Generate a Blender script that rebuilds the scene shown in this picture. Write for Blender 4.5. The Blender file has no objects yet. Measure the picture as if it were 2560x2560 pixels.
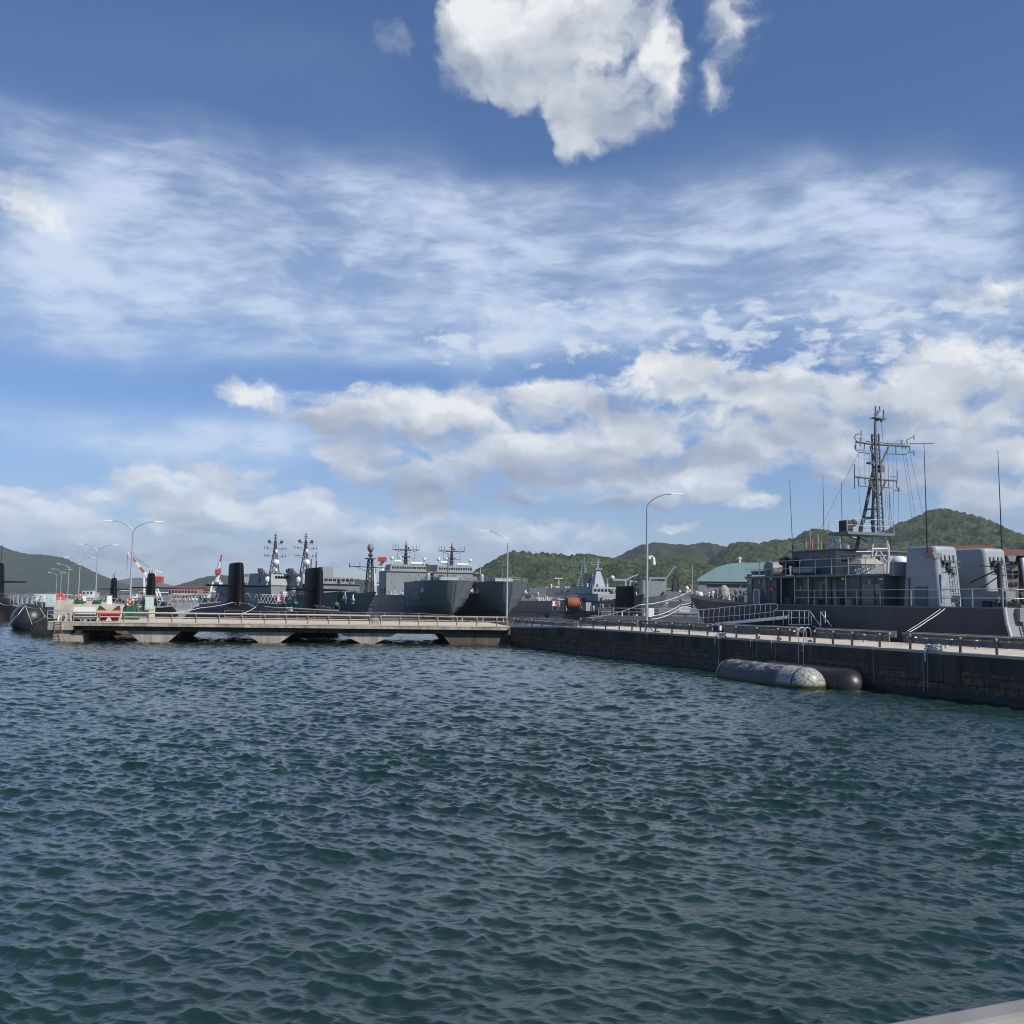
import bpy, math, random
import numpy as np
from mathutils import Matrix, Vector

# ---------------------------------------------------------------- camera, sky, sun, exposure
SC = bpy.context.scene
COL = SC.collection
F = 2560.0                       # focal length in photograph pixels
HC = 4.2                         # eye height above the water
PITCH = math.atan((1503 - 1280) / F)
ROLL = 0.015
CAM_R = Matrix.Rotation(math.pi / 2 + PITCH, 3, 'X') @ Matrix.Rotation(ROLL, 3, 'Z')
cam_d = bpy.data.cameras.new('camera')
cam_d.sensor_width = 36.0
cam_d.lens = 36.0
cam_d.clip_start = 0.05
cam_d.clip_end = 30000
cam = bpy.data.objects.new('camera', cam_d)
COL.objects.link(cam)
cam.matrix_world = Matrix.Translation((0, 0, HC)) @ CAM_R.to_4x4()
SC.camera = cam

SUN_AZ = math.radians(128)       # compass angle, clockwise from +Y (the view direction)
SUN_EL = math.radians(43)
SUN_DIR = Vector((math.sin(SUN_AZ) * math.cos(SUN_EL), math.cos(SUN_AZ) * math.cos(SUN_EL), math.sin(SUN_EL)))
SUN_STRENGTH = 4.8
SKY_STRENGTH = 0.10
SC.view_settings.view_transform = 'Standard'
SC.view_settings.look = 'None'
SC.view_settings.exposure = 0.0
SC.view_settings.gamma = 1.0
SC.view_settings.use_curve_mapping = False


def ray(px, py):
    v = CAM_R @ Vector(((px - 1280) / F, (1280 - py) / F, -1.0))
    return v


def W(px, py, D):
    """point on the sight line of a photograph pixel at the forward distance D"""
    v = ray(px, py)
    return Vector((0, 0, HC)) + v * (D / v.y)


def G(px, py, z):
    v = ray(px, py)
    return Vector((0, 0, HC)) + v * ((z - HC) / v.z)


def AE(px, py):
    v = ray(px, py)
    return math.atan2(v.x, v.y) * 2.56, math.atan2(v.z, math.hypot(v.x, v.y)) * 2.56


def build_world():
    w = bpy.data.worlds.new('World')
    SC.world = w
    w.use_nodes = True
    nt = w.node_tree
    nt.nodes.clear()
    N = nt.nodes.new
    L = nt.links.new

    def inp(sock, v):
        if isinstance(v, bpy.types.NodeSocket):
            L(v, sock)
        elif v is not None:
            sock.default_value = v

    def M(op, a, b=None, c=None, clamp=False):
        n = N('ShaderNodeMath')
        n.operation = op
        n.use_clamp = clamp
        for i, v in enumerate((a, b, c)):
            inp(n.inputs[i], v)
        return n.outputs[0]

    def VM(op, a, b=None, s=None):
        n = N('ShaderNodeVectorMath')
        n.operation = op
        inp(n.inputs[0], a)
        if b is not None:
            inp(n.inputs[1], b)
        if s is not None:
            inp(n.inputs[3], s)
        return n.outputs[0]

    def noise(vec, scale, detail=5, rough=.55, dist=0.0, color=False, lac=2.0):
        n = N('ShaderNodeTexNoise')
        L(vec, n.inputs['Vector'])
        n.inputs['Scale'].default_value = scale
        n.inputs['Detail'].default_value = detail
        n.inputs['Roughness'].default_value = rough
        n.inputs['Distortion'].default_value = dist
        n.inputs['Lacunarity'].default_value = lac
        return n.outputs['Color' if color else 'Fac']

    def sstep(v, a, b):
        n = N('ShaderNodeMapRange')
        n.interpolation_type = 'SMOOTHSTEP'
        inp(n.inputs[0], v)
        n.inputs[1].default_value = a
        n.inputs[2].default_value = b
        return n.outputs[0]

    def mixc(f, a, b):
        n = N('ShaderNodeMix')
        n.data_type = 'RGBA'
        inp(n.inputs['Factor'], f)
        inp(n.inputs['A'], a)
        inp(n.inputs['B'], b)
        return n.outputs['Result']

    tc = N('ShaderNodeTexCoord').outputs['Generated']
    sp = N('ShaderNodeSeparateXYZ')
    L(tc, sp.inputs[0])
    x, y, z = sp.outputs
    az = M('MULTIPLY', M('ARCTAN2', x, y), 2.56)
    hyp = M('SQRT', M('ADD', M('MULTIPLY', x, x), M('MULTIPLY', y, y)))
    el = M('MULTIPLY', M('ARCTAN2', z, hyp), 2.56)
    cb = N('ShaderNodeCombineXYZ')
    L(az, cb.inputs[0]); L(el, cb.inputs[1])
    Q = cb.outputs[0]                                # sky angle coordinates, 1 unit = 22 degrees

    def blobs(q, lst):
        acc = None
        for (px, py, rx, ry, rot, amp) in lst:
            a, e = AE(px, py)
            mp = N('ShaderNodeMapping')
            mp.vector_type = 'TEXTURE'
            L(q, mp.inputs['Vector'])
            mp.inputs['Location'].default_value = (a, e, 0)
            mp.inputs['Rotation'].default_value = (0, 0, math.radians(rot))
            mp.inputs['Scale'].default_value = (rx / 1000, ry / 1000, 1)
            g = N('ShaderNodeTexGradient')
            g.gradient_type = 'SPHERICAL'
            L(mp.outputs[0], g.inputs[0])
            v = g.outputs['Fac']
            acc = M('MULTIPLY', v, amp) if acc is None else M('MULTIPLY_ADD', v, amp, acc)
        return acc

    # ----- clear sky
    sky = N('ShaderNodeTexSky')
    sky.sky_type = 'NISHITA'
    sky.sun_disc = False
    sky.sun_elevation = SUN_EL
    sky.sun_rotation = SUN_AZ
    sky.altitude = 0
    sky.air_density = 1.0
    sky.dust_density = 0.6
    sky.ozone_density = 2.0
    hs = N('ShaderNodeHueSaturation')
    hs.inputs['Saturation'].default_value = SKY_SAT
    hs.inputs['Value'].default_value = 1.0
    L(sky.outputs[0], hs.inputs['Color'])
    base = VM('MULTIPLY', hs.outputs[0], mixc(sstep(el, 0, 1.0), SKY_TINT_LOW, SKY_TINT))

    # ----- high cirrus: a soft veil combed by the wind, drawn out along its layer
    warp = VM('SUBTRACT', noise(Q, 1.6, 4, .55, 0, True), (.5, .5, .5))
    qw = VM('ADD', Q, VM('MULTIPLY', warp, (.30, .16, 0)))
    env = blobs(qw, [
        (150, 620, 620, 300, 0, 1.0), (640, 560, 560, 260, -8, .95), (1000, 470, 360, 200, -20, .45),
        (980, 640, 520, 300, 20, 1.0), (1300, 720, 620, 300, 0, 1.0), (1640, 560, 520, 230, 18, .85),
        (1980, 560, 620, 200, 14, .95), (2250, 700, 560, 260, 5, 1.0), (1700, 760, 640, 190, 0, .9),
        (350, 800, 700, 170, 0, .95), (1000, 820, 560, 130, 0, .8), (300, 1085, 760, 120, 0, .95), (700, 1090, 500, 110, 0, .6),
        (60, 300, 420, 260, 0, .3), (480, 120, 720, 190, -8, .30), (1000, 860, 900, 120, 0, .3), (420, 420, 520, 160, 0, .4), (800, 700, 700, 260, 0, .6), (1400, 560, 420, 160, 10, .5), (2350, 600, 420, 220, 0, .5), (800, 110, 420, 110, -15, .2), (2400, 480, 420, 160, 0, .3),
        (2400, 850, 420, 130, 0, .5), (1300, 1180, 500, 100, 0, .25),
    ])
    mp = N('ShaderNodeMapping')
    L(qw, mp.inputs['Vector'])
    mp.inputs['Rotation'].default_value = (0, 0, math.radians(-26))
    mp.inputs['Scale'].default_value = (.8, 2.0, 1)
    str1 = noise(mp.outputs[0], 4.0, 10, .60, .08)
    mp2 = N('ShaderNodeMapping')
    L(qw, mp2.inputs['Vector'])
    mp2.inputs['Rotation'].default_value = (0, 0, math.radians(-32))
    mp2.inputs['Scale'].default_value = (.8, 3.4, 1)
    str2 = noise(mp2.outputs[0], 9.5, 8, .62, .05)
    s = M('ADD', M('MULTIPLY', str1, .95), M('MULTIPLY', str2, .45))       # about .7
    big = noise(qw, 2.1, 4, .55, .2)
    e1_ = sstep(env, .02, 1.25)
    cir = M('MULTIPLY', e1_, M('ADD', .47, M('ADD', M('MULTIPLY', M('SUBTRACT', s, .70), 2.3), M('MULTIPLY', M('SUBTRACT', big, .5), 1.3))))
    veil = M('MULTIPLY', e1_, .26)
    cir = M('ADD', M('MULTIPLY', sstep(cir, .02, .95), .66), veil, clamp=True)
    # small puffs at the lower rim of the veil
    mp3 = N('ShaderNodeMapping')
    L(Q, mp3.inputs['Vector'])
    mp3.inputs['Rotation'].default_value = (0, 0, math.radians(22))
    mp3.inputs['Scale'].default_value = (1.0, 2.0, 1)
    pn = noise(mp3.outputs[0], 11.0, 7, .58, .2)
    penv = blobs(Q, [(1230, 850, 420, 110, 0, 1.0), (1700, 840, 480, 120, -12, 1.2), (2060, 800, 460, 130, 0, 1.2), (2380, 850, 420, 110, 0, 1.0), (1560, 870, 150, 60, -30, .5), (1110, 1240, 500, 30, 0, .3)])
    puf = M('MULTIPLY', M('MULTIPLY', sstep(M('ADD', M('MULTIPLY', M('MINIMUM', penv, .75), .28), pn), .66, .82), sstep(penv, .0, .3)), .95)
    cir_col = mixc(sstep(el, .25, 1.25), (.66, .79, .95, 1), (.62, .72, .92, 1))
    c1 = mixc(cir, base, cir_col)
    c1 = mixc(puf, c1, (.64, .73, .86, 1))

    # ----- cumulus
    w2 = VM('SUBTRACT', noise(Q, 5.0, 5, .6, 0, True), (.5, .5, .5))
    qc = VM('ADD', Q, VM('MULTIPLY', w2, (.22, .13, 0)))
    CUM = [
        # the big single cloud at the top
        (1180, 105, 165, 140, 0, 1.0), (1150, 40, 120, 90, 0, .4), (1330, 150, 180, 160, 20, .95), (1500, 120, 230, 170, 0, .95), (1640, 150, 115, 165, 10, .75),
        (1440, 10, 330, 90, 0, .7), (1560, 250, 170, 130, 20, .95), (1470, 320, 145, 105, 10, .85), (1450, 380, 80, 70, 0, .6), (1285, 240, 80, 90, 30, .45),
        # wisps beside it
        (1850, 50, 130, 120, 30, .47), (1800, 220, 60, 120, 0, .38), (1000, 85, 60, 90, 35, .38),
        # grey pad at the left
        (90, 540, 190, 100, -10, .75),
        # the long bank, rising to the right
        (1060, 1190, 320, 110, -8, 1.2), (880, 1010, 260, 80, -6, .72), (640, 990, 170, 60, -5, .62), (1150, 1050, 430, 140, 0, .85), (1330, 1130, 500, 150, 3, .95),
        (1700, 1085, 620, 170, 8, .8), (2150, 1020, 660, 165, 6, .8), (2480, 1010, 420, 165, 0, .7),
        (1600, 960, 420, 90, 10, .7), (2480, 720, 240, 60, 0, .5), (2420, 1150, 400, 130, 0, .8), (1480, 960, 300, 60, 8, .5),
        # low bank on the left
        (120, 1280, 300, 110, 0, 1.0), (540, 1250, 300, 120, 0, 1.15), (0, 1360, 400, 150, 0, .8), (420, 1360, 700, 120, 0, .95),
        (900, 1330, 560, 100, -3, .85), (1300, 1350, 420, 80, -4, .75),
        # pieces over the hills
        (1580, 1235, 260, 60, 4, 1.0), (1740, 1230, 190, 55, 0, .6), (1885, 1262, 95, 36, 0, .95), (1690, 1312, 80, 26, 0, .6),
        (1860, 1370, 120, 30, 0, .35), (2520, 1245, 210, 90, 0, .95), (2080, 1180, 420, 60, 0, .35), (2080, 1310, 80, 40, 0, .4),
    ]
    cb_ = blobs(qc, CUM)
    cb_up = blobs(VM('ADD', qc, (.022, .040, 0)), CUM)
    sq = N('ShaderNodeSeparateXYZ')
    L(qc, sq.inputs[0])
    ly = M('MULTIPLY', M('LOGARITHM', M('ADD', M('MAXIMUM', sq.outputs[1], 0.0), .16), math.e), .62)   # billows flatten towards the horizon
    cq = N('ShaderNodeCombineXYZ')
    L(sq.outputs[0], cq.inputs[0]); L(M('ADD', ly, M('MULTIPLY', sq.outputs[1], .8)), cq.inputs[1])
    qn = cq.outputs[0]
    cn = noise(qn, 5.2, 9, .56, .0)
    hi_ = sstep(el, .72, .98)
    dens = M('ADD', M('MINIMUM', cb_, M('ADD', .56, M('MULTIPLY', hi_, .16))), M('MULTIPLY', M('SUBTRACT', cn, .5), 2.4))
    a_lo = M('MULTIPLY', sstep(dens, .14, .68), M('SUBTRACT', 1.0, hi_))
    a_hi = M('MULTIPLY', sstep(dens, .08, .80), hi_)
    alpha = M('MULTIPLY', M('ADD', a_lo, a_hi), sstep(cb_, .03, .30))
    lowfade = sstep(el, -.02, .05)
    # relief: the same billows sampled a little towards the sun
    cn_b = noise(qn, 3.6, 6, .46, .0)
    qo = VM('ADD', qn, (.020, .050, 0))
    cn_o = noise(qo, 3.6, 6, .46, .0)
    rel = M('MULTIPLY', M('SUBTRACT', cn_b, cn_o), 2.3)
    core = sstep(cb_, .5, 1.4)
    rel = M('ADD', rel, M('MULTIPLY', M('SUBTRACT', cb_, cb_up), .62))
    lit = M('ADD', M('ADD', M('SUBTRACT', .65, M('MULTIPLY', core, .12)), M('MULTIPLY', hi_, .14)), rel, clamp=True)
    cr = N('ShaderNodeValToRGB')
    e0, e1 = cr.color_ramp.elements
    e0.position = .12; e0.color = (.34, .39, .49, 1)
    e1.position = 1.0; e1.color = (.92, .94, .95, 1)
    for p_, c_ in ((.42, (.46, .51, .60, 1)), (.62, (.60, .645, .71, 1)), (.82, (.74, .77, .81, 1))):
        k_ = cr.color_ramp.elements.new(p_)
        k_.color = c_
    L(lit, cr.inputs[0])
    # low clouds bluer (seen through more air)
    cumc = mixc(sstep(el, .05, .45), VM('MULTIPLY', cr.outputs[0], (.84, .93, 1.06)), cr.outputs[0])
    col = mixc(M('MULTIPLY', alpha, .93), c1, cumc)
    # below the horizon: plain blue-grey
    col = mixc(lowfade, (.35, .42, .5, 1), col)
    bg = N('ShaderNodeBackground')
    L(col, bg.inputs['Color'])
    bg.inputs['Strength'].default_value = 1.0
    out = N('ShaderNodeOutputWorld')
    L(bg.outputs[0], out.inputs[0])
    w.cycles.sampling_method = 'MANUAL'
    w.cycles.sample_map_resolution = 512


SKY_SAT = 1.12
SKY_TINT = (SKY_STRENGTH * .80, SKY_STRENGTH * .91, SKY_STRENGTH * 1.12, 1)
SKY_TINT_LOW = (SKY_STRENGTH * .74, SKY_STRENGTH * .87, SKY_STRENGTH * 1.22, 1)
build_world()

sun_d = bpy.data.lights.new('sun', 'SUN')
sun_d.energy = SUN_STRENGTH
sun_d.angle = math.radians(0.5)
sun_d.color = (1.0, .945, .86)
sun = bpy.data.objects.new('sun', sun_d)
sun.rotation_euler = SUN_DIR.to_track_quat('Z', 'Y').to_euler()
sun.location = (60, -60, 80)
COL.objects.link(sun)
SC.cycles.filter_width = 1.05
SC.cycles.max_bounces = 5
SC.cycles.diffuse_bounces = 2
SC.cycles.glossy_bounces = 3
SC.cycles.caustics_reflective = False
SC.cycles.caustics_refractive = False


# ---------------------------------------------------------------- materials
def mat(name, col, rough=.6, metal=0.0, var=.25, scale=1.5, bump=0.0, bscale=20., spec=.4, streak=False, extra=None, emis=None):
    m = bpy.data.materials.new(name)
    m.use_nodes = True
    nt = m.node_tree
    b = nt.nodes['Principled BSDF']
    b.inputs['Roughness'].default_value = rough
    b.inputs['Metallic'].default_value = metal
    b.inputs['Specular IOR Level'].default_value = spec
    tc = nt.nodes.new('ShaderNodeTexCoord')
    mp = nt.nodes.new('ShaderNodeMapping')
    nt.links.new(tc.outputs['Object'], mp.inputs[0])
    if streak:
        mp.inputs['Scale'].default_value = (1, 1, .18)
    n = nt.nodes.new('ShaderNodeTexNoise')
    n.inputs['Scale'].default_value = scale
    n.inputs['Detail'].default_value = 6
    n.inputs['Roughness'].default_value = .65
    nt.links.new(mp.outputs[0], n.inputs['Vector'])
    mr = nt.nodes.new('ShaderNodeMapRange')
    mr.inputs[1].default_value = .3; mr.inputs[2].default_value = .7
    nt.links.new(n.outputs['Fac'], mr.inputs[0])
    mx = nt.nodes.new('ShaderNodeMix')
    mx.data_type = 'RGBA'
    c = Vector(col[:3])
    c2 = Vector(extra) if extra else c * (1 + var)
    mx.inputs['A'].default_value = (*(c * (1 - var)), 1)
    mx.inputs['B'].default_value = (*c2, 1)
    nt.links.new(mr.outputs[0], mx.inputs['Factor'])
    nt.links.new(mx.outputs['Result'], b.inputs['Base Color'])
    if bump:
        n2 = nt.nodes.new('ShaderNodeTexNoise')
        n2.inputs['Scale'].default_value = bscale
        n2.inputs['Detail'].default_value = 5
        nt.links.new(tc.outputs['Object'], n2.inputs['Vector'])
        bp = nt.nodes.new('ShaderNodeBump')
        bp.inputs['Strength'].default_value = 1
        bp.inputs['Distance'].default_value = bump
        nt.links.new(n2.outputs['Fac'], bp.inputs['Height'])
        nt.links.new(bp.outputs[0], b.inputs['Normal'])
    return m


# ---------------------------------------------------------------- mesh collector and tagging
class MB:
    def __init__(s):
        s.v = []; s.f = []; s.sm = []; s.mi = []

    def add(s, vs, fs, smooth=False, mi=0):
        o = len(s.v)
        s.v += [tuple(v) for v in vs]
        s.f += [tuple(i + o for i in f) for f in fs]
        s.sm += [smooth] * len(fs)
        s.mi += [mi] * len(fs)
        return s

    def box(s, a, b, mi=0):
        x0, y0, z0 = a; x1, y1, z1 = b
        return s.hexa([(x0, y0, z0), (x1, y0, z0), (x1, y1, z0), (x0, y1, z0)],
                      [(x0, y0, z1), (x1, y0, z1), (x1, y1, z1), (x0, y1, z1)], mi)

    def hexa(s, lo, hi, mi=0):
        n = len(lo)
        fs = [tuple(range(n - 1, -1, -1)), tuple(range(n, 2 * n))]
        for i in range(n):
            j = (i + 1) % n
            fs.append((i, j, n + j, n + i))
        return s.add(list(lo) + list(hi), fs, False, mi)

    def tbox(s, x0, x1, yw, z0, z1, tx0=0, tx1=0, ty=0, yc=0, mi=0):
        """box symmetric about yc whose walls lean in towards the top"""
        return s.hexa([(x0, yc - yw, z0), (x1, yc - yw, z0), (x1, yc + yw, z0), (x0, yc + yw, z0)],
                      [(x0 + tx0, yc - yw + ty, z1), (x1 - tx1, yc - yw + ty, z1), (x1 - tx1, yc + yw - ty, z1), (x0 + tx0, yc + yw - ty, z1)], mi)

    def bar(s, p, q, w, h=None, mi=0):
        """rectangular bar between two points"""
        p = Vector(p); q = Vector(q)
        h = h or w
        d = (q - p).normalized()
        up = Vector((0, 0, 1)) if abs(d.z) < .95 else Vector((0, 1, 0))
        sx = d.cross(up).normalized() * w / 2
        sz = sx.cross(d).normalized() * h / 2
        lo = [p - sx - sz, p + sx - sz, p + sx + sz, p - sx + sz]
        hi = [v + (q - p) for v in lo]
        return s.hexa(lo, hi, mi)

    def tube(s, pts, r, n=8, r1=None, cap=True, mi=0, smooth=True):
        pts = [Vector(p) for p in pts]
        m = len(pts)
        vs = []; fs = []
        prev = None
        for i, p in enumerate(pts):
            d = (pts[min(i + 1, m - 1)] - pts[max(i - 1, 0)])
            if d.length < 1e-9:
                d = Vector((0, 0, 1))
            d.normalize()
            if prev is None:
                up = Vector((0, 0, 1)) if abs(d.z) < .9 else Vector((1, 0, 0))
                a = d.cross(up).normalized()
            else:
                a = (prev - d * prev.dot(d))
                a = a.normalized() if a.length > 1e-6 else d.orthogonal().normalized()
            prev = a
            b = d.cross(a)
            rr = r if r1 is None else r + (r1 - r) * i / (m - 1)
            if isinstance(r, (list, tuple)):
                rr = r[i]
            for k in range(n):
                t = 2 * math.pi * k / n
                vs.append(p + a * (rr * math.cos(t)) + b * (rr * math.sin(t)))
        for i in range(m - 1):
            for k in range(n):
                k2 = (k + 1) % n
                fs.append((i * n + k, i * n + k2, (i + 1) * n + k2, (i + 1) * n + k))
        s.add(vs, fs, smooth, mi)
        if cap:
            s.add([vs[k] for k in range(n)], [tuple(range(n - 1, -1, -1))], False, mi)
            s.add([vs[(m - 1) * n + k] for k in range(n)], [tuple(range(n))], False, mi)
        return s

    def cyl(s, p, q, r, r1=None, n=12, mi=0):
        return s.tube([p, q], r, n, r1 if r1 is not None else r, True, mi)

    def sphere(s, c, r, n=12, m=8, sz=1.0, mi=0, sx=1.0, sy=1.0):
        c = Vector(c)
        vs = [c + Vector((0, 0, -r * sz))]
        for i in range(1, m):
            t = -math.pi / 2 + math.pi * i / m
            for k in range(n):
                a = 2 * math.pi * k / n
                vs.append(c + Vector((sx * r * math.cos(t) * math.cos(a), sy * r * math.cos(t) * math.sin(a), r * sz * math.sin(t))))
        vs.append(c + Vector((0, 0, r * sz)))
        fs = []
        for k in range(n):
            fs.append((0, 1 + (k + 1) % n, 1 + k))
        for i in range(m - 2):
            for k in range(n):
                k2 = (k + 1) % n
                fs.append((1 + i * n + k, 1 + i * n + k2, 1 + (i + 1) * n + k2, 1 + (i + 1) * n + k))
        b = 1 + (m - 2) * n
        for k in range(n):
            fs.append((b + k, b + (k + 1) % n, len(vs) - 1))
        return s.add(vs, fs, True, mi)

    def loft(s, rings, closed=True, caps=True, smooth=True, mi=0):
        n = len(rings[0])
        vs = [v for r in rings for v in r]
        fs = []
        for i in range(len(rings) - 1):
            for k in range(n if closed else n - 1):
                k2 = (k + 1) % n
                fs.append((i * n + k, i * n + k2, (i + 1) * n + k2, (i + 1) * n + k))
        s.add(vs, fs, smooth, mi)
        if caps and closed:
            s.add(rings[0], [tuple(range(n - 1, -1, -1))], False, mi)
            s.add(rings[-1], [tuple(range(n))], False, mi)
        return s

    def prism(s, poly, fn, a, b, mi=0):
        """poly: 2D outline, fn(u, v, t) -> 3D; extruded between t=a and t=b"""
        lo = [fn(u, v, a) for u, v in poly]
        hi = [fn(u, v, b) for u, v in poly]
        return s.hexa(lo, hi, mi)

    def lattice(s, c0, h0, c1, h1, nseg, r, mi=0, legs=4, xb=True):
        c0 = Vector(c0); c1 = Vector(c1)
        def ring(t):
            c = c0.lerp(c1, t); h = h0 + (h1 - h0) * t
            if legs == 4:
                return [c + Vector((h * a, h * b, 0)) for a, b in ((1, 1), (-1, 1), (-1, -1), (1, -1))]
            return [c + Vector((h * 1.2 * math.cos(k * 2.0944), h * 1.2 * math.sin(k * 2.0944), 0)) for k in range(3)]
        R = [ring(i / nseg) for i in range(nseg + 1)]
        for k in range(legs):
            s.bar(R[0][k], R[-1][k], r * 1.6, mi=mi)
        for i in range(nseg + 1):
            for k in range(legs):
                s.bar(R[i][k], R[i][(k + 1) % legs], r, mi=mi)
        if xb:
            for i in range(nseg):
                for k in range(legs):
                    s.bar(R[i][k], R[i + 1][(k + 1) % legs], r * .8, mi=mi)
        return s

    def build(s, name, mats, parent=None, label=None):
        me = bpy.data.meshes.new(name)
        me.from_pydata([tuple(v) for v in s.v], [], s.f)
        me.polygons.foreach_set('use_smooth', s.sm)
        if not isinstance(mats, (list, tuple)):
            mats = [mats]
        for m in mats:
            me.materials.append(m)
        if len(mats) > 1:
            me.polygons.foreach_set('material_index', s.mi)
        me.update()
        o = bpy.data.objects.new(name, me)
        COL.objects.link(o)
        if parent is not None:
            o.parent = parent
        if label:
            o['label'] = label
        return o


def tag(o, label=None, cat=None, group=None, kind=None):
    if label: o['label'] = label
    if cat: o['category'] = cat
    if group: o['group'] = group
    if kind: o['kind'] = kind
    return o


def thing(name, label, cat, loc=(0, 0, 0), rz=0.0, group=None):
    o = bpy.data.objects.new(name, None)
    COL.objects.link(o)
    o.location = loc
    o.rotation_euler = (0, 0, rz)
    return tag(o, label, cat, group)


def copy_thing(root, loc=None, rz=None, label=None, scale=None):
    r = root.copy()
    COL.objects.link(r)
    if loc is not None: r.location = loc
    if rz is not None: r.rotation_euler = (0, 0, rz)
    if scale is not None: r.scale = scale
    if label: r['label'] = label
    for ch in list(root.children):
        c = ch.copy(); COL.objects.link(c); c.parent = r
        for g in list(ch.children):
            d = g.copy(); COL.objects.link(d); d.parent = c
    return r


class Frame:
    """a level local frame: origin, heading of its x axis; turns sight lines into points on its planes"""
    def __init__(s, o, ang):
        s.o = Vector(o); s.a = ang
        s.x = Vector((math.cos(ang), math.sin(ang), 0)); s.y = Vector((-math.sin(ang), math.cos(ang), 0))

    def loc(s, w):
        d = Vector(w) - s.o
        return Vector((d.dot(s.x), d.dot(s.y), d.z))

    def wor(s, l):
        return s.o + s.x * l[0] + s.y * l[1] + Vector((0, 0, l[2]))

    def hit(s, px, py, ax, val):
        r = ray(px, py)
        c = s.loc((0, 0, HC)); d = Vector((r.dot(s.x), r.dot(s.y), r.z))
        i = 'xyz'.index(ax)
        t = (val - c[i]) / d[i]
        return c + d * t

    def thing(s, name, label, cat, group=None):
        return thing(name, label, cat, s.o, s.a, group)


def text_part(txt, size, depth, material, parent, M4, name='number'):
    cu = bpy.data.curves.new(name, 'FONT')
    cu.body = txt; cu.size = size; cu.extrude = depth
    cu.align_x = 'CENTER'; cu.align_y = 'CENTER'
    tmp = bpy.data.objects.new('tmp_text', cu)
    COL.objects.link(tmp)
    dg = bpy.context.evaluated_depsgraph_get()
    me = bpy.data.meshes.new_from_object(tmp.evaluated_get(dg))
    bpy.data.objects.remove(tmp)
    bpy.data.curves.remove(cu)
    me.name = name
    me.transform(M4)
    me.materials.clear(); me.materials.append(material)
    o = bpy.data.objects.new(name, me)
    COL.objects.link(o)
    o.parent = parent
    return o
# ---------------------------------------------------------------- water
def sstepn(x, a, b):
    t = np.clip((x - a) / (b - a), 0, 1)
    return t * t * (3 - 2 * t)


def grid_mesh(name, X, Y, Z, material, smooth=True):
    ny, nx = X.shape
    me = bpy.data.meshes.new(name)
    co = np.stack([X, Y, Z], -1).reshape(-1, 3).astype(np.float32)
    me.vertices.add(nx * ny)
    me.vertices.foreach_set('co', co.ravel())
    i = np.arange((ny - 1) * (nx - 1))
    r = i // (nx - 1); c = i % (nx - 1)
    a = r * nx + c
    quads = np.stack([a, a + 1, a + nx + 1, a + nx], -1).astype(np.int32)
    me.loops.add(quads.size)
    me.loops.foreach_set('vertex_index', quads.ravel())
    me.polygons.add(len(quads))
    me.polygons.foreach_set('loop_start', (np.arange(len(quads)) * 4).astype(np.int32))
    me.polygons.foreach_set('loop_total', np.full(len(quads), 4, np.int32))
    me.polygons.foreach_set('use_smooth', np.full(len(quads), smooth, bool))
    me.update(calc_edges=True)
    me.materials.append(material)
    o = bpy.data.objects.new(name, me)
    COL.objects.link(o)
    return o


def water_material():
    m = bpy.data.materials.new('sea_water')
    m.use_nodes = True
    nt = m.node_tree
    b = nt.nodes['Principled BSDF']
    b.inputs['Base Color'].default_value = (.012, .032, .027, 1)
    b.inputs['Roughness'].default_value = .03
    b.inputs['IOR'].default_value = 1.42
    b.inputs['Specular IOR Level'].default_value = .5
    geo = nt.nodes.new('ShaderNodeNewGeometry')
    mp = nt.nodes.new('ShaderNodeMapping')
    mp.inputs['Rotation'].default_value = (0, 0, math.radians(14))
    mp.inputs['Scale'].default_value = (.6, 1.0, 1)
    nt.links.new(geo.outputs['Position'], mp.inputs[0])
    hs = []
    for sc_, det, amp in ((15.0, 5, .0090), (3.4, 3, .020)):
        n = nt.nodes.new('ShaderNodeTexNoise')
        n.inputs['Scale'].default_value = sc_
        n.inputs['Detail'].default_value = det
        n.inputs['Roughness'].default_value = .6
        n.inputs['Distortion'].default_value = .6
        nt.links.new(mp.outputs[0], n.inputs['Vector'])
        k = nt.nodes.new('ShaderNodeMath'); k.operation = 'MULTIPLY'
        nt.links.new(n.outputs['Fac'], k.inputs[0]); k.inputs[1].default_value = amp
        hs.append(k.outputs[0])
    ad = nt.nodes.new('ShaderNodeMath'); ad.operation = 'ADD'
    nt.links.new(hs[0], ad.inputs[0]); nt.links.new(hs[1], ad.inputs[1])
    bp = nt.nodes.new('ShaderNodeBump')
    bp.inputs['Strength'].default_value = 1.0
    bp.inputs['Distance'].default_value = 1.0
    nt.links.new(ad.outputs[0], bp.inputs['Height'])
    nt.links.new(bp.outputs[0], b.inputs['Normal'])
    return m


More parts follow.
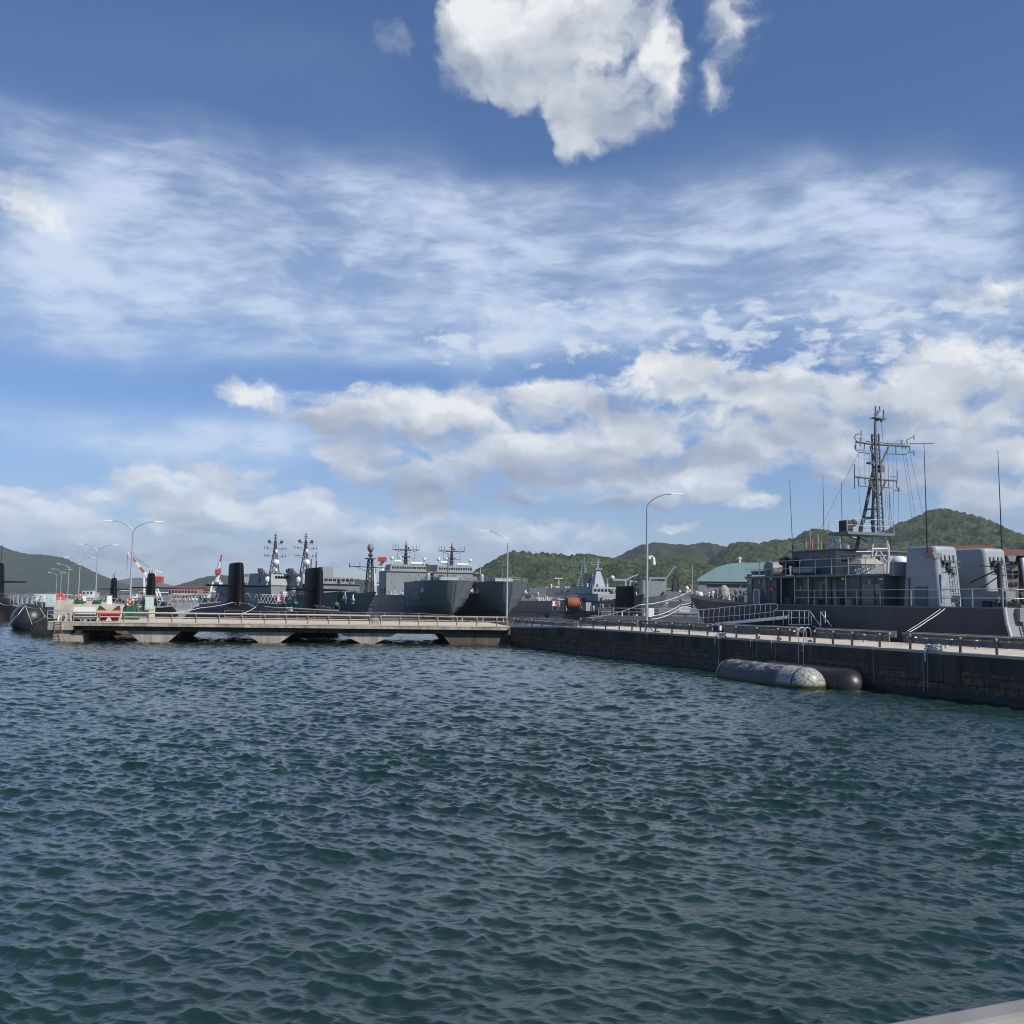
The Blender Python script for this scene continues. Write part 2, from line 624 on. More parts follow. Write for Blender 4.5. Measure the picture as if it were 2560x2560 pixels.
def build_water():
    rng = np.random.default_rng(7)
    wm = water_material()
    ratio = .0019
    nd = int(math.log(135 / 7.0) / ratio)
    d = (7.0 * np.exp(ratio * np.arange(nd + 1))).astype(np.float32)
    t = np.concatenate([np.linspace(-1.3, -.625, 160, endpoint=False), np.linspace(-.625, .625, 1060, endpoint=False), np.linspace(.625, 1.3, 161)]).astype(np.float32)
    D, T = np.meshgrid(d, t, indexing='ij')
    X = D * T; Y = D.copy()
    Z = np.zeros_like(X); DX = np.zeros_like(X); DY = np.zeros_like(X)
    Ncomp = 200
    for i in range(Ncomp):
        lam = math.exp(rng.uniform(math.log(.11), math.log(3.4)))
        k = 2 * math.pi / lam
        ang = math.radians(-108) + rng.normal(0, .72)         # travelling towards the viewer
        w = math.exp(-(math.log(lam / .33) / 1.2) ** 2)
        slope = .037 * (.20 + w) * rng.uniform(.5, 1.4)
        a = slope / k
        sp = D * ratio
        att = sstepn(lam / sp, 2.2, 4.5)
        ph = k * (math.cos(ang) * X + math.sin(ang) * Y) + rng.uniform(0, 2 * math.pi)
        s_, c_ = np.sin(ph), np.cos(ph)
        Z += att * a * c_
        ch = 1.0 * att * a
        DX -= ch * math.cos(ang) * s_
        DY -= ch * math.sin(ang) * s_
    # gusts: patches of rougher and calmer water
    def vn(x, y, seed):
        r = np.random.default_rng(seed).random((64, 64))
        xi = np.floor(x).astype(int); yi = np.floor(y).astype(int)
        fx = x - xi; fy = y - yi
        fx = fx * fx * (3 - 2 * fx); fy = fy * fy * (3 - 2 * fy)
        g = lambda a, b: r[a % 64, b % 64]
        return (g(xi, yi) * (1 - fx) + g(xi + 1, yi) * fx) * (1 - fy) + (g(xi, yi + 1) * (1 - fx) + g(xi + 1, yi + 1) * fx) * fy
    g = .52 + .62 * vn(X / 7, Y / 13, 3) + .42 * vn(X / 1.7, Y / 2.4, 5)
    edge = (1 - sstepn(D, 118, 134)) * sstepn(D, 7, 8) * (1 - sstepn(np.abs(T), 1.2, 1.29))
    X2 = X + DX * g * edge; Y2 = Y + DY * g * edge; Z2 = Z * g * edge
    near = grid_mesh('water', X2, Y2, Z2, wm)
    tag(near, kind='structure')
    # the rest of the sea, flat, round the modelled patch
    mb = MB()
    def q(a, b, c, e): mb.add([a, b, c, e], [(0, 1, 2, 3)])
    dn, df = 7.0, d[-1]
    x0, x1 = 1.3 * dn, 1.3 * df
    R = 5000
    q((-R, df, 0), (R, df, 0), (R, 9000, 0), (-R, 9000, 0))
    q((-x1, df, 0), (-R, df, 0), (-R, dn, 0), (-x0, dn, 0))
    q((R, df, 0), (x1, df, 0), (x0, dn, 0), (R, dn, 0))
    q((-R, -300, 0), (R, -300, 0), (R, dn, 0), (-R, dn, 0))
    far = mb.build('sea', wm)
    tag(far, kind='structure')


build_water()

# ---------------------------------------------------------------- wooded hills
def vnoise(x, y, seed, n=256):
    r = np.random.default_rng(seed).random((n, n))
    xi = np.floor(x).astype(int); yi = np.floor(y).astype(int)
    fx = x - xi; fy = y - yi
    fx = fx * fx * (3 - 2 * fx); fy = fy * fy * (3 - 2 * fy)
    g = lambda a, b: r[a % n, b % n]
    return (g(xi, yi) * (1 - fx) + g(xi + 1, yi) * fx) * (1 - fy) + (g(xi, yi + 1) * (1 - fx) + g(xi + 1, yi + 1) * fx) * fy


def fbm(x, y, seed, o=4):
    a = 1; s = 0; t = 0
    for i in range(o):
        s = s + a * vnoise(x, y, seed + i); t += a
        x = x * 2.03 + 11.3; y = y * 2.03 + 5.1; a *= .5
    return s / t


def crowns(x, y, size, seed):
    """height of the canopy: a round crown in every cell, of uneven size"""
    u = x / size; v = y / size
    n = 256
    rg = np.random.default_rng(seed)
    jx, jy, jr, jh = rg.random((n, n)), rg.random((n, n)), rg.random((n, n)), rg.random((n, n))
    xi = np.floor(u).astype(int); yi = np.floor(v).astype(int)
    h = np.zeros_like(u)
    for dx in (-1, 0, 1):
        for dy in (-1, 0, 1):
            a = (xi + dx) % n; b = (yi + dy) % n
            cx = xi + dx + jx[a, b]; cy = yi + dy + jy[a, b]
            rr = .55 + .4 * jr[a, b]
            q = np.clip(1 - ((u - cx) ** 2 + (v - cy) ** 2) / rr ** 2, 0, 1)
            h = np.maximum(h, np.sqrt(q) * (.45 + .75 * jh[a, b]))
    return h


def forest_mat(name, c1, c2, c3, scale):
    m = bpy.data.materials.new(name)
    m.use_nodes = True
    nt = m.node_tree
    b = nt.nodes['Principled BSDF']
    b.inputs['Roughness'].default_value = .8
    b.inputs['Specular IOR Level'].default_value = .15
    geo = nt.nodes.new('ShaderNodeNewGeometry')
    vo = nt.nodes.new('ShaderNodeTexVoronoi')
    vo.inputs['Scale'].default_value = 1 / scale
    nt.links.new(geo.outputs['Position'], vo.inputs['Vector'])
    rgb = nt.nodes.new('ShaderNodeSeparateColor')
    nt.links.new(vo.outputs['Color'], rgb.inputs[0])
    n = nt.nodes.new('ShaderNodeTexNoise')
    n.inputs['Scale'].default_value = 1 / 90
    n.inputs['Detail'].default_value = 5
    nt.links.new(geo.outputs['Position'], n.inputs['Vector'])
    ad = nt.nodes.new('ShaderNodeMath'); ad.operation = 'MULTIPLY_ADD'
    nt.links.new(rgb.outputs[0], ad.inputs[0]); ad.inputs[1].default_value = .55
    nt.links.new(n.outputs['Fac'], ad.inputs[2])
    cr = nt.nodes.new('ShaderNodeValToRGB')
    cr.color_ramp.elements[0].position = .38; cr.color_ramp.elements[0].color = (*c1, 1)
    cr.color_ramp.elements[1].position = 1.05; cr.color_ramp.elements[1].color = (*c3, 1)
    e = cr.color_ramp.elements.new(.72); e.color = (*c2, 1)
    nt.links.new(ad.outputs[0], cr.inputs[0])
    nt.links.new(cr.outputs[0], b.inputs['Base Color'])
    n2 = nt.nodes.new('ShaderNodeTexNoise')
    n2.inputs['Scale'].default_value = .6
    n2.inputs['Detail'].default_value = 4
    nt.links.new(geo.outputs['Position'], n2.inputs['Vector'])
    bp = nt.nodes.new('ShaderNodeBump'); bp.inputs['Distance'].default_value = 3.0
    nt.links.new(n2.outputs['Fac'], bp.inputs['Height'])
    nt.links.new(bp.outputs[0], b.inputs['Normal'])
    return m


def hill(name, D, ridge, wf, material, seed, step=4., crown=9., canopy=5., rav=.35, wb=None, bare=None):
    pts = [W(px, py, D) for px, py in ridge]
    xs = np.array([p.x for p in pts]); zs = np.array([p.z for p in pts])
    wb = wb or wf * .5
    x = np.arange(xs[0], xs[-1] + step, step)
    y = np.arange(D - wf, D + wb + step, step)
    X, Y = np.meshgrid(x, y)
    H = np.interp(X + (fbm(X / 160, Y / 160, seed, 3) - .5) * 60 * sstepn(np.abs(Y - D), 5, wf * .4), xs, zs)
    H = np.maximum(H - canopy * .55, 2.0)
    t = np.where(Y < D, (D - Y) / wf, (Y - D) / wb)
    prof = (1 - t) ** 1.12
    r = fbm(X / (wf * .22), Y / (wf * .5), seed + 9, 5) - .5
    ridged = 1 - 2 * np.abs(r) * 2
    bulk = H * prof
    Z = bulk + H * rav * (ridged - .55) * 4 * t * (1 - t) * prof + H * .25 * r * t * (1 - t) * 4
    Z = np.maximum(Z, 0.0)
    cz = canopy * crowns(X, Y, crown, seed + 3) * sstepn(Z, 1, 6)
    if bare is not None:
        bx, by, br = bare
        q = sstepn(np.hypot((X - bx) / br, (Y - by) / br * .6) + .5 * (fbm(X / 25, Y / 25, seed, 3) - .5), .7, 1.0)
        cz = cz * q
    Z = Z + cz - .6
    o = grid_mesh(name, X, Y, Z, material, smooth=True)
    tag(o, kind='structure')
    return o


FG = forest_mat('forest_near', (.014, .026, .011), (.035, .055, .019), (.080, .098, .034), 8)
FG2 = forest_mat('forest_mid', (.014, .026, .014), (.026, .041, .019), (.044, .058, .026), 10)
FG3 = forest_mat('forest_far', (.015, .029, .017), (.025, .043, .023), (.038, .055, .030), 12)

hill('hill', 1900, [(1120, 1500), (1168, 1440), (1215, 1412), (1262, 1385), (1290, 1378), (1325, 1381), (1370, 1382), (1420, 1387), (1465, 1384), (1500, 1393),
                    (1560, 1398), (1640, 1402), (1700, 1396), (1760, 1410), (1860, 1430), (2000, 1470), (2080, 1500)], 520, FG, 11, step=2.4, crown=7.0, canopy=6.5)
hill('hill', 2350, [(1620, 1500), (1700, 1440), (1760, 1412), (1800, 1378), (1830, 1360), (1850, 1355), (1885, 1360), (1905, 1358), (1930, 1350), (1965, 1350), (1985, 1345), (2010, 1330), (2040, 1322),
                    (2075, 1328), (2100, 1340), (2130, 1347), (2180, 1342), (2215, 1325), (2245, 1308), (2290, 1292), (2320, 1275), (2350, 1271), (2385, 1277),
                    (2420, 1293), (2470, 1315), (2520, 1334), (2560, 1345), (2700, 1395), (2900, 1460), (3100, 1520)], 800, FG, 23, step=3.6, crown=9, canopy=7.5)
hill('hill', 3200, [(1440, 1470), (1510, 1410), (1555, 1385), (1595, 1365), (1640, 1354), (1680, 1359), (1720, 1362), (1770, 1354), (1800, 1362), (1850, 1372), (1950, 1400), (2050, 1440)], 700, FG2, 31, step=6, crown=13, canopy=6)
hill('hill', 2600, [(1090, 1500), (1100, 1440), (1008, 1422), (1010, 1421)][:0] or [(930, 1490), (985, 1440), (1008, 1418), (1025, 1412), (1055, 1409), (1085, 1412), (1120, 1425), (1180, 1450), (1250, 1490)], 500, FG2, 37, step=5, crown=11, canopy=5)
hill('hill', 4600, [(-900, 1360), (-500, 1300), (-200, 1320), (-60, 1345), (0, 1363), (30, 1375), (60, 1385), (110, 1388), (150, 1392), (185, 1406), (215, 1424), (250, 1440), (285, 1455), (330, 1470), (420, 1487), (520, 1500)], 1300, FG3, 41, step=9, crown=20, canopy=9)
hill('hill', 4300, [(330, 1500), (430, 1474), (470, 1456), (520, 1440), (560, 1437), (600, 1446), (660, 1470), (720, 1500)], 600, FG3, 47, step=7, crown=14, canopy=6)
hill('hill', 3300, [(760, 1500), (800, 1462), (830, 1450), (880, 1446), (930, 1452), (1000, 1470), (1060, 1500)], 500, FG2, 53, step=7, crown=14, canopy=6)
hill('hill', 9000, [(-600, 1440), (-100, 1420), (200, 1455), (315, 1453), (345, 1443), (375, 1450), (450, 1470), (560, 1440), (640, 1433), (690, 1440), (740, 1450), (840, 1452), (960, 1462), (1100, 1480), (1400, 1470)], 2000, FG3, 59, step=26, crown=50, canopy=8)

# low land behind the basin
LAND = mat('land_soil', (.17, .165, .14), .9, var=.35, scale=.05)
mb = MB()
mb.hexa([(-2600, 1500, -1), (-60, 1400, -1), (60, 620, -1), (95, 420, -1), (95, 215, -1), (2600, -250, -1), (2600, 4000, -1), (-2600, 4000, -1)],
        [(-2600, 1500, 1.9), (-60, 1400, 1.9), (60, 620, 1.9), (95, 420, 1.9), (95, 215, 1.9), (2600, -250, 1.9), (2600, 4000, 1.9), (-2600, 4000, 1.9)])
tag(mb.build('ground', LAND), kind='structure')

HAZE = bpy.data.materials.new('haze_air'); HAZE.use_nodes = True
nt = HAZE.node_tree; nt.nodes.clear()
pv = nt.nodes.new('ShaderNodeVolumePrincipled'); pv.inputs['Density'].default_value = .000055; pv.inputs['Color'].default_value = (.78, .86, .97, 1); pv.inputs['Anisotropy'].default_value = .0
no = nt.nodes.new('ShaderNodeOutputMaterial'); nt.links.new(pv.outputs[0], no.inputs['Volume'])
o = MB().box((-9500, -400, -4), (9500, 12500, 620)).build('haze', HAZE); tag(o, kind='stuff')
o.location = (0, 0, 0)
# ---------------------------------------------------------------- shared materials
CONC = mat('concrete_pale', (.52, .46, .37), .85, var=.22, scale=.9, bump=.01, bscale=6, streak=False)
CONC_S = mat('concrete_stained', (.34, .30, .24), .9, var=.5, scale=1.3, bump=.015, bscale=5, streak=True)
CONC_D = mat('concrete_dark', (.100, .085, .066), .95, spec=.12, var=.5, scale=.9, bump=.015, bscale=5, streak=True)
WET = mat('wet_weed_band', (.018, .020, .014), .6, var=.5, scale=3, bump=.03, bscale=8)
RUST = mat('rusty_steel', (.17, .10, .06), .8, var=.5, scale=9, extra=(.42, .33, .24))
PIPE = mat('rail_paint_cream', (.50, .44, .35), .6, var=.18, scale=6, extra=(.58, .52, .42))
PIPE_G = mat('rail_weathered_grey', (.17, .155, .13), .7, var=.35, scale=5, extra=(.34, .31, .26))
PIPE_R = mat('rail_rusting', (.24, .15, .10), .8, var=.4, scale=3, extra=(.50, .42, .33))
GALV = mat('galvanised_steel', (.48, .49, .48), .45, .55, var=.12, scale=4)
ALU = mat('bright_aluminium', (.68, .69, .70), .4, .4, var=.1, scale=4)
WHITE = mat('white_paint', (.78, .78, .76), .45, var=.06, scale=3)
BLACK = mat('black_rubber', (.018, .018, .018), .45, var=.3, scale=2, bump=.004, bscale=9)
ROPE = mat('white_rope', (.62, .59, .52), .9, var=.2, scale=12)
ROPE_D = mat('dirty_rope', (.30, .29, .26), .9, var=.35, scale=6)
DARKSTEEL = mat('dark_steel', (.05, .05, .052), .6, .2, var=.3, scale=6)
RED = mat('red_orange_paint', (.62, .10, .05), .5, var=.15, scale=4)
DRED = mat('deep_red_canvas', (.30, .018, .022), .7, var=.2, scale=4)
ORANGE = mat('orange_canvas', (.60, .14, .065), .6, var=.12, scale=4)
NET = mat('green_net', (.010, .095, .058), .8, var=.5, scale=14, bump=.03, bscale=30)
TEAL = mat('pale_green_cabinet', (.50, .62, .58), .5, var=.06, scale=3)

# ---------------------------------------------------------------- stone quay on the right
QA = math.atan2(-.9276, .3735)
Q = Frame((0, 98.6, 0), QA)           # x along the edge towards the camera, y inland
ZQ = 2.14; ZP = 1.80
QL = 100.0; QW = 6.6


def stone_mat():
    m = bpy.data.materials.new('quay_stone')
    m.use_nodes = True
    nt = m.node_tree; L = nt.links.new
    b = nt.nodes['Principled BSDF']; b.inputs['Roughness'].default_value = .88
    b.inputs['Specular IOR Level'].default_value = .25
    tc = nt.nodes.new('ShaderNodeTexCoord')
    sp = nt.nodes.new('ShaderNodeSeparateXYZ'); L(tc.outputs['Object'], sp.inputs[0])
    cb = nt.nodes.new('ShaderNodeCombineXYZ'); L(sp.outputs[0], cb.inputs[0]); L(sp.outputs[2], cb.inputs[1])
    n = nt.nodes.new('ShaderNodeTexNoise'); n.inputs['Scale'].default_value = 1.3; n.inputs['Detail'].default_value = 3
    L(cb.outputs[0], n.inputs['Vector'])
    vm = nt.nodes.new('ShaderNodeVectorMath'); vm.operation = 'MULTIPLY_ADD'
    L(n.outputs['Color'], vm.inputs[0]); vm.inputs[1].default_value = (.12, .06, 0); L(cb.outputs[0], vm.inputs[2])
    br = nt.nodes.new('ShaderNodeTexBrick'); L(vm.outputs[0], br.inputs['Vector'])
    br.inputs['Scale'].default_value = 1.0
    br.inputs['Brick Width'].default_value = .74; br.inputs['Row Height'].default_value = .37
    br.inputs['Mortar Size'].default_value = .016; br.inputs['Mortar Smooth'].default_value = .4
    br.inputs['Bias'].default_value = -.1; br.offset = .47; br.squash = 1.35; br.squash_frequency = 3
    br.inputs['Color1'].default_value = (.20, .125, .075, 1); br.inputs['Color2'].default_value = (.105, .092, .072, 1)
    br.inputs['Mortar'].default_value = (.028, .026, .024, 1)
    n2 = nt.nodes.new('ShaderNodeTexNoise'); n2.inputs['Scale'].default_value = 3.4; n2.inputs['Detail'].default_value = 7; n2.inputs['Roughness'].default_value = .7
    L(tc.outputs['Object'], n2.inputs['Vector'])
    mr = nt.nodes.new('ShaderNodeMapRange'); mr.inputs[1].default_value = .3; mr.inputs[2].default_value = .72; mr.inputs[3].default_value = .35; mr.inputs[4].default_value = 1.45
    L(n2.outputs['Fac'], mr.inputs[0])
    mu = nt.nodes.new('ShaderNodeVectorMath'); mu.operation = 'SCALE'; L(br.outputs['Color'], mu.inputs[0]); L(mr.outputs[0], mu.inputs['Scale'])
    L(mu.outputs[0], b.inputs['Base Color'])
    ad = nt.nodes.new('ShaderNodeMath'); ad.operation = 'SUBTRACT'; L(n2.outputs['Fac'], ad.inputs[0]); L(br.outputs['Fac'], ad.inputs[1])
    bp = nt.nodes.new('ShaderNodeBump'); bp.inputs['Distance'].default_value = .05; L(ad.outputs[0], bp.inputs['Height']); L(bp.outputs[0], b.inputs['Normal'])
    return m


STONE = stone_mat()
quay = Q.thing('quay', 'long old stone quay with concrete coping running away from the lower right', 'quay')
XR = 6.5                                # the coping rises from the concrete pier to the quay over this length
mb = MB()
zz = [(0, ZP), (XR + 5.4, ZQ), (QL, ZQ)]
for (x0, z0), (x1, z1) in zip(zz[:-1], zz[1:]):
    mb.hexa([(x0, 0, z0 - .12), (x1, 0, z1 - .12), (x1, QW, z1 - .12), (x0, QW, z0 - .12)], [(x0, 0, z0), (x1, 0, z1), (x1, QW, z1), (x0, QW, z0)])
mb.build('deck', CONC, quay)
mb = MB()
mb.hexa([(0, .02, ZP - .75), (XR + 5.4, .02, 1.30), (XR + 5.4, QW, 1.30), (0, QW, ZP - .75)], [(0, .02, ZP - .122), (XR + 5.4, .02, ZQ - .122), (XR + 5.4, QW, ZQ - .122), (0, QW, ZP - .122)])
mb.box((XR + 5.4, .02, 1.32), (QL, QW, ZQ - .122))
def qfx(px, y):                          # distance along the quay of a sight column at an offset inland
    r = ray(px, 1580); c = Q.loc((0, 0, HC)); d = Vector((r.dot(Q.x), r.dot(Q.y), r.z))
    return (c + d * ((y - c.y) / d.y)).x


def qx(px):
    return qfx(px, 0)


for a, b, zb in ((qx(1772), qx(1812), .92), (qx(2268), qx(2296), .80), (qx(2297.5), qx(2356), .74), (qx(2357.5), qx(2398), .70)):
    mb.box((a, -.012, zb), (b, .4, ZQ - .125))
k = XR + 5.4
while k < 60:
    mb.box((k, .016, 1.325), (k + .02, .04, ZQ - .13)); k += 3.1 + (k * 7 % 1.3)
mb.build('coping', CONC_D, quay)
mb = MB(); mb.box((0, .06, -2.5), (QL, QW, 1.31)); mb.build('stone_facing', STONE, quay)
mb = MB()
# weed and wet band at the waterline, a little proud of the stone, with an uneven top
n = 400
top = [(.32 + .14 * math.sin(i * .21) * math.sin(i * .037 + 1) + .07 * math.sin(i * 1.7)) for i in range(n + 1)]
vs = []; fs = []
for i in range(n + 1):
    x = QL * i / n
    vs += [(x, .035, -1), (x, .035, top[i]), (x, .065, top[i] + .02)]
for i in range(n):
    a = i * 3
    fs += [(a, a + 3, a + 4, a + 1), (a + 1, a + 4, a + 5, a + 2)]
mb.add(vs, fs, True); mb.build('wet_band', WET, quay)


# ---------------------------------------------------------------- guardrails on the quay
RZ = .86                                # height of the rail top


def guardrail(frame, y, zdeck, xs, x0, x1, label, group, rail_mat, post_mat, beam='pipe', rr=.095, h=RZ, double=True, endcap=True):
    o = frame.wor((x0, y, zdeck))
    t = thing('guardrail', label, 'guardrail', o, frame.a, group)
    for x in xs:
        mb = MB()
        ln = random.Random(int(x * 100)).uniform(-.03, .03)
        mb.tube([(x - x0, 0, 0), (x - x0 + ln * .4, 0, h * .5), (x - x0 + ln, 0, h - .10)], .062, 8)
        mb.cyl((x - x0 + ln, -.10, h - .16), (x - x0 + ln, .12, h - .16), .085, n=8)
        mb.build('post', post_mat, t)
    L_ = x1 - x0
    mb = MB()
    if beam == 'pipe':
        mb.tube([(0, .13, h - rr), (L_ * .33, .13, h - rr - .012), (L_ * .66, .13, h - rr + .006), (L_, .13, h - rr)], rr, 12)
    else:
        mb.tube([(0, .10, h - rr), (L_, .10, h - rr)], rr, 12)
    mb.build('rail', rail_mat, t)
    if double:
        mb = MB()
        if beam == 'pipe':
            mb.box((.05, .10, h - .50), (L_ - .05, .16, h - .24))
        else:
            mb.tube([(0, .10, h * .48), (L_, .10, h * .48)], rr * .62, 10)
        mb.build('lower_rail', rail_mat if beam != 'pipe' else PIPE_G, t)
    return t


RY = .42
GR = 'rusty guardrails along the quay edge'
runs = [
    ([1287, 1295, 1315, 1330, 1355, 1381, 1409, 1437], 1272, 1440, 'farthest quay guardrail of close-set rusty posts, next to the concrete pier'),
    ([1452, 1483, 1514, 1548, 1580], 1446, 1590, 'low quay guardrail of rusty posts just left of the tall street lamp'),
    ([1601, 1639, 1680, 1723, 1769], 1594, 1778, 'quay guardrail right behind the foot of the tall street lamp, ending at the coiled rope'),
    ([1841, 1892, 1946, 1974], 1806, 1990, 'quay guardrail with a long grey pipe behind the floating black fenders'),
    ([2036, 2082, 2130, 2199], 2036, 2220, 'quay guardrail just right of the steel ladder hoops'),
    ([2275, 2400, 2491, 2590, 2700], 2252, 2760, 'nearest quay guardrail with thick weathered pipe, at the right edge'),
]
for xs, a, b, lab in runs:
    zd = ZQ
    if a < 1300:
        zd = ZP + .13
    guardrail(Q, RY, zd - .003, [qfx(p, RY) for p in xs], qfx(a, RY), qfx(b, RY), lab, GR, PIPE_G, RUST, h=.80 if a > 1300 else .72, rr=.085 if a > 1700 else .06)

# guardrail on the far side of the quay, grey boards and short white posts
GF = 'low guardrails on the ship side of the quay'
FY = QW - .45
for a, b, lab, zt in ((1600, 1760, 'far side guardrail between the street lamp and the silver gangway', .62), (1800, 2010, 'far side guardrail under the silver gangway', .62), (2040, 2240, 'far side guardrail in front of the dark ship hull', .62), (2290, 2750, 'far side guardrail below the stern of the grey warship', .62)):
    x0, x1 = qfx(a, FY), qfx(b, FY)
    t = thing('guardrail', lab, 'guardrail', Q.wor((x0, FY, ZQ)), Q.a, GF)
    mb = MB(); mb.box((0, -.03, .30), (x1 - x0, .03, zt)); mb.tube([(0, 0, zt), (x1 - x0, 0, zt)], .05, 8); mb.build('rail', PIPE_G, t)
    nn = max(2, int((x1 - x0) / 1.9))
    for i in range(nn):
        mb = MB(); xx = (i + .4) * (x1 - x0) / nn; mb.cyl((xx, -.12, 0), (xx, -.12, .48), .06); mb.build('post', PIPE, t)

# hanging white marker blocks on the rails
for i, (px, w_) in enumerate(((1801, .3), (1985, .35), (2288, .35), (2378, .2), (1586, .2))):
    x = qfx(px, RY + .3)
    lab = ['white cylinder hanging from the rail at the left end of the gangway guardrail', 'white can hanging at the right end of the guardrail behind the ladder', 'white can hanging under the nearest thick guardrail pipe',
           'small rust-streaked white can under the nearest thick guardrail pipe', 'small white can on the guardrail left of the street lamp'][i]
    t = thing('marker_can', lab, 'can', Q.wor((x, RY + .27, ZQ + .38)), Q.a, 'white cans hanging on the guardrails')
    mb = MB(); mb.cyl((0, 0, 0), (0, 0, w_), .095, n=14); mb.build('body', WHITE, t)
    mb = MB(); mb.tube([(0, 0, w_), (0, -.05, w_ + .1), (0, -.12, .42)], .012, 6); mb.build('hook', RUST, t)

# short bollards standing on the quay
for i, (px, yy) in enumerate(((1895, 3.2), (2160, 4.4), (2316, 3.6), (2365, 3.2), (2440, 4.6), (2270, 4.9))):
    t = thing('bollard', 'short cream post on the quay deck ' + ['behind the ladder guardrail', 'left of the thick pipe end', 'left of the coiled white rope', 'right of the coiled white rope', 'between the two rightmost guardrail posts', 'beside the thick pipe end'][i], 'bollard', Q.wor((qfx(px, yy), yy, ZQ)), Q.a, 'short cream posts on the quay')
    mb = MB(); mb.cyl((0, 0, 0), (0, 0, .42), .085); mb.build('post', PIPE, t)
    mb = MB(); mb.sphere((0, 0, .42), .09, sz=.5); mb.build('cap', PIPE, t)

# ---------------------------------------------------------------- steel ladder with hoops, ropes on the wall
def rope(pts, r, name, label, group=None, m=ROPE, sag=0.0, n=16, cat='rope'):
    P = []
    for a, b in zip(pts[:-1], pts[1:]):
        a = Vector(a); b = Vector(b)
        for i in range(n):
            t = i / n
            P.append(a.lerp(b, t) - Vector((0, 0, 4 * sag * t * (1 - t))))
    P.append(Vector(pts[-1]))
    o0 = P[0].copy()
    mb = MB(); mb.tube([p - o0 for p in P], r, 6)
    o = mb.build(name, m); o.location = o0
    return tag(o, label, cat, group)


xl = qfx(2006, 0)
lad = thing('wall_ladder', 'steel ladder with two hooped grab rails fixed to the quay wall', 'ladder', Q.wor((xl, 0, ZQ)), Q.a)
for s_ in (-.22, .22):
    mb = MB(); mb.tube([(s_, -.10, -1.95), (s_, -.10, -.1), (s_, -.09, .62), (s_, 0, .80), (s_, .18, .84), (s_, .36, .78), (s_, .42, .55), (s_, .42, 0)], .024, 8)
    mb.build('stile', GALV, lad)
for i in range(7):
    mb = MB(); mb.cyl((-.22, -.10, -.2 - .27 * i), (.22, -.10, -.2 - .27 * i), .016, n=6); mb.build('rung', RUST, lad)

def wall_rope(px, py0, py1, r=.018, m=ROPE_D, off=-.06, label='', wig=.03, kn=False):
    a = Q.hit(px, py0, 'y', off); b = Q.hit(px, py1, 'y', off)
    rg = random.Random(px)
    pts = []
    for i in range(14):
        t = i / 13
        pts.append(Q.wor((a.x + (b.x - a.x) * t * 0 + rg.uniform(-wig, wig), off, a.z + (b.z - a.z) * t)))
    o0 = pts[0]
    mb = MB(); mb.tube([(0, 0, .02)] + [p - o0 for p in pts[1:]], r, 6)
    if kn:
        mb.sphere(pts[5] - o0, r * 2.2); mb.sphere(pts[9] - o0, r * 2.2)
    o = mb.build('mooring_rope', m); o.location = o0
    return tag(o, label, 'rope', 'ropes hanging down the quay wall')

wall_rope(1797, 1585, 1678, .022, ROPE, label='white rope hanging straight from the coiled bundle to the water')
wall_rope(1806, 1590, 1668, .02, BLACK, label='black rope hanging from the coiled bundle beside the white rope')
wall_rope(1814, 1588, 1664, .02, BLACK, label='slack black rope hanging right of the coiled bundle', wig=.05)
wall_rope(1881, 1598, 1662, .012, label='thin rope on the wall left of the netted post')
wall_rope(1891, 1592, 1660, .014, label='thin rope below the netted guardrail post')
wall_rope(1938, 1600, 1652, .018, label='rope with a shackle hanging left of the ladder', kn=True)
wall_rope(2025, 1606, 1668, .014, label='pale blue rope hanging right of the ladder')
wall_rope(2183, 1617, 1712, .02, ROPE_D, label='knotted rope hanging alone between ladder and big rope bundle', kn=True)
wall_rope(2308, 1630, 1728, .03, ROPE_D, label='thick grey rope falling to the water from the big bundle', wig=.02)
wall_rope(2318, 1628, 1726, .024, ROPE_D, label='second grey rope falling from the big bundle, right of the thick one', wig=.02)
wall_rope(1617, 1580, 1594, .02, ROPE, label='short white rope end on the wall under the street lamp')
wall_rope(1715, 1596, 1622, .01, ROPE, label='short thin line on the wall between lamp and coiled bundle')

def rope_bundle(px, label, s=1.0, m=ROPE):
    x = qfx(px, .25)
    o0 = Q.wor((x, .25, ZQ + .01))
    rg = random.Random(px)
    mb = MB()
    for k in range(9):
        cx, cy = rg.uniform(-.18, .18) * s, rg.uniform(-.05, .1) * s
        rx, ry = rg.uniform(.18, .42) * s, rg.uniform(.1, .2) * s
        ph = rg.uniform(0, 6)
        mb.tube([(cx + rx * math.cos(a), cy + ry * math.sin(a), .04 + .025 * k * s + .02 * math.sin(a * 2 + ph)) for a in [ph + i * .45 for i in range(14)]], .028 * s, 6)
    mb.tube([(-.1, 0, .12), (-.22, -.2, .14), (-.25, -.33, -.05), (-.24, -.34, -.55)], .035 * s, 6)
    o = mb.build('rope_bundle', m); o.location = o0; o.rotation_euler = (0, 0, Q.a)
    return tag(o, label, 'rope', 'coiled ropes on the quay edge')

rope_bundle(1804, 'grey coiled mooring rope on the quay edge above the floating fenders', 1.0)
rope_bundle(2335, 'large heap of pale mooring rope on the quay edge near the right side', 1.15)
rope_bundle(1894, 'small white rope knot wrapped at a guardrail post foot, left of the ladder', .5)
rope_bundle(1946, 'small rope and shackle heap at the post beside the ladder', .5)
rope_bundle(2012 + 12, 'small pale rope heap just right of the ladder hoops', .45)

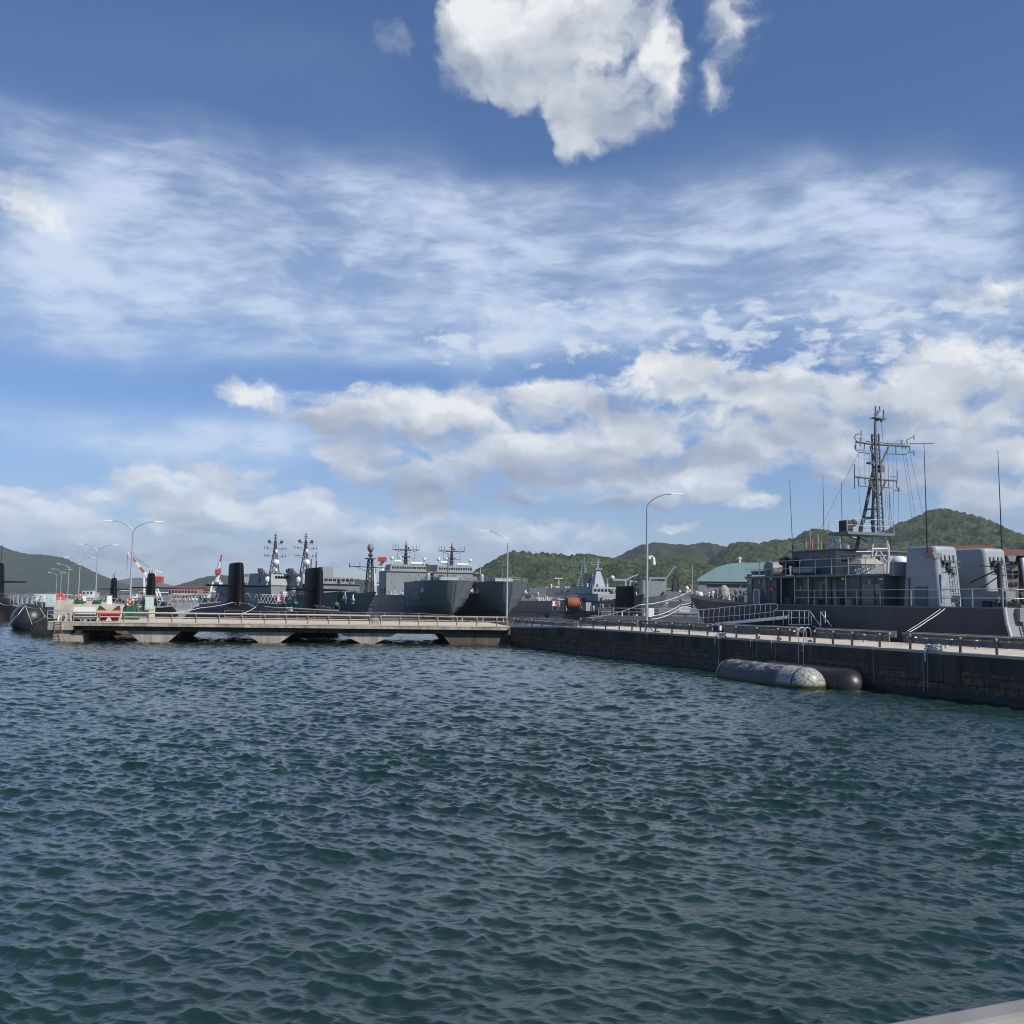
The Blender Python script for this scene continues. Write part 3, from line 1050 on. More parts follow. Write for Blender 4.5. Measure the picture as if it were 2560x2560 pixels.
# ---------------------------------------------------------------- floating fenders at the wall
def fender_mat(name, barn):
    m = mat(name, (.022, .022, .023), .38, var=.3, scale=2, bump=.004, bscale=8)
    if not barn:
        return m
    nt = m.node_tree; L = nt.links.new
    b = nt.nodes['Principled BSDF']
    src = b.inputs['Base Color'].links[0].from_socket
    tc = nt.nodes.new('ShaderNodeTexCoord')
    sp = nt.nodes.new('ShaderNodeSeparateXYZ'); L(tc.outputs['Object'], sp.inputs[0])
    n = nt.nodes.new('ShaderNodeTexNoise'); n.inputs['Scale'].default_value = 2.2; n.inputs['Detail'].default_value = 8; n.inputs['Roughness'].default_value = .7
    mp = nt.nodes.new('ShaderNodeMapping'); mp.inputs['Scale'].default_value = (.9, 2.5, .45); L(tc.outputs['Object'], mp.inputs[0]); L(mp.outputs[0], n.inputs['Vector'])
    # chalky droppings on the upper side
    up = nt.nodes.new('ShaderNodeMapRange'); up.inputs[1].default_value = .25; up.inputs[2].default_value = .8; L(sp.outputs[2], up.inputs[0])
    th = nt.nodes.new('ShaderNodeMapRange'); th.inputs[1].default_value = .46; th.inputs[2].default_value = .60; L(n.outputs['Fac'], th.inputs[0])
    m1 = nt.nodes.new('ShaderNodeMath'); m1.operation = 'MULTIPLY'; L(up.outputs[0], m1.inputs[0]); L(th.outputs[0], m1.inputs[1])
    m1b = nt.nodes.new('ShaderNodeMath'); m1b.operation = 'MULTIPLY'; L(m1.outputs[0], m1b.inputs[0]); m1b.inputs[1].default_value = .6
    # barnacles on the near end
    v = nt.nodes.new('ShaderNodeTexNoise'); v.inputs['Scale'].default_value = 8; v.inputs['Detail'].default_value = 6; v.inputs['Roughness'].default_value = .75; L(tc.outputs['Object'], v.inputs['Vector'])
    en = nt.nodes.new('ShaderNodeMapRange'); en.inputs[1].default_value = 2.05; en.inputs[2].default_value = 2.35; L(sp.outputs[0], en.inputs[0])
    tv = nt.nodes.new('ShaderNodeMapRange'); tv.inputs[1].default_value = .40; tv.inputs[2].default_value = .62; tv.inputs[3].default_value = .18; tv.inputs[4].default_value = .95; L(v.outputs['Fac'], tv.inputs[0])
    m2 = nt.nodes.new('ShaderNodeMath'); m2.operation = 'MULTIPLY'; L(en.outputs[0], m2.inputs[0]); L(tv.outputs[0], m2.inputs[1])
    mx = nt.nodes.new('ShaderNodeMath'); mx.operation = 'MAXIMUM'; L(m1b.outputs[0], mx.inputs[0]); L(m2.outputs[0], mx.inputs[1])
    mm = nt.nodes.new('ShaderNodeMix'); mm.data_type = 'RGBA'; L(mx.outputs[0], mm.inputs['Factor']); L(src, mm.inputs['A']); mm.inputs['B'].default_value = (.52, .52, .47, 1)
    lo = nt.nodes.new('ShaderNodeMapRange'); lo.inputs[1].default_value = .0; lo.inputs[2].default_value = .16; L(sp.outputs[2], lo.inputs[0])
    m3 = nt.nodes.new('ShaderNodeMix'); m3.data_type = 'RGBA'; L(lo.outputs[0], m3.inputs['Factor']); m3.inputs['A'].default_value = (.05, .05, .015, 1); L(mm.outputs['Result'], m3.inputs['B'])
    L(m3.outputs['Result'], b.inputs['Base Color'])
    return m


def fender(name, label, p, ang, L_, r, m, zc, group, sag=0.0, ring=True):
    t = thing(name, label, 'fender', (p[0], p[1], zc), ang, group)
    rings = []
    prof = []
    h = L_ / 2
    for i in range(9):
        a = math.pi / 2 * i / 8
        prof.append((-h + r * .95 * (1 - math.sin(a)) * 1.0, r * math.sin(a) if i else .02))
    prof = [(-h + r * .95 * (1 - math.cos(math.pi / 2 * i / 8)), max(.02, r * math.sin(math.pi / 2 * i / 8))) for i in range(9)]
    prof += [(-h + r * .95 + (L_ - 1.9 * r) * k / 6, r) for k in range(1, 6)]
    prof += [(h - r * .95 * (1 - math.cos(math.pi / 2 * i / 8)), max(.02, r * math.sin(math.pi / 2 * i / 8))) for i in range(8, -1, -1)]
    for x, rr in prof:
        rings.append([(x, rr * math.cos(2 * math.pi * k / 28), rr * math.sin(2 * math.pi * k / 28)) for k in range(28)])
    mb = MB(); mb.loft(rings); mb.build('body', m, t)
    if ring:
        for x in (-h + r, h - r):
            mb = MB(); mb.loft([[(x + dx, rr * math.cos(2 * math.pi * k / 28), rr * math.sin(2 * math.pi * k / 28)) for k in range(28)] for dx, rr in ((-.05, r), (-.03, r + .02), (.03, r + .02), (.05, r))], caps=False)
            mb.build('band', BLACK, t)
    return t


FEND_B = fender_mat('fender_barnacled', True)
FEND = fender_mat('fender_clean', False)
pa = G(1812, 1694, 0); pb = G(2035, 1726, 0)
pc = (pa + pb) / 2 + Vector((.2, .6, 0))
ang = math.atan2(pb.y - pa.y, pb.x - pa.x)
FL = (pb - pa).length + .55
fender('floating_fender', 'long floating black fender streaked white with a barnacled pale end', pc, ang, FL, .94, FEND_B, .14, 'floating fenders at the quay wall')
xa2, xb2 = qfx(1905, -1.1), qfx(2150, -1.1)
pc2 = Q.wor(((xa2 + xb2) / 2, -1.12, 0))
fender('floating_fender', 'clean dark floating fender lying behind the barnacled one against the wall', (pc2.x, pc2.y, 0), QA, abs(xb2 - xa2), .98, FEND, .05, 'floating fenders at the quay wall')

# ---------------------------------------------------------------- concrete pier on the left
PA = math.atan2(98.6 - 92.4, 41.5)
P = Frame((-41.5, 92.4, 0), PA)          # x along the front, y away
PL = (Vector((0, 98.6, 0)) - Vector((-41.5, 92.4, 0))).length
PW = 16.5
pier = P.thing('pier', 'low pale concrete pier on wide dark haunched supports, crossing the left half', 'pier')
def pxx(px, y=0.0, py=1560):
    r = ray(px, py); c = P.loc((0, 0, HC)); d = Vector((r.dot(P.x), r.dot(P.y), r.z))
    return (c + d * ((y - c.y) / d.y)).x
mb = MB()
mb.box((0, 0, ZP - .10), (PL - .004, PW, ZP))
mb.build('deck', CONC, pier)
mb = MB(); mb.box((1.9, .03, ZP - .38), (PL - .004, PW - .05, ZP - .103)); mb.build('edge_beam', CONC_S, pier)
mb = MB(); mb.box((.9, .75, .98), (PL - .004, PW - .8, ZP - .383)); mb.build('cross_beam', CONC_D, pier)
# end block that carries the ladder
mb = MB()
mb.box((.02, .02, ZP - .78), (2.15, 3.2, ZP - .102)); mb.box((.45, .30, -2.5), (1.85, 3.0, ZP - .783)); mb.box((1.853, .72, -2.5), (2.9, 3.0, .72))
mb.build('end_block', CONC_S, pier)
sup = [((318, 1570), (349, 1601), (420, 1601), (452, 1570)), ((612, 1570), (648, 1602), (698, 1602), (738, 1574)), ((845, 1574), (905, 1604), (936, 1604), (992, 1577)), ((1105, 1577), (1127, 1596), (1290, 1612), (1290, 1577))]
for i, (a, b, c, e) in enumerate(sup):
    Yf = .62
    xa, xb, xc, xe = [P.hit(p[0], p[1], 'y', Yf).x for p in (a, b, c, e)]
    if i == 3: xc = xe = PL + 2.0
    mb = MB()
    poly = [(xb, -2.5), (xc, -2.5), (xc, 0), (xe, .978), (xa, .978), (xb, 0)]
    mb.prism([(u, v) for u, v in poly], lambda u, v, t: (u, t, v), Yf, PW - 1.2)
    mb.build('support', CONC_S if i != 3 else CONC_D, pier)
xa = P.hit(206, 1570, 'y', .72).x; xb = P.hit(172, 1601, 'y', .72).x
mb = MB(); mb.prism([(2.2, .72), (xb, -2.5), (xb, 0), (xa, .978), (2.2, .978)], lambda u, v, t: (u, t, v), .74, PW - 2); mb.build('support', CONC_S, pier)
# side wall of the head of the pier
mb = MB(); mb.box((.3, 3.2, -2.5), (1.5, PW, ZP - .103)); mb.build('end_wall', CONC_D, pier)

# pier ladder
xl = pxx(146)
t = thing('pier_ladder', 'rusty bent iron ladder at the left end of the concrete pier', 'ladder', P.wor((xl, -.08, ZP)), P.a)
for s_ in (-.3, .3):
    mb = MB(); mb.tube([(s_ * .9, .16, .08), (s_ * .9, 0, .05), (s_ * 1.0, -.02, -.7), (s_ * 1.2 + .15, -.01, -1.5), (s_ + .35, 0, -1.75)], .03, 6); mb.build('stile', RUST, t)
for i in range(7):
    mb = MB(); z_ = -.15 - i * .24; o_ = max(0, -z_ - .7) * .2; mb.cyl((-.28 + o_, -.01, z_), (.28 + o_ * 1.1, -.01, z_), .022, n=6); mb.build('rung', RUST, t)

# pier guardrails
PR = 'cream pipe guardrails on the pier'
for xs, a, b, lab, rm in (([183, 248, 309, 370, 429, 489, 547, 604, 661, 715, 769, 821, 873, 924], 183, 925, 'long cream pipe guardrail along the left part of the pier front', PIPE),
                          ([952, 999, 1046, 1094, 1142, 1192, 1242, 1268], 951, 1270, 'rust-brown pipe guardrail along the right part of the pier front', PIPE_R)):
    Y0 = .22
    guardrail(P, Y0, ZP - .003, [pxx(p, Y0) for p in xs], pxx(a, Y0), pxx(b, Y0), lab, PR, rm, RUST if rm is PIPE else PIPE_R, beam='two', rr=.085, h=.92)
# thin far rail
Yb = PW - .3
t = thing('guardrail', 'thin rusty three-bar railing on the far edge of the pier', 'guardrail', P.wor((pxx(560, Yb), Yb, ZP)), P.a, 'railings on the far edge of the pier')
Lb = pxx(1138, Yb) - pxx(560, Yb)
for h_ in (.32, .62, .92):
    mb = MB(); mb.tube([(0, 0, h_), (Lb * .8, 0, h_), (Lb, 0, h_ - .18)], .026, 6); mb.build('rail', RUST, t)
for i in range(14):
    mb = MB(); mb.cyl((Lb * i / 13 * .99, 0, 0), (Lb * i / 13 * .99, 0, .92 if i < 12 else .8), .03, n=6); mb.build('post', RUST, t)
t = thing('guardrail', 'white pipe barrier on the far edge of the pier, left of the curved lamp', 'guardrail', P.wor((pxx(1150, Yb), Yb - .2, ZP)), P.a, 'railings on the far edge of the pier')
Lb = pxx(1262, Yb) - pxx(1150, Yb)
mb = MB(); mb.tube([(0, 0, .55), (Lb, 0, .55)], .10, 8); mb.build('rail', PIPE, t)
for i in range(3):
    mb = MB(); mb.cyl((.2 + (Lb - .4) * i / 2, 0, 0), (.2 + (Lb - .4) * i / 2, 0, .5), .06, n=8); mb.build('post', PIPE, t)
# concrete joint block in the rail gap, boat steps
t = P.wor((pxx(937, .35), .3, ZP))
o = MB().box((-.38, -.12, 0), (.38, .14, .62)).box((-.30, -.16, .40), (.30, -.123, .56)).build('joint_block', CONC_S); o.location = t; o.rotation_euler = (0, 0, P.a)
tag(o, 'small square concrete block filling the gap between the two pier guardrails', 'block')

# ---------------------------------------------------------------- finger pier running away to the left
FA = math.atan2(.9035, -.4286)
FP = Frame((-40.0, 107.0, 0), FA)        # x away along the row of lamps, y to the left
fing = FP.thing('finger_pier', 'raised pale concrete jetty running away under the row of lamps', 'jetty')
mb = MB(); mb.box((3.5, -3.3, 1.2), (300, 6.0, 2.95)); mb.build('deck', CONC, fing)
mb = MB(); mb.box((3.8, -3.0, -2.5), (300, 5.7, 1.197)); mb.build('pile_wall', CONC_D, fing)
mb = MB(); mb.box((3.5, -3.3, 2.953), (300, -3.0, 3.12)); mb.box((3.5, 5.7, 2.953), (300, 6.0, 3.12)); mb.build('kerb', CONC, fing)

# ---------------------------------------------------------------- street lamps
def lamp_head(mb, p, d):
    d = Vector(d)
    p = Vector(p)
    s_ = Vector((-d.y, d.x, 0)).normalized()
    a = p; b = p + d * .95
    lo = [a - s_ * .09 - Vector((0, 0, .05)), b - s_ * .07 - Vector((0, 0, .05)), b + s_ * .07 - Vector((0, 0, .05)), a + s_ * .09 - Vector((0, 0, .05))]
    hi = [a - s_ * .07 + Vector((0, 0, .08)), b - s_ * .05 + Vector((0, 0, .03)), b + s_ * .05 + Vector((0, 0, .03)), a + s_ * .07 + Vector((0, 0, .08))]
    mb.hexa(lo, hi)


def lamp(label, loc, H, arms, rz=0.0, group='grey lamp posts on the piers', reach=2.4, rise=1.0, src=None):
    t = thing('street_lamp', label, 'street lamp', loc, rz, group)
    zf = H - rise
    mb = MB(); mb.tube([(0, 0, 0), (0, 0, H * .4), (0, 0, zf)], [.115, .095, .07], 10); mb.cyl((0, 0, 0), (0, 0, .35), .17, n=10); mb.build('pole', GALV, t)
    for s_ in arms:
        mb = MB(); pts = []
        for i in range(9):
            u = i / 8
            pts.append((s_ * reach * (1 - math.cos(u * math.pi / 2)) ** .75, 0, zf + rise * math.sin(u * math.pi / 2) ** .9))
        pts[-1] = (s_ * reach, 0, H - .02)
        mb.tube(pts, .055, 8, .04); mb.build('arm', GALV, t)
        mb = MB(); lamp_head(mb, (s_ * reach, 0, H), (s_ * .995, 0, .05)); mb.build('lamp_head', WHITE, t)
    return t


# double lamps on the jetty: heads seen square on, so their arms lie across the view
px_ = [325, 238.5, 195.5, 168.5, 150.5, 139]; Ds = [107, 158, 212, 263, 315, 367]
names = ['nearest and tallest of the twin-armed lamps on the jetty', 'second twin-armed lamp from the front of the jetty row', 'third twin-armed lamp from the front of the jetty row',
         'fourth twin-armed lamp from the front, above the far roofs', 'fifth and next to last of the receding twin-armed lamps', 'farthest and smallest twin-armed lamp of the jetty row']
L0 = None
for i, (p_, D_) in enumerate(zip(px_, Ds)):
    loc = W(p_, 1500, D_); loc.z = 2.95
    if L0 is None:
        L0 = lamp(names[i], loc, 9.0, (-1, 1), rz=math.radians(8), group='twin-armed lamps receding along the jetty', reach=2.15, rise=1.15)
    else:
        copy_thing(L0, loc, math.radians(8), names[i])
l1 = W(1267, 1540, 112); l1.z = ZP
lamp('single curved lamp post on the pier in front of the second grey landing ship', l1, 10.0, (-1,), rz=0, reach=2.1, rise=1.35)
xq = qfx(1617, .62)
l2 = Q.wor((xq, .62, ZQ))
lamp('tall single curved lamp post at the quay edge, nearest to the viewer', l2, 10.15, (1,), rz=math.radians(0), reach=1.75, rise=1.0)
# camera and control box on the tall lamp
t = thing('security_camera', 'white dome security camera bracketed on the tall lamp post', 'camera', (l2.x, l2.y, l2.z + 5.3), 0)
mb = MB(); mb.tube([(.08, 0, .15), (.35, 0, .22), (.5, 0, .12)], .05, 8); mb.box((.1, -.1, 0), (.3, .1, .25)); mb.build('bracket', WHITE, t)
mb = MB(); mb.cyl((.5, 0, -.35), (.5, 0, .12), .13, .09); mb.sphere((.5, 0, -.36), .13); mb.build('housing', WHITE, t)
o = MB().box((.10, -.13, -.36), (.38, .13, .30)).box((.40, -.10, -.28), (.52, .10, .30)).build('control_box', WHITE); o.location = (l2.x, l2.y, l2.z + 1.42); tag(o, 'pale grey control box strapped low on the tall lamp post', 'box')
rope([(l2.x + .1, l2.y, l2.z + 1.1), (l2.x + .12, l2.y - .05, l2.z + .5), (l2.x + .35, l2.y - .3, l2.z + .05), (l2.x + .9, l2.y - .5, l2.z + .03)], .035, 'cable', 'black cable curling from the control box down to the quay deck', m=BLACK, cat='cable')

# ---------------------------------------------------------------- near handrail and the ground under the viewer
RAILM = mat('handrail_painted_steel', (.21, .205, .19), .55, .0, var=.16, scale=9)
RAILB = mat('handrail_side_beige', (.20, .17, .13), .6, var=.1, scale=5)
zr = HC - .50
a = G(2170, 2560, zr); b = G(2560, 2489, zr)
c = G(2450, 2560, zr)
d = (b - a).normalized()
nrm = Vector((-d.y, d.x, 0))
wd = abs((c - a).dot(nrm))
hr = thing('handrail', 'pale painted steel handrail top in the bottom right corner', 'handrail', a, math.atan2(d.y, d.x))
mb = MB()
prof = [(0, -.004), (-.004, -.012), (-.004, -.055), (-wd + .004 * 0, -.055), (-wd, -.012), (-wd + .004, -.003), (-wd + .010, 0), (-.010, 0)]
mb.loft([[(-1.6, y_, z_) for y_, z_ in prof], [(3.2, y_, z_) for y_, z_ in prof]], smooth=False); mb.build('top_rail', RAILM, hr)
mb = MB(); mb.box((-1.6, -wd - .03, -.20), (3.2, -wd + .006, -.058)); mb.build('side_board', RAILB, hr)
for x_ in (-1.4, .9, 3.0):
    mb = MB(); mb.box((x_ - .03, -wd * .7, -1.1), (x_ + .03, -wd * .3, -.06)); mb.build('post', RAILM, hr)
gz = zr - 1.1
u = d; v = nrm
base = a + v * .12
mb = MB()
p0 = base - u * 30; p1 = base + u * 30; p2 = p1 - v * 30; p3 = p0 - v * 30
mb.hexa([(p.x, p.y, -2) for p in (p3, p2, p1, p0)], [(p.x, p.y, gz) for p in (p3, p2, p1, p0)])
o = mb.build('pavement', CONC); tag(o, kind='structure')
# ---------------------------------------------------------------- naval paint
NAVY = mat('ship_grey', (.135, .148, .160), .55, var=.10, scale=.6, streak=True)
NAVY_L = mat('ship_grey_pale', (.235, .25, .255), .5, var=.07, scale=.8, streak=True)
NAVY_D = mat('ship_grey_deep', (.150, .166, .178), .5, var=.12, scale=.5, streak=True)
DECKG = mat('ship_deck_grey', (.12, .12, .12), .8, var=.2, scale=1)
BOOT = mat('boot_top_black', (.014, .015, .017), .5, var=.2)
SUBM = mat('submarine_black', (.0065, .0068, .0078), .6, spec=.13, var=.35, scale=.7, bump=.006, bscale=3, streak=True)
GLASS = mat('dark_window', (.012, .014, .016), .12, var=.1, spec=.6)
MAST = mat('mast_grey', (.13, .138, .142), .55, var=.15, scale=3)
MAST_D = mat('mast_sooty', (.045, .048, .05), .65, var=.25, scale=3)
SILVER = mat('silver_pipework', (.50, .51, .50), .45, .3, var=.12, scale=6)
DOME = mat('radome_white', (.66, .66, .64), .5, var=.04)
NUMB = mat('number_white', (.72, .72, .70), .6, var=.05)
NUMG = mat('number_grey', (.42, .44, .45), .6, var=.05)  # the numbers' own low-contrast grey paint
COPPER = mat('orange_cable', (.33, .12, .05), .6, var=.45, scale=9, streak=True)
CANVAS = mat('beige_canvas', (.33, .30, .25), .85, var=.2, scale=3)
FLAGW = mat('flag_white', (.78, .76, .76), .8, var=.03)
FLAGR = mat('flag_red', (.55, .02, .03), .8, var=.03)


def hull(mb, L, st, nose=None, smooth=True):
    """st: stations (x_deck, x_keel, half beam at deck, half beam at waterline, deck height, bulge) -> lofted hull with deck"""
    rings = []
    for (xd, xw, bd, bw, zd) in st:
        r = []
        for t, bb in ((0, bd), (.25, bd + (bw - bd) * .07), (.5, bd + (bw - bd) * .20), (.75, bd + (bw - bd) * .48), (1, bw)):
            r.append((xd + (xw - xd) * t, -bb, zd * (1 - t)))
        r.append((xw, -bw * .8, -2)); r.append((xw, bw * .8, -2))
        for t, bb in ((1, bw), (.75, bd + (bw - bd) * .48), (.5, bd + (bw - bd) * .20), (.25, bd + (bw - bd) * .07), (0, bd)):
            r.append((xd + (xw - xd) * t, bb, zd * (1 - t)))
        rings.append(r)
    mb.loft(rings, closed=True, caps=True, smooth=False)
    return mb


def railing(parent, pts, h, r=.02, posts=1.6, name='railing', m=None, bars=(.5, 1.0)):
    """thin railing along a path in the parent's frame"""
    mb = MB()
    pts = [Vector(p) for p in pts]
    for k in bars:
        mb.tube([p + Vector((0, 0, h * k)) for p in pts], r, 5, cap=False)
    for a, b in zip(pts[:-1], pts[1:]):
        n = max(1, int((b - a).length / posts))
        for i in range(n):
            p = a.lerp(b, i / n); mb.cyl(p, p + Vector((0, 0, h)), r * 1.2, n=5)
    p = pts[-1]; mb.cyl(p, p + Vector((0, 0, h)), r * 1.2, n=5)
    return mb.build(name, m or GALV, parent)


def flag(label, loc, w, h, rz=0.0, cx=-.12, staff=True, group='rising sun ensigns on the ships'):
    t = thing('naval_flag', label, 'flag', loc, rz, group)
    mb = MB()
    N_ = 16
    def P2(u, v):
        return (u * w, .10 * w * math.sin(u * 5 + v), v * h + .05 * h * math.sin(u * 4))
    # white cloth
    nx = 10
    for i in range(nx):
        mb.add([P2(i / nx, -.5), P2((i + 1) / nx, -.5), P2((i + 1) / nx, .5), P2(i / nx, .5)], [(0, 1, 2, 3)])
    mb.build('cloth', FLAGW, t)
    mb = MB()
    cu, cv = .40, 0.0
    def edge(a):
        dx, dy = math.cos(a) * 1.0, math.sin(a) * w / h
        s_ = 1e9
        for lim, c, dd in ((1, cu, dx), (0, cu, dx)):
            if abs(dd) > 1e-6 and (lim - c) / dd > 0: s_ = min(s_, (lim - c) / dd)
        for lim in (.5, -.5):
            if abs(dy) > 1e-6 and (lim - cv) / dy > 0: s_ = min(s_, (lim - cv) / dy)
        return cu + dx * s_, cv + dy * s_
    for side in (-.012, .012):
        for k in range(16):
            a0 = 2 * math.pi * (k - .25) / 16; a1 = 2 * math.pi * (k + .25) / 16
            e0, e1 = edge(a0), edge(a1)
            n = 4
            for i in range(n):
                q0 = i / n; q1 = (i + 1) / n
                c_ = []
                for (e, q) in ((e0, q0), (e0, q1), (e1, q1), (e1, q0)):
                    u = cu + (e[0] - cu) * q; v = cv + (e[1] - cv) * q
                    p = P2(u, v); c_.append((p[0], p[1] + side, p[2]))
                mb.add(c_, [(0, 1, 2, 3)])
        ring = []
        for k in range(20):
            a = 2 * math.pi * k / 20
            p = P2(cu + .17 * math.cos(a), cv + .17 * math.sin(a) * w / h); ring.append((p[0], p[1] + side * 1.8, p[2]))
        mb.add(ring, [tuple(range(20))])
    mb.build('sun_and_rays', FLAGR, t)
    mb = MB(); mb.cyl((0, 0, -h * 1.3), (0, 0, h * .62), .025, n=6); mb.build('staff', GALV, t)
    return t


_unit = {}
def gear(parent, kind, c, size, m_):
    """one small fitting as its own part; fittings of a kind share a mesh"""
    key = (kind, m_.name)
    if key not in _unit:
        mb = MB()
        if kind == 'ventilator': mb.cyl((0, 0, 0), (0, 0, .8), .38, .34, n=10); mb.sphere((0, 0, .8), .5, n=10, m=6, sz=.45)
        elif kind == 'mooring_bitt': mb.cyl((-.3, 0, 0), (-.3, 0, 1), .2, n=8); mb.cyl((.3, 0, 0), (.3, 0, 1), .2, n=8); mb.box((-.5, -.3, 0), (.5, .3, .12))
        else: mb.hexa([(-.5, -.5, 0), (.5, -.5, 0), (.5, .5, 0), (-.5, .5, 0)], [(-.5, -.5, .9), (.5, -.5, .9), (.5, .5, .9), (-.5, .5, .9)]); mb.hexa([(-.45, -.45, .903), (.45, -.45, .903), (.45, .45, .903), (-.45, .45, .903)], [(-.4, -.4, 1), (.4, -.4, 1), (.4, .4, 1), (-.4, .4, 1)])
        o = mb.build(kind, m_, parent); _unit[key] = o.data
    else:
        o = bpy.data.objects.new(kind, _unit[key]); COL.objects.link(o); o.parent = parent
    o.location = c; o.scale = size
    return o


def scatter_gear(parent, rg, n, pos, smin, smax, m_, tall=2.0):
    for i in range(n):
        x, y, z = pos(rg); s_ = rg.uniform(smin, smax); k = rg.random()
        if k < .4: gear(parent, 'ventilator', (x, y, z), (s_, s_, s_ * tall), m_)
        elif k < .55: gear(parent, 'mooring_bitt', (x, y, z), (s_ * 1.4, s_ * 1.4, s_ * 1.2), m_)
        else: gear(parent, 'deck_box', (x, y, z), (s_ * 2, s_ * 1.4, s_ * 1.3), m_)


# ---------------------------------------------------------------- submarines
def submarine(label, loc, rz, zc=2.4, L=74.0, group='black submarines moored at the basin', masts=False, planes=True):
    """x forward; origin below the sail on the water; zc = height of the casing"""
    t = thing('submarine', label, 'submarine', loc, rz, group)
    R = 4.4
    cz = zc - R
    xb = 24.0; xs = xb - L
    rings = []
    st = [(xs, .35, -1.2), (xs + 4, .9, -.9), (xs + 10, 2.1, -.5), (xs + 18, 3.5, -.15), (xs + 26, 4.25, 0), (xs + 34, R, 0), (xb - 14, R, 0), (xb - 9, R * .985, 0), (xb - 6, R * .94, -.03), (xb - 3.5, R * .85, -.1), (xb - 1.6, R * .70, -.25), (xb - .5, R * .48, -.45), (xb, .4, -.6)]
    for x, r, dz in st:
        ring = []
        for k in range(32):
            a = 2 * math.pi * k / 32
            yy = r * math.cos(a); zz = r * math.sin(a)
            # flattened casing on top
            if zz > .80 * r: zz = .80 * r + (zz - .80 * r) * .35 + .12 * r * (1 - abs(yy) / r)
            ring.append((x, yy, cz + dz + zz))
        rings.append(ring)
    mb = MB(); mb.loft(rings); mb.build('hull', SUBM, t)
    # sail: tapered foil
    def foil(z, l, w, x0):
        out = []
        for k in range(32):
            a = 2 * math.pi * k / 32
            c = math.cos(a)
            u = (1 - c) / 2                     # 0 at the nose, 1 at the tail
            th = w * (1.48 * math.sqrt(max(u, 0)) - .63 * u - 1.76 * u * u + 1.42 * u ** 3 - .51 * u ** 4) / .50
            out.append((x0 - u * l, th * (1 if math.sin(a) > 0 else -1) if 0 < k < 32 else 0, z))
        return out
    zt = zc + 6.1
    rr = []
    for z, l, w, x0 in ((zc - .7, 11.5, 1.35, 3.8), (zc + .1, 10.6, 1.12, 3.3), (zc + .5, 10.3, 1.03, 3.15), (zc + 3, 9.9, .93, 2.9), (zt - .45, 9.4, .78, 2.6), (zt - .12, 9.2, .70, 2.5), (zt, 8.6, .50, 2.2)):
        rr.append(foil(z, l, w, x0))
    mb = MB(); mb.loft(rr); mb.build('sail', SUBM, t)
    if planes:
        for s_ in (-1, 1):
            mb = MB()
            zp = zc + 2.75
            def sec(y, c, th, x0):
                return [(x0, y, zp), (x0 - c * .25, y, zp + th), (x0 - c * .7, y, zp + th * .7), (x0 - c, y, zp), (x0 - c * .7, y, zp - th * .7), (x0 - c * .25, y, zp - th)]
            a = [sec(s_ * .6, 2.3, .17, 1.8), sec(s_ * 2.6, 2.0, .14, 1.65), sec(s_ * 4.4, 1.7, .10, 1.5), sec(s_ * 4.6, 1.5, .05, 1.4)]
            if s_ < 0: a = [list(reversed(q)) for q in a]
            mb.loft(a); mb.build('sail_plane', SUBM, t)
    # rudder at the stern
    mb = MB(); mb.hexa([(xs + 1, -.15, cz), (xs + 5, -.2, cz), (xs + 5, .2, cz), (xs + 1, .15, cz)], [(xs + .8, -.1, .5), (xs + 3.4, -.12, .5), (xs + 3.4, .12, .5), (xs + .8, .1, .5)]); mb.build('rudder', SUBM, t)
    mb = MB()
    for k in range(5):
        mb.box((-1 - 2.2 * k, -.97, zc + 1 + .3 * (k % 2)), (-.2 - 2.2 * k, -.94 + .04, zc + 1.6))
    for x_ in (6, 9, -10, -14):
        for s_ in (-1, 1):
            mb.cyl((x_, s_ * 1.2, zc - .05), (x_, s_ * 1.2, zc + .42), .16, n=8)
    mb.build('bollard', DARKSTEEL, t)
    if masts:
        mb = MB(); mb.cyl((-1, .2, zt - .2), (-1, .2, zt + masts), .06, n=6); mb.cyl((-2.4, -.2, zt - .2), (-2.4, -.2, zt + masts * .6), .09, n=6); mb.cyl((.2, 0, zt - .2), (.2, 0, zt + masts * .45), .05, n=6); mb.build('periscope_mast', DARKSTEEL, t)
    return t


def subpos(px, D):
    p = W(px, 1500, D); p.z = 0; return p


SH = math.atan2(-.9035, .4286)           # heading towards the viewer, along the jetty
submarine('black submarine with the tallest sail, moored right of the red and white crane', subpos(590, 150), SH, zc=3.1)
submarine('black submarine right of the first, its sail beside the grey landing ship', subpos(788, 157), SH, zc=2.75, masts=2.4)
submarine('distant small black submarine in front of the slewing red crane', subpos(376, 238), SH, zc=3.3, masts=1.2)
submarine('smallest distant black submarine, between the second lamp and the first lamp', subpos(283, 312), SH, zc=3.3, masts=2.2)
submarine('black submarine cut off by the left edge with its sail planes showing', subpos(-6, 186), SH, zc=3.6, masts=3.4)
submarine('black submarine seen from the side behind the quay with orange cable drum on its casing', subpos(1573, 244), QA, zc=2.1, planes=False)

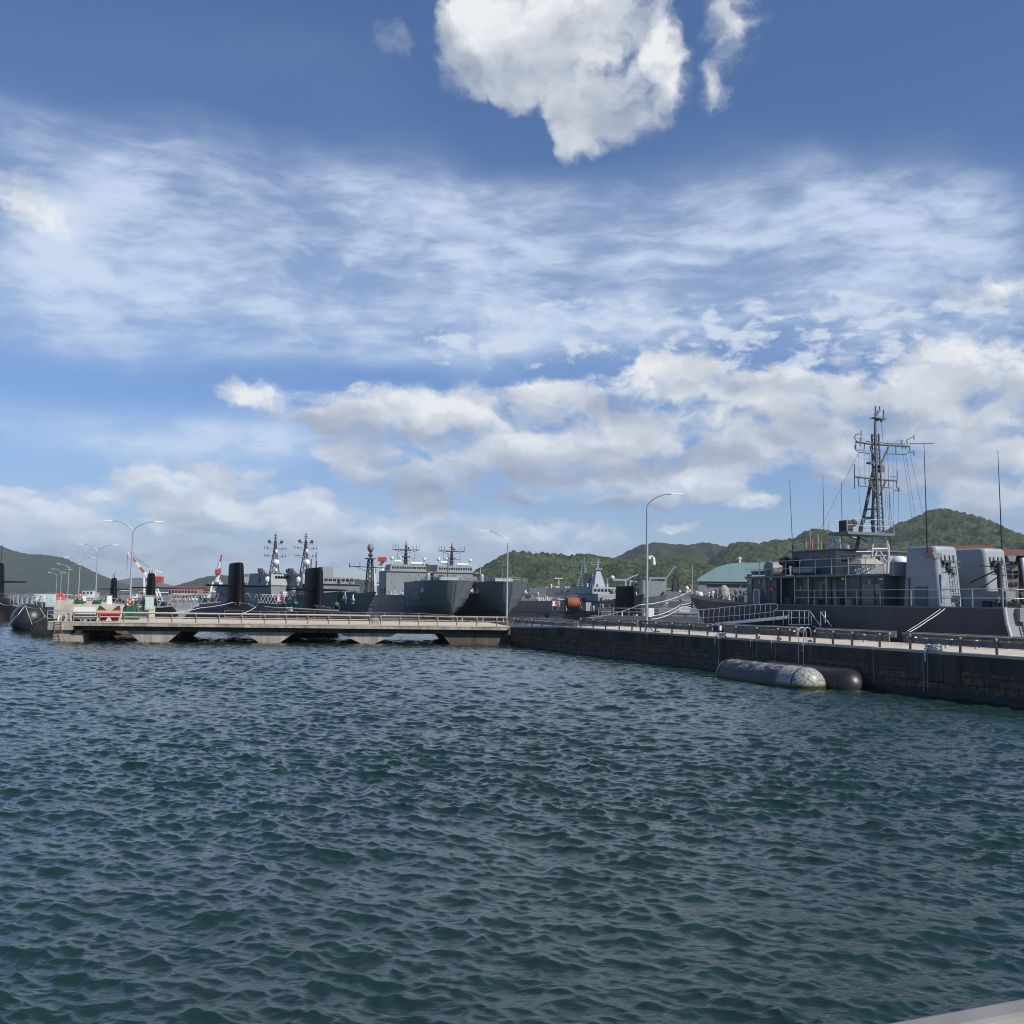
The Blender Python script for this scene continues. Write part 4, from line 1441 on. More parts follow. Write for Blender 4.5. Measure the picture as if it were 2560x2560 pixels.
# gear on the submarine behind the quay
SF = Frame(subpos(1573, 244), QA)
def sf(px, y=0.0):
    return SF.hit(px, 1530, 'y', y).x
g = SF.wor((sf(1432), 0, 2.05))
t = thing('cable_drum', 'large drum wound with orange cable standing on the submarine casing', 'cable drum', g, .25)
mb = MB(); rr = []
for i in range(25):
    x = -1.7 + 3.4 * i / 24
    r = 1.52 + .09 * (i % 2) - .2 * abs(i - 12) / 12
    rr.append([(x, r * math.cos(2 * math.pi * k / 24), 1.9 + r * math.sin(2 * math.pi * k / 24)) for k in range(24)])
mb.loft(rr, smooth=False); mb.build('cable_winding', COPPER, t)
for x in (-1.85, 1.85):
    mb = MB(); mb.tube([(x, 1.62 * math.cos(a), 1.9 + 1.62 * math.sin(a)) for a in [i * math.pi / 12 for i in range(25)]], .10, 6)
    for a in (0, 1.05, 2.1): mb.bar((x, 1.6 * math.cos(a), 1.9 + 1.6 * math.sin(a)), (x, -1.6 * math.cos(a), 1.9 - 1.6 * math.sin(a)), .12)
    mb.build('flange', DARKSTEEL, t)
    mb = MB(); mb.bar((x * 1.15, -1.3, 0), (x * 1.15, 0, 2.0), .22); mb.bar((x * 1.15, 1.3, 0), (x * 1.15, 0, 2.0), .22); mb.build('support_frame', CANVAS, t)
for px, lab, sz, m_ in ((1392, 'small green drum on the submarine casing left of the cable drum', (.9, .9, 1.6), NET), (1466, 'brown covered equipment box right of the cable drum', (2.6, 1.6, 2.2), CANVAS), (1500, 'pale grey crate on the submarine casing', (3.4, 1.6, 1.9), NAVY_L), (1484, 'low white frame on the submarine casing', (1.8, 1.2, 1.3), WHITE)):
    o = MB().hexa([(-sz[0] / 2, -sz[1] / 2, 0), (sz[0] / 2, -sz[1] / 2, 0), (sz[0] / 2, sz[1] / 2, 0), (-sz[0] / 2, sz[1] / 2, 0)], [(-sz[0] * .46, -sz[1] * .46, sz[2]), (sz[0] * .46, -sz[1] * .46, sz[2]), (sz[0] * .46, sz[1] * .46, sz[2]), (-sz[0] * .46, sz[1] * .46, sz[2])])
    if m_ is WHITE:
        o = MB()
        for a_ in (-.8, .8):
            o.bar((a_, -.5, 0), (a_, -.5, 1.3), .2); o.bar((a_, .5, 0), (a_, .5, 1.3), .2)
        o.box((-.95, -.6, 1.1), (.95, .6, 1.35))
    o = o.build('deck_gear', m_); o.location = SF.wor((sf(px), 0, 2.0)); o.rotation_euler = (0, 0, QA); tag(o, lab, 'deck gear')
g = SF.wor((sf(1519), 0, 2.0))
t = thing('reel', 'pair of dark wheel-shaped reels on the casing ahead of the sail', 'reel', g, QA)
for x in (-.9, .9):
    mb = MB(); mb.tube([(x, 1.25 * math.cos(a), 1.5 + 1.35 * math.sin(a)) for a in [i * math.pi / 10 for i in range(21)]], .2, 6); mb.cyl((x - .3, 0, 1.5), (x + .3, 0, 1.5), .5); mb.build('wheel', DARKSTEEL, t)
mb = MB(); mb.box((-1.4, -.6, 0), (1.4, .6, .5)); mb.build('base', DARKSTEEL, t)
# green round buoys on the first submarines
for px, py, D, r, lab in ((841, 1512, 139, .42, 'bright green round buoy on the casing right of the second submarine sail'), (738, 1509, 150, .42, 'green round buoy just left of the second submarine sail'), (711, 1509, 152, .32, 'small green round buoy right of the rising sun flag')):
    t = thing('buoy', lab, 'buoy', W(px, py, D), 0, 'green buoys on the submarines')
    mb = MB(); mb.sphere((0, 0, 0), r); mb.build('ball', mat('buoy_green', (.012, .11, .05), .5, var=.15), t)
    mb = MB(); mb.cyl((0, 0, -1.6), (0, 0, -r * .9), .04, n=6); mb.cyl((0, 0, r * .9), (0, 0, r * 1.6), .05, n=6); mb.build('stem', DARKSTEEL, t)
# fenders seen through the pier openings
fender('floating_fender', 'dark floating fender glimpsed under the pier, left one of two end to end', W(735, 1583, 112).xy.to_tuple(), PA, 4.4, .85, FEND, .15, 'floating fenders behind the pier', ring=True)
fender('floating_fender', 'dark floating fender glimpsed under the pier, right one of two end to end', W(798, 1583, 112).xy.to_tuple(), PA, 4.2, .85, FEND, .15, 'floating fenders behind the pier', ring=True)
p_ = G(66, 1579, 0)
fender('rubber_fender', 'huge round-ended black rubber fender with ropes at the left edge', (p_.x - 2.2, p_.y + 5.2), FA + .03, 11.0, 1.95, FEND, 1.1, 'big black fenders left of the pier head', ring=True)
o = MB()
p_ = G(104, 1590, 0)
t = thing('rubber_fender', 'dark upright rubber fender panel between the round fender and the pier head', 'fender', (p_.x, p_.y + .6, 0), PA, 'big black fenders left of the pier head')
mb = MB(); mb.loft([[(x, .5 * math.cos(a) * 2.4, .2 + 1.55 * math.sin(a)) for a in [2 * math.pi * k / 24 for k in range(24)]] for x in (-.95, -.8, .8, .95)]); mb.build('body', BLACK, t)
mb = MB(); mb.cyl((0, -.4, 1.7), (0, -.4, 2.1), .08); mb.build('shackle', RUST, t)

# ---------------------------------------------------------------- grey landing ships (two abreast)
LH = math.atan2(-.954, .30)
def landing_ship(loc, label, num):
    t = thing('warship', label, 'ship', loc, LH, 'two big grey landing ships side by side')
    # origin at the stem on the waterline, x forward
    mb = MB()
    zb = 9.7; zl = 5.7; B = 7.9
    st = [(-176, -174, B, B * .95, zl), (-60, -60, B, B * .97, zl), (-30, -30, B, B * .95, zl)]
    hull(mb, 0, st)
    mb.build('hull', NAVY_D, t)
    # forward body with the raised flared bow
    mb = MB()
    st = [(-30, -30, B, B * .93, zb - .15), (-24, -25, B, B * .84, zb - .1), (-15, -18, B, B * .66, zb), (-9, -13, B * .985, B * .48, zb), (-4.5, -9, B * .93, B * .33, zb + .05), (-1.5, -6, B * .83, B * .21, zb + .1), (.8, -3.6, B * .70, B * .13, zb + .1), (2.6, -1.8, B * .52, B * .07, zb + .12), (3.8, -.6, B * .30, B * .03, zb + .12), (4.25, 0, B * .10, .05, zb + .12)]
    hull(mb, 0, st); mb.build('bow', NAVY_D, t)
    mb = MB(); mb.tube([(4.24, 0, zb + .1), (3.2, 0, zb * .75), (2.15, 0, zb * .5), (1.05, 0, zb * .25), (.03, 0, 0)], .05, 5); mb.build('stem_bar', BOOT, t)
    # superstructure
    mb = MB(); mb.tbox(-75, -61, B * .98, zl, 13.7); mb.build('deckhouse', NAVY_L, t)
    mb = MB(); mb.box((-75.2, -B * 1.0, 13.703), (-60.6, B * 1.0, 13.95)); mb.tbox(-72, -62, B * .80, 13.953, 16.2, .3, .3, .2); mb.build('bridge', NAVY_L, t)
    for i in range(14):
        y = -5.6 + i * .86
        mb = MB(); mb.box((-62.2, y, 14.7), (-62.06, y + .55, 15.45)); mb.build('window', GLASS, t)
    mb = MB()
    for (y, z) in ((-6, 12.4), (-3.2, 12.5), (0, 12.3), (3.2, 12.4), (-5, 8.2), (-1, 8.0), (3, 8.2), (-6, 10)):
        mb.box((-60.98, y, z), (-60.9, y + .25, z + .22))
    mb.build('vent', GLASS, t)
    mb = MB(); mb.box((-64.5, -B * .99 - .02, zl + .02), (-61.6, -B * .98, zl + 2.5)); mb.box((-73, -B * .99, zl + .5), (-67, -B * .98 - .003, zl + 2.2)); mb.build('side_opening', BOOT, t)
    # mast over the bridge
    mb = MB(); mb.tube([(-67, 0, 16.2), (-67, 0, 19.4), (-67, 0, 22.0), (-67, 0, 24.6)], [.75, .55, .34, .09], 8)
    mb.box((-68.2, -1.4, 18.9), (-65.8, 1.4, 19.2)); mb.box((-68, -1.9, 21.2), (-66, 1.9, 21.45)); mb.box((-67.5, -.6, 22.7), (-66.5, .6, 22.9)); mb.box((-67.9, -.9, 17.6), (-66.2, .9, 17.8))
    mb.bar((-67, -4.6, 21.5), (-67, 4.6, 21.5), .22); mb.bar((-67, -3.2, 18.6), (-67, 3.2, 18.6), .12)
    mb.bar((-67, -4.6, 21.5), (-67, -1, 20.4), .12); mb.bar((-67, 4.6, 21.5), (-67, 1, 20.4), .12)
    for y in (-4.6, -3.7, -2.6, 2.6, 3.7, 4.6): mb.cyl((-67, y, 21.1), (-67, y, 23.3 - .3 * (abs(y) == 2.6)), .07, n=5)
    for y in (-3.0, 3.0): mb.cyl((-67, y, 16.2), (-67, y, 21.5), .05, n=5)
    mb.sphere((-66.7, 0, 20.2), .6); mb.sphere((-66.7, .8, 22.1), .4); mb.build('mast', MAST_D, t)
    for y, z, r in ((-5.4, 18.3, .6), (6.0, 18.2, .6), (-2.6, 18.6, .5)):
        mb = MB(); mb.sphere((-64, y, z), r, sz=1.15); mb.cyl((-64, y, 16.0), (-64, y, z - r * .8), .14, n=6); mb.build('radome', DOME, t)
    for y0, y1, z in ((-4.6, -2.2, 17.3), (1.2, 5.2, 16.7)):
        mb = MB(); mb.cyl((-64, y0, z), (-64, y1, z), .42); mb.build('life_raft_canister', WHITE, t)
    # foredeck: mast, winches, breakwater, anchor gear
    mb = MB(); mb.tube([(-6, 0, zb), (-6, 0, zb + 8.2)], .26, 8, .1); mb.bar((-6, -1.3, zb + 6.1), (-6, 1.3, zb + 6.1), .16); mb.box((-6.4, -.7, zb + 4.8), (-5.6, .7, zb + 5)); mb.build('jack_mast', MAST, t)
    def fpos_(rg):
        x = rg.uniform(-28, -4); return x, rg.uniform(-6, 6) * (1 if x < -10 else .7), zb
    scatter_gear(t, random.Random(5), 34, fpos_, .25, .8, MAST)
    def wpos_(rg): return rg.uniform(-59, -31), rg.uniform(-7.2, -5.8), zl
    scatter_gear(t, random.Random(6), 26, wpos_, .3, .7, DOME)
    for y0, y1 in ((-2.6, -1.2), (1.4, 2.8)):
        mb = MB(); mb.cyl((-6.5, y0, zb + .9), (-6.5, y1, zb + .9), .8); mb.build('winch', DARKSTEEL, t)
    mb = MB(); mb.cyl((-11, -4.6, zb), (-11, -4.6, zb + 1.9), .55); mb.sphere((-11, -4.6, zb + 1.9), .55); mb.build('ventilator', SILVER, t)
    mb = MB(); mb.hexa([(-9.5, -3.5, zb + .02), (-3.5, -2.8, zb + .02), (-3.5, 2.8, zb + .02), (-9.5, 3.5, zb + .02)], [(-9.5, -3.3, zb + 1.1), (-3.9, -2.6, zb + 1.1), (-3.9, 2.6, zb + 1.1), (-9.5, 3.3, zb + 1.1)]); mb.build('winch_platform', NAVY_L, t)
    railing(t, [(-30, -B, zb), (-9, -B * .98, zb), (-1.5, -B * .82, zb), (2.0, -B * .55, zb), (4.0, 0, zb + .1), (2.0, B * .55, zb), (-1.5, B * .82, zb), (-9, B * .98, zb), (-30, B, zb)], 1.1, .04, 2.2)
    railing(t, [(-60, -B, zl), (-30.2, -B, zl)], 1.1, .04, 1.5)
    # anchors in their hawse pockets
    for s_ in (-1, 1):
        c = Vector((-6.2, s_ * 7.15, 6.9))
        mb = MB()
        out = Vector((.55, s_ * .95, -.2)).normalized()
        mb.tube([c - out * .6, c + out * .45], .62, 12, .5); mb.bar(c + out * .5 + Vector((0, 0, 1.0)), c + out * .7 + Vector((0, 0, -.6)), .2); mb.bar(c + out * .75 + Vector((-.7, 0, -.1)), c + out * .75 + Vector((.7, 0, -.1)), .28)
        mb.build('anchor', DOME, t)
    # hull number, in low-contrast grey, on the side facing the quay
    ang = Vector((1, 0, 0))
    side = Vector((.27, -.96, 0)).normalized()
    xr = Vector((-side.y, side.x, 0))
    for i, ch in enumerate(num):
        base = Vector((-19.0 + i * 2.5, -B * .925 + i * .10, 5.3)) + side * .75
        up = Vector((0, .26 * 0 - .0, 1))
        M4 = Matrix((( xr.x, up.x, side.x, base.x), (xr.y, up.y - .16, side.y, base.y), (0, 1, 0, base.z), (0, 0, 0, 1)))
        text_part(ch, 2.9, .05, NUMG, t, M4)
    mb = MB(); mb.box((-170, -B * 1.0 - .03, 2.2), (-31, -B * .985, 2.42)); mb.build('rubbing_strake', NAVY_L, t)
    mb = MB()
    for x in (-34.5, -37, -39.5, -62, -65, -76): mb.box((x, -B - .03, 2.7), (x + .8, -B * .985, 3.5))
    mb.build('hull_opening', GLASS, t)
    # boat boom and gallows aft of the house
    mb = MB(); mb.cyl((-60.5, B - 1.2, 13.6), (-60.5, B + .2, 13.6), .35); mb.build('roller', RUST, t)
    return t


p1 = W(1130, 1540, 292); p1.z = 0
LS = landing_ship(p1, 'left grey landing ship of the pair, hull number 152 on its bow', ' 152')
bpy_objs = [c for c in LS.children if c.name.startswith('number')]
p2 = W(1268, 1540, 297); p2.z = 0
LS2 = copy_thing(LS, p2, LH, 'right grey landing ship of the pair, partly behind the curved lamp post')
nm = [c for c in LS2.children if c.name.startswith('number')]
# the right ship's own last digit
nm.sort(key=lambda o: o.name)
src = [c for c in LS.children if c.name.startswith('number')]
last = max(nm, key=lambda o: max((v.co.x for v in o.data.vertices), default=-999))
B_ = 7.9
side = Vector((.27, -.96, 0)).normalized(); xr = Vector((-side.y, side.x, 0))
base = Vector((-19.0 + 3 * 2.5, -B_ * .925 + .30, 5.3)) + side * .75
bpy.data.objects.remove(last)
text_part('3', 2.9, .05, NUMG, LS2, Matrix(((xr.x, 0, side.x, base.x), (xr.y, -.16, side.y, base.y), (0, 1, 0, base.z), (0, 0, 0, 1))))

# ---------------------------------------------------------------- lattice masts for distant ships
def warship_mast(t, x, z0, H, s=1.0, m=None):
    m = m or MAST_D
    mb = MB()
    mb.lattice((x, 0, z0), 1.5 * s, (x, 0, z0 + H * .62), .42 * s, 6, .15 * s)
    mb.lattice((x, 0, z0 + H * .62), .42 * s, (x, 0, z0 + H * .82), .25 * s, 3, .12 * s)
    mb.tube([(x, 0, z0 + H * .6), (x, 0, z0 + H)], .32 * s, 7, .08)
    for zz, w in ((.44, 4.4), (.62, 4.6), (.745, 2.8)):
        z = z0 + H * zz
        mb.bar((x, -w * s, z + .35 * s), (x, w * s, z + .35 * s), .16 * s); mb.bar((x, 0, z - 1.1 * s), (x, w * s * .8, z + .3 * s), .1 * s); mb.bar((x, 0, z - 1.1 * s), (x, -w * s * .8, z + .3 * s), .1 * s)
        for y in (-1, -.7, .7, 1):
            mb.cyl((x, y * w * s, z - .3 * s), (x, y * w * s, z + 1.1 * s), .09 * s, n=5)
        if zz == .745:
            for y in (-1, 1): mb.sphere((x, y * w * s * .95, z + .9 * s), .6 * s, n=8, m=6)
    for zz in (.86, .9, .94): mb.box((x - .45 * s, -.45 * s, z0 + H * zz), (x + .45 * s, .45 * s, z0 + H * zz + .25 * s))
    o = mb.build('mast', m, t)
    mb = MB(); mb.sphere((x + 1.2 * s, 0, z0 + H * .3), 1.35 * s); mb.build('radome', DOME, t)
    mb = MB(); mb.sphere((x + 1.0 * s, 0, z0 + H * .56), .65 * s, sz=1.4); mb.build('radome', DOME, t)
    mb = MB(); mb.sphere((x + 1.4 * s, 0, z0 + H * .12), .7 * s); mb.build('radome', DOME, t)


def destroyer(label, loc, rz):
    t = thing('warship', label, 'ship', loc, rz, 'two grey destroyers with lattice masts')
    mb = MB()
    st = [(-55, -53, 5, 4.8, 3.8), (-20, -20, 6.2, 5.8, 3.8), (10, 10, 6.2, 5.2, 4.0), (25, 24, 5.4, 3.6, 4.6), (36, 33, 3.9, 1.9, 5.3), (44, 39, 2.0, .8, 5.9), (50, 43, .15, .05, 6.4)]
    hull(mb, 0, st); mb.build('hull', NAVY_D, t)
    mb = MB(); mb.tbox(-36, 13, 5.6, 3.8, 8.2, .6, 1.4, .3); mb.build('deckhouse', NAVY, t)
    mb = MB(); mb.tbox(-4, 12, 5.4, 8.203, 11.8, .5, 1.6, .6); mb.build('bridge', NAVY_L, t)
    mb = MB()
    for i in range(8): mb.box((11.0, -3.6 + i * .95, 10.6), (11.35, -3.0 + i * .95, 11.3))
    mb.build('window', GLASS, t)
    mb = MB(); mb.tbox(-9, -4.3, 4.6, 8.203, 12.2, .5, .1, .4); mb.tbox(-30, -24, 3.6, 8.203, 11.4, .7, .2, .4); mb.build('funnel', NAVY_L, t)
    for y in (-5.0, 5.0):
        mb = MB(); mb.cyl((2, y, 8.2), (2, y, 13.2), .4); mb.box((1.4, y - .7, 12.6), (2.6, y + .7, 13.8)); mb.build('fire_control_radar', MAST_D, t)
    warship_mast(t, 2.0, 11.6, 14.2, .85)
    for y in (-5.4, 5.2): 
        mb = MB(); mb.sphere((9, y, 9.9), .95, sz=1.25); mb.cyl((9, y, 8.2), (9, y, 9.3), .5); mb.build('radome', DOME, t)
    mb = MB(); mb.cyl((18, 0, 4.2), (18, 0, 6.0), 1.3); mb.sphere((18, 0, 6.3), 1.5, sz=.9); mb.cyl((18.8, 0, 6.6), (23.2, 0, 7.7), .14); mb.build('gun', NAVY_L, t)
    scatter_gear(t, random.Random(11), 46, lambda rg: (rg.uniform(-3, 9), rg.choice((-1, 1)) * rg.uniform(2, 4.6), 11.8) if rg.random() < .3 else (rg.uniform(-30, 11), rg.choice((-1, 1)) * rg.uniform(4.4, 5.2), 8.2), .3, .8, MAST)
    scatter_gear(t, random.Random(12), 26, lambda rg: (rg.uniform(12, 24), -rg.uniform(4.2, 5.4), 4.2), .3, .8, DOME)
    mb = MB(); mb.box((13.1, -3, 4.1), (15.8, 3, 6.2)); mb.build('missile_launcher', DOME, t)
    railing(t, [(14, -6.0, 4.2), (25, -5.4, 4.6), (36, -3.9, 5.3), (44, -2, 5.9), (50, 0, 6.4)], 1.1, .05, 2.2)
    return t


p = W(676, 1540, 345); p.z = 0
DH = math.atan2(-.80, .60)
DS = destroyer('grey destroyer whose pointed lattice mast is the left one of two', p, DH)
p = W(752, 1540, 340); p.z = 0
copy_thing(DS, p, DH, 'grey destroyer whose pointed lattice mast is the right one')

# ---------------------------------------------------------------- auxiliary ship with the white number 4
p = W(822, 1540, 325); p.z = 0
AH = math.atan2(-.86, .51)
t = thing('warship', 'dark grey ship with a white number 4 on its bow, left of the landing ships', 'ship', p, AH)
AX = Frame(p, AH)
mb = MB()
st = [(-60, -58, 7, 6.5, 6.0), (-20, -20, 7.2, 6.8, 6.0), (-3, -4, 7, 5.9, 5.8), (8, 6, 6.3, 4.2, 5.8), (16, 12, 4.2, 2.2, 6.0), (22, 15, .2, .06, 6.3)]
hull(mb, 0, st); mb.build('hull', NAVY_D, t)
mb = MB(); mb.tbox(-12, 10, 6.2, 5.8, 8.6, .2, .4, .1); mb.tbox(-6, 8, 5.2, 8.603, 10.8, .2, .6, .2); mb.box((-12.3, -6.5, 8.61), (10.2, 6.5, 8.78)); mb.build('deckhouse', NAVY, t)
mb = MB(); mb.tbox(-6, -2, 2.0, 10.8, 14.2, .2, .2, .2); mb.build('funnel', NAVY_L, t)
mb = MB()
for i in range(7): mb.box((7.65, -4.6 + i * 1.4, 9.6), (7.9, -3.7 + i * 1.4, 10.3))
mb.build('window', GLASS, t)
mb = MB(); xm = 22.0; ym = 9.0
xm, ym = (lambda q_: (q_.x, q_.y))(AX.loc(W(926, 1400, 345)))
mb.lattice((xm, ym, 2), 1.4, (xm, ym, 17.6), .6, 9, .2); mb.box((xm - 1.5, ym - 1.5, 17.6), (xm + 1.5, ym + 1.5, 17.9)); mb.bar((xm - 6, ym - 5, 15.2), (xm + 5, ym + 4, 14.6), .28); mb.bar((xm, ym, 13), (xm - 4, ym - 3.4, 15), .14)
mb.cyl((xm - 6, ym - 5, 14.8), (xm - 6, ym - 5, 16.2), .18, n=6); mb.cyl((xm - 3, ym - 2.5, 14.8), (xm - 3, ym - 2.5, 16.8), .1, n=6); mb.cyl((xm, ym, 17.9), (xm, ym, 20.4), .4, n=8); mb.sphere((xm, ym, 18.9), .8, sz=.8)
mb.cyl((xm, ym, -1), (xm, ym, 3), 1.2)
mb.build('mast', MAST_D, t)
mb = MB(); mb.sphere((xm, ym, 21.4), 1.15, sz=1.3); mb.build('radome', mat('radome_grey', (.22, .22, .21), .6, var=.08), t)
mb = MB(); mb.tube([(-5, -5, 10.8), (-7, -6.5, 19)], .06, 5); mb.tube([(0, -4.5, 10.8), (2, -5.5, 17)], .06, 5); mb.build('whip_antenna', MAST_D, t)
scatter_gear(t, random.Random(3), 40, lambda rg: (rg.uniform(9, 16), rg.uniform(-3, 3), 5.9) if rg.random() < .4 else (rg.uniform(-11, 9), rg.uniform(-5.4, 5.4), 8.75), .3, .7, MAST)
railing(t, [(-20, -7.2, 6.0), (-3, -7, 5.8), (8, -6.3, 5.8), (16, -4.2, 6.0), (22, 0, 6.3)], 1.1, .05, 2.4)
sd = Vector((.22, -.975, 0)).normalized(); xr = Vector((-sd.y, sd.x, 0))
nx = AX.hit(868, 1495, 'y', -6.3)
bb = Vector((nx.x, -6.3, nx.z)) + sd * .9
text_part('4', 5.0, .05, NUMB, t, Matrix(((xr.x, 0, sd.x, bb.x), (xr.y, -.12, sd.y, bb.y), (0, 1, 0, bb.z), (0, 0, 0, 1))))
mb = MB(); a_ = AX.hit(887, 1495, 'y', -4.6); c = Vector((a_.x, -4.6, a_.z)); mb.bar(c + Vector((0, -.5, 1)), c + Vector((0, -.6, -.7)), .3); mb.bar(c + Vector((-.9, -.6, -.5)), c + Vector((.9, -.6, -.5)), .4); mb.box((c.x - .8, c.y - .7, c.z - 1.6), (c.x + .8, c.y - .5, c.z - 1.25)); mb.build('anchor', DOME, t)
# ---------------------------------------------------------------- the grey minesweeper at the quay
n_ = Q.y
side_p = Q.wor((0, 8.2, 0))
# stern corner of the near side: where the sight line of its deck corner meets the plane of the side
MA = QA + math.pi                              # heading away from the viewer
_f = Frame((side_p.x, side_p.y, 0), MA)
_c = _f.hit(2512, 1522, 'y', 0)
BM = 4.4                                       # half beam
_o = _f.wor((_c.x, 0, 0)) + n_ * BM
S = Frame((_o.x, _o.y, 0), MA)                 # x to the bow, y = BM is the side that faces the quay
ms = S.thing('warship', 'grey minesweeper with twin funnels and tall lattice mast moored along the quay', 'ship')
ZD = 4.25
bx = S.hit(1722, 1484, 'y', 0)
LB = bx.x; ZB = bx.z
def H(px, py, y=BM): return S.hit(px, py, 'y', y)
def HX(px, py, x): return S.hit(px, py, 'x', x)

# hull
def zdeck(x):
    u = max(0, (x - 22) / (LB - 22)); return ZD + (ZB - ZD) * u ** 1.5
rings = []
N_ = 26
for i in range(N_ + 1):
    u = i / N_
    x = LB * (1 - (1 - u) ** 1.25)
    z = zdeck(x)
    q = max(0, (x - LB * .52) / (LB * .48))
    bd = BM * (1 - q ** 2.6) + .04
    bw = BM * .96 * (1 - q ** 1.7) * 1.0 + .02
    r = []
    for t_, k in ((0, 0), (.2, .12), (.4, .3), (.6, .52), (.8, .76), (1, 1)):
        xx = x - q ** 3 * 6.5 * t_
        if i == 0:
            xx = -1.55 * t_ ** 1.6
        r.append((xx, bd + (bw - bd) * k, z * (1 - t_)))
    x_b = r[-1][0]
    ring = [(a, -b, c) for a, b, c in r] + [(x_b, -bw * .8, -1.5), (x_b, bw * .8, -1.5)] + [(a, b, c) for a, b, c in reversed(r)]
    rings.append(ring)
mb = MB(); mb.loft(rings, caps=False, smooth=False)
mb.build('hull', mat('minesweeper_hull', (.056, .063, .076), .55, var=.22, scale=.9, streak=True), ms)
mb = MB(); k0 = rings[0]
m_ = len(k0)
# deck and stern faces
for i in range(N_):
    a, b = rings[i], rings[i + 1]
    mb.add([a[0], a[-1], b[-1], b[0]], [(0, 1, 2, 3)])
mb.build('main_deck', DECKG, ms)
mb = MB()
for i in range(5):
    mb.add([k0[i], k0[i + 1], k0[-2 - i], k0[-1 - i]], [(0, 1, 2, 3)])
mb.build('transom', NAVY_L, ms)
# rubbing edge along the deck, pale stern edge
mb = MB(); mb.tube([(r[-1][0], r[-1][1] + .02, r[-1][2] - .03) for r in rings], .06, 6); mb.build('deck_edge', NAVY, ms)
mb = MB(); mb.tube([(p[0] - .05, p[1] + .03, p[2]) for p in reversed(k0[-6:])], .10, 8); mb.build('stern_edge', SILVER, ms)
# ribbed shutter and gear on the stern
def tr(y, z):
    t_ = 1 - z / ZD; return -1.55 * max(0, t_) ** 1.6
mb = MB()
for i in range(22):
    z = 3.35 - i * .145
    mb.box((tr(0, z) - .13, .9, z), (tr(0, z) - .04, 3.4, z + .05))
mb.build('stern_shutter', NAVY, ms)
mb = MB(); mb.box((-.35, .7, 3.5), (-.02, 3.7, 4.22)); mb.box((-.4, -4.3, 3.7), (-.02, .4, 4.2)); mb.build('stern_box', NAVY_L, ms)
mb = MB()
for y in (.78, .55, 3.5): mb.tube([(tr(0, z) - .2, y, z) for z in (4.1, 3.2, 2.4, 1.6, .8, .2)], .05, 6)
for z in (3.2, 2.5): mb.cyl((tr(0, z) - .5, .2, z), (tr(0, z) - .1, .2, z), .16)
for i in range(5): mb.cyl((-.6, -3 + i * .6, 1.2), (-.5, -3 + i * .6, 3.4), .05, n=6)
mb.build('stern_fittings', MAST, ms)

DH_ = mat('minesweeper_house', (.085, .095, .112), .5, var=.09, scale=.8, streak=True)
# lower deckhouse
def sx(px, y): return S.hit(px, 1470, 'y', y).x
yA, yB = 3.95, 3.0
xF, xR1, xR2, xE = sx(1868, yA), sx(1941, yA), sx(2122, yA), sx(2210, yA)
ztop = H(2120, 1441, yA).z
mb = MB()
mb.box((xR1, -yA, 4.2), (xF, yA, ztop)); mb.box((xR2, -yB, 4.21), (xR1 - .003, yB, ztop - .003)); mb.box((xE, -yA, 4.2), (xR2 - .003, yA, ztop - .01))
mb.build('deckhouse', DH_, ms)
mb = MB(); mb.box((xR2 - .1, -4.15, ztop + .003), (xF + .05, 4.15, ztop + .16)); mb.box((xE - .1, -4.1, ztop + .003), (xR2 - .105, 4.1, ztop + .12)); mb.build('upper_deck', NAVY, ms)
for px in (1953, 1987, 2021, 2066, 2115):
    x = sx(px, 4.05); mb = MB(); mb.cyl((x, 4.05, 4.2), (x, 4.05, ztop), .045, n=6); mb.build('awning_post', GALV, ms)
for px, py, w_, h_, y in ((1912, 1462, .22, .9, yA), (1875, 1459, .3, 1.4, yA + .01), (2017, 1462, .3, .9, yB), (2053, 1472, .22, 1.1, yB), (2088, 1470, .22, 1.1, yB), (2172, 1490, .55, 1.5, yA), (1955, 1452, .3, .5, yB)):
    c = S.hit(px, py, 'y', y); mb = MB(); mb.box((c.x - w_, y + .003, c.z - h_ / 2), (c.x + w_, y + .05, c.z + h_ / 2)); mb.build('door', NAVY_D, ms)
mb = MB()
for px, py in ((1933, 1473), (2007, 1505), (2009, 1504)):
    c = S.hit(px, py, 'y', 3.9); mb.cyl((c.x, 3.85 if px == 1933 else 3.2, c.z), (c.x, 4.05 if px == 1933 else 3.5, c.z), .16, n=10)
mb.build('fire_gear', RED, ms)
c = S.hit(1878, 1452, 'y', yA)
xr = -Vector((1, 0, 0)); M4 = Matrix(((-1, 0, 0, c.x), (0, 0, 1, yA + .07), (0, 1, 0, c.z), (0, 0, 0, 1)))
text_part('7', .95, .012, NUMB, ms, M4)
c = S.hit(1893, 1495, 'y', 4.3)
mb = MB()
for (a, b) in (((-.33, -.6), (.33, -.6)), ((.33, -.6), (.33, .6)), ((.33, .6), (-.33, .6)), ((-.33, .6), (-.33, -.6))):
    mb.bar((c.x + a[0], 4.35, c.z + a[1]), (c.x + b[0], 4.35, c.z + b[1]), .05)
mb.build('sign_frame', WHITE, ms)
mb = MB(); mb.box((c.x - .3, 4.30, c.z - .57), (c.x + .3, 4.33, c.z + .57)); mb.build('sign_panel', NAVY, ms)

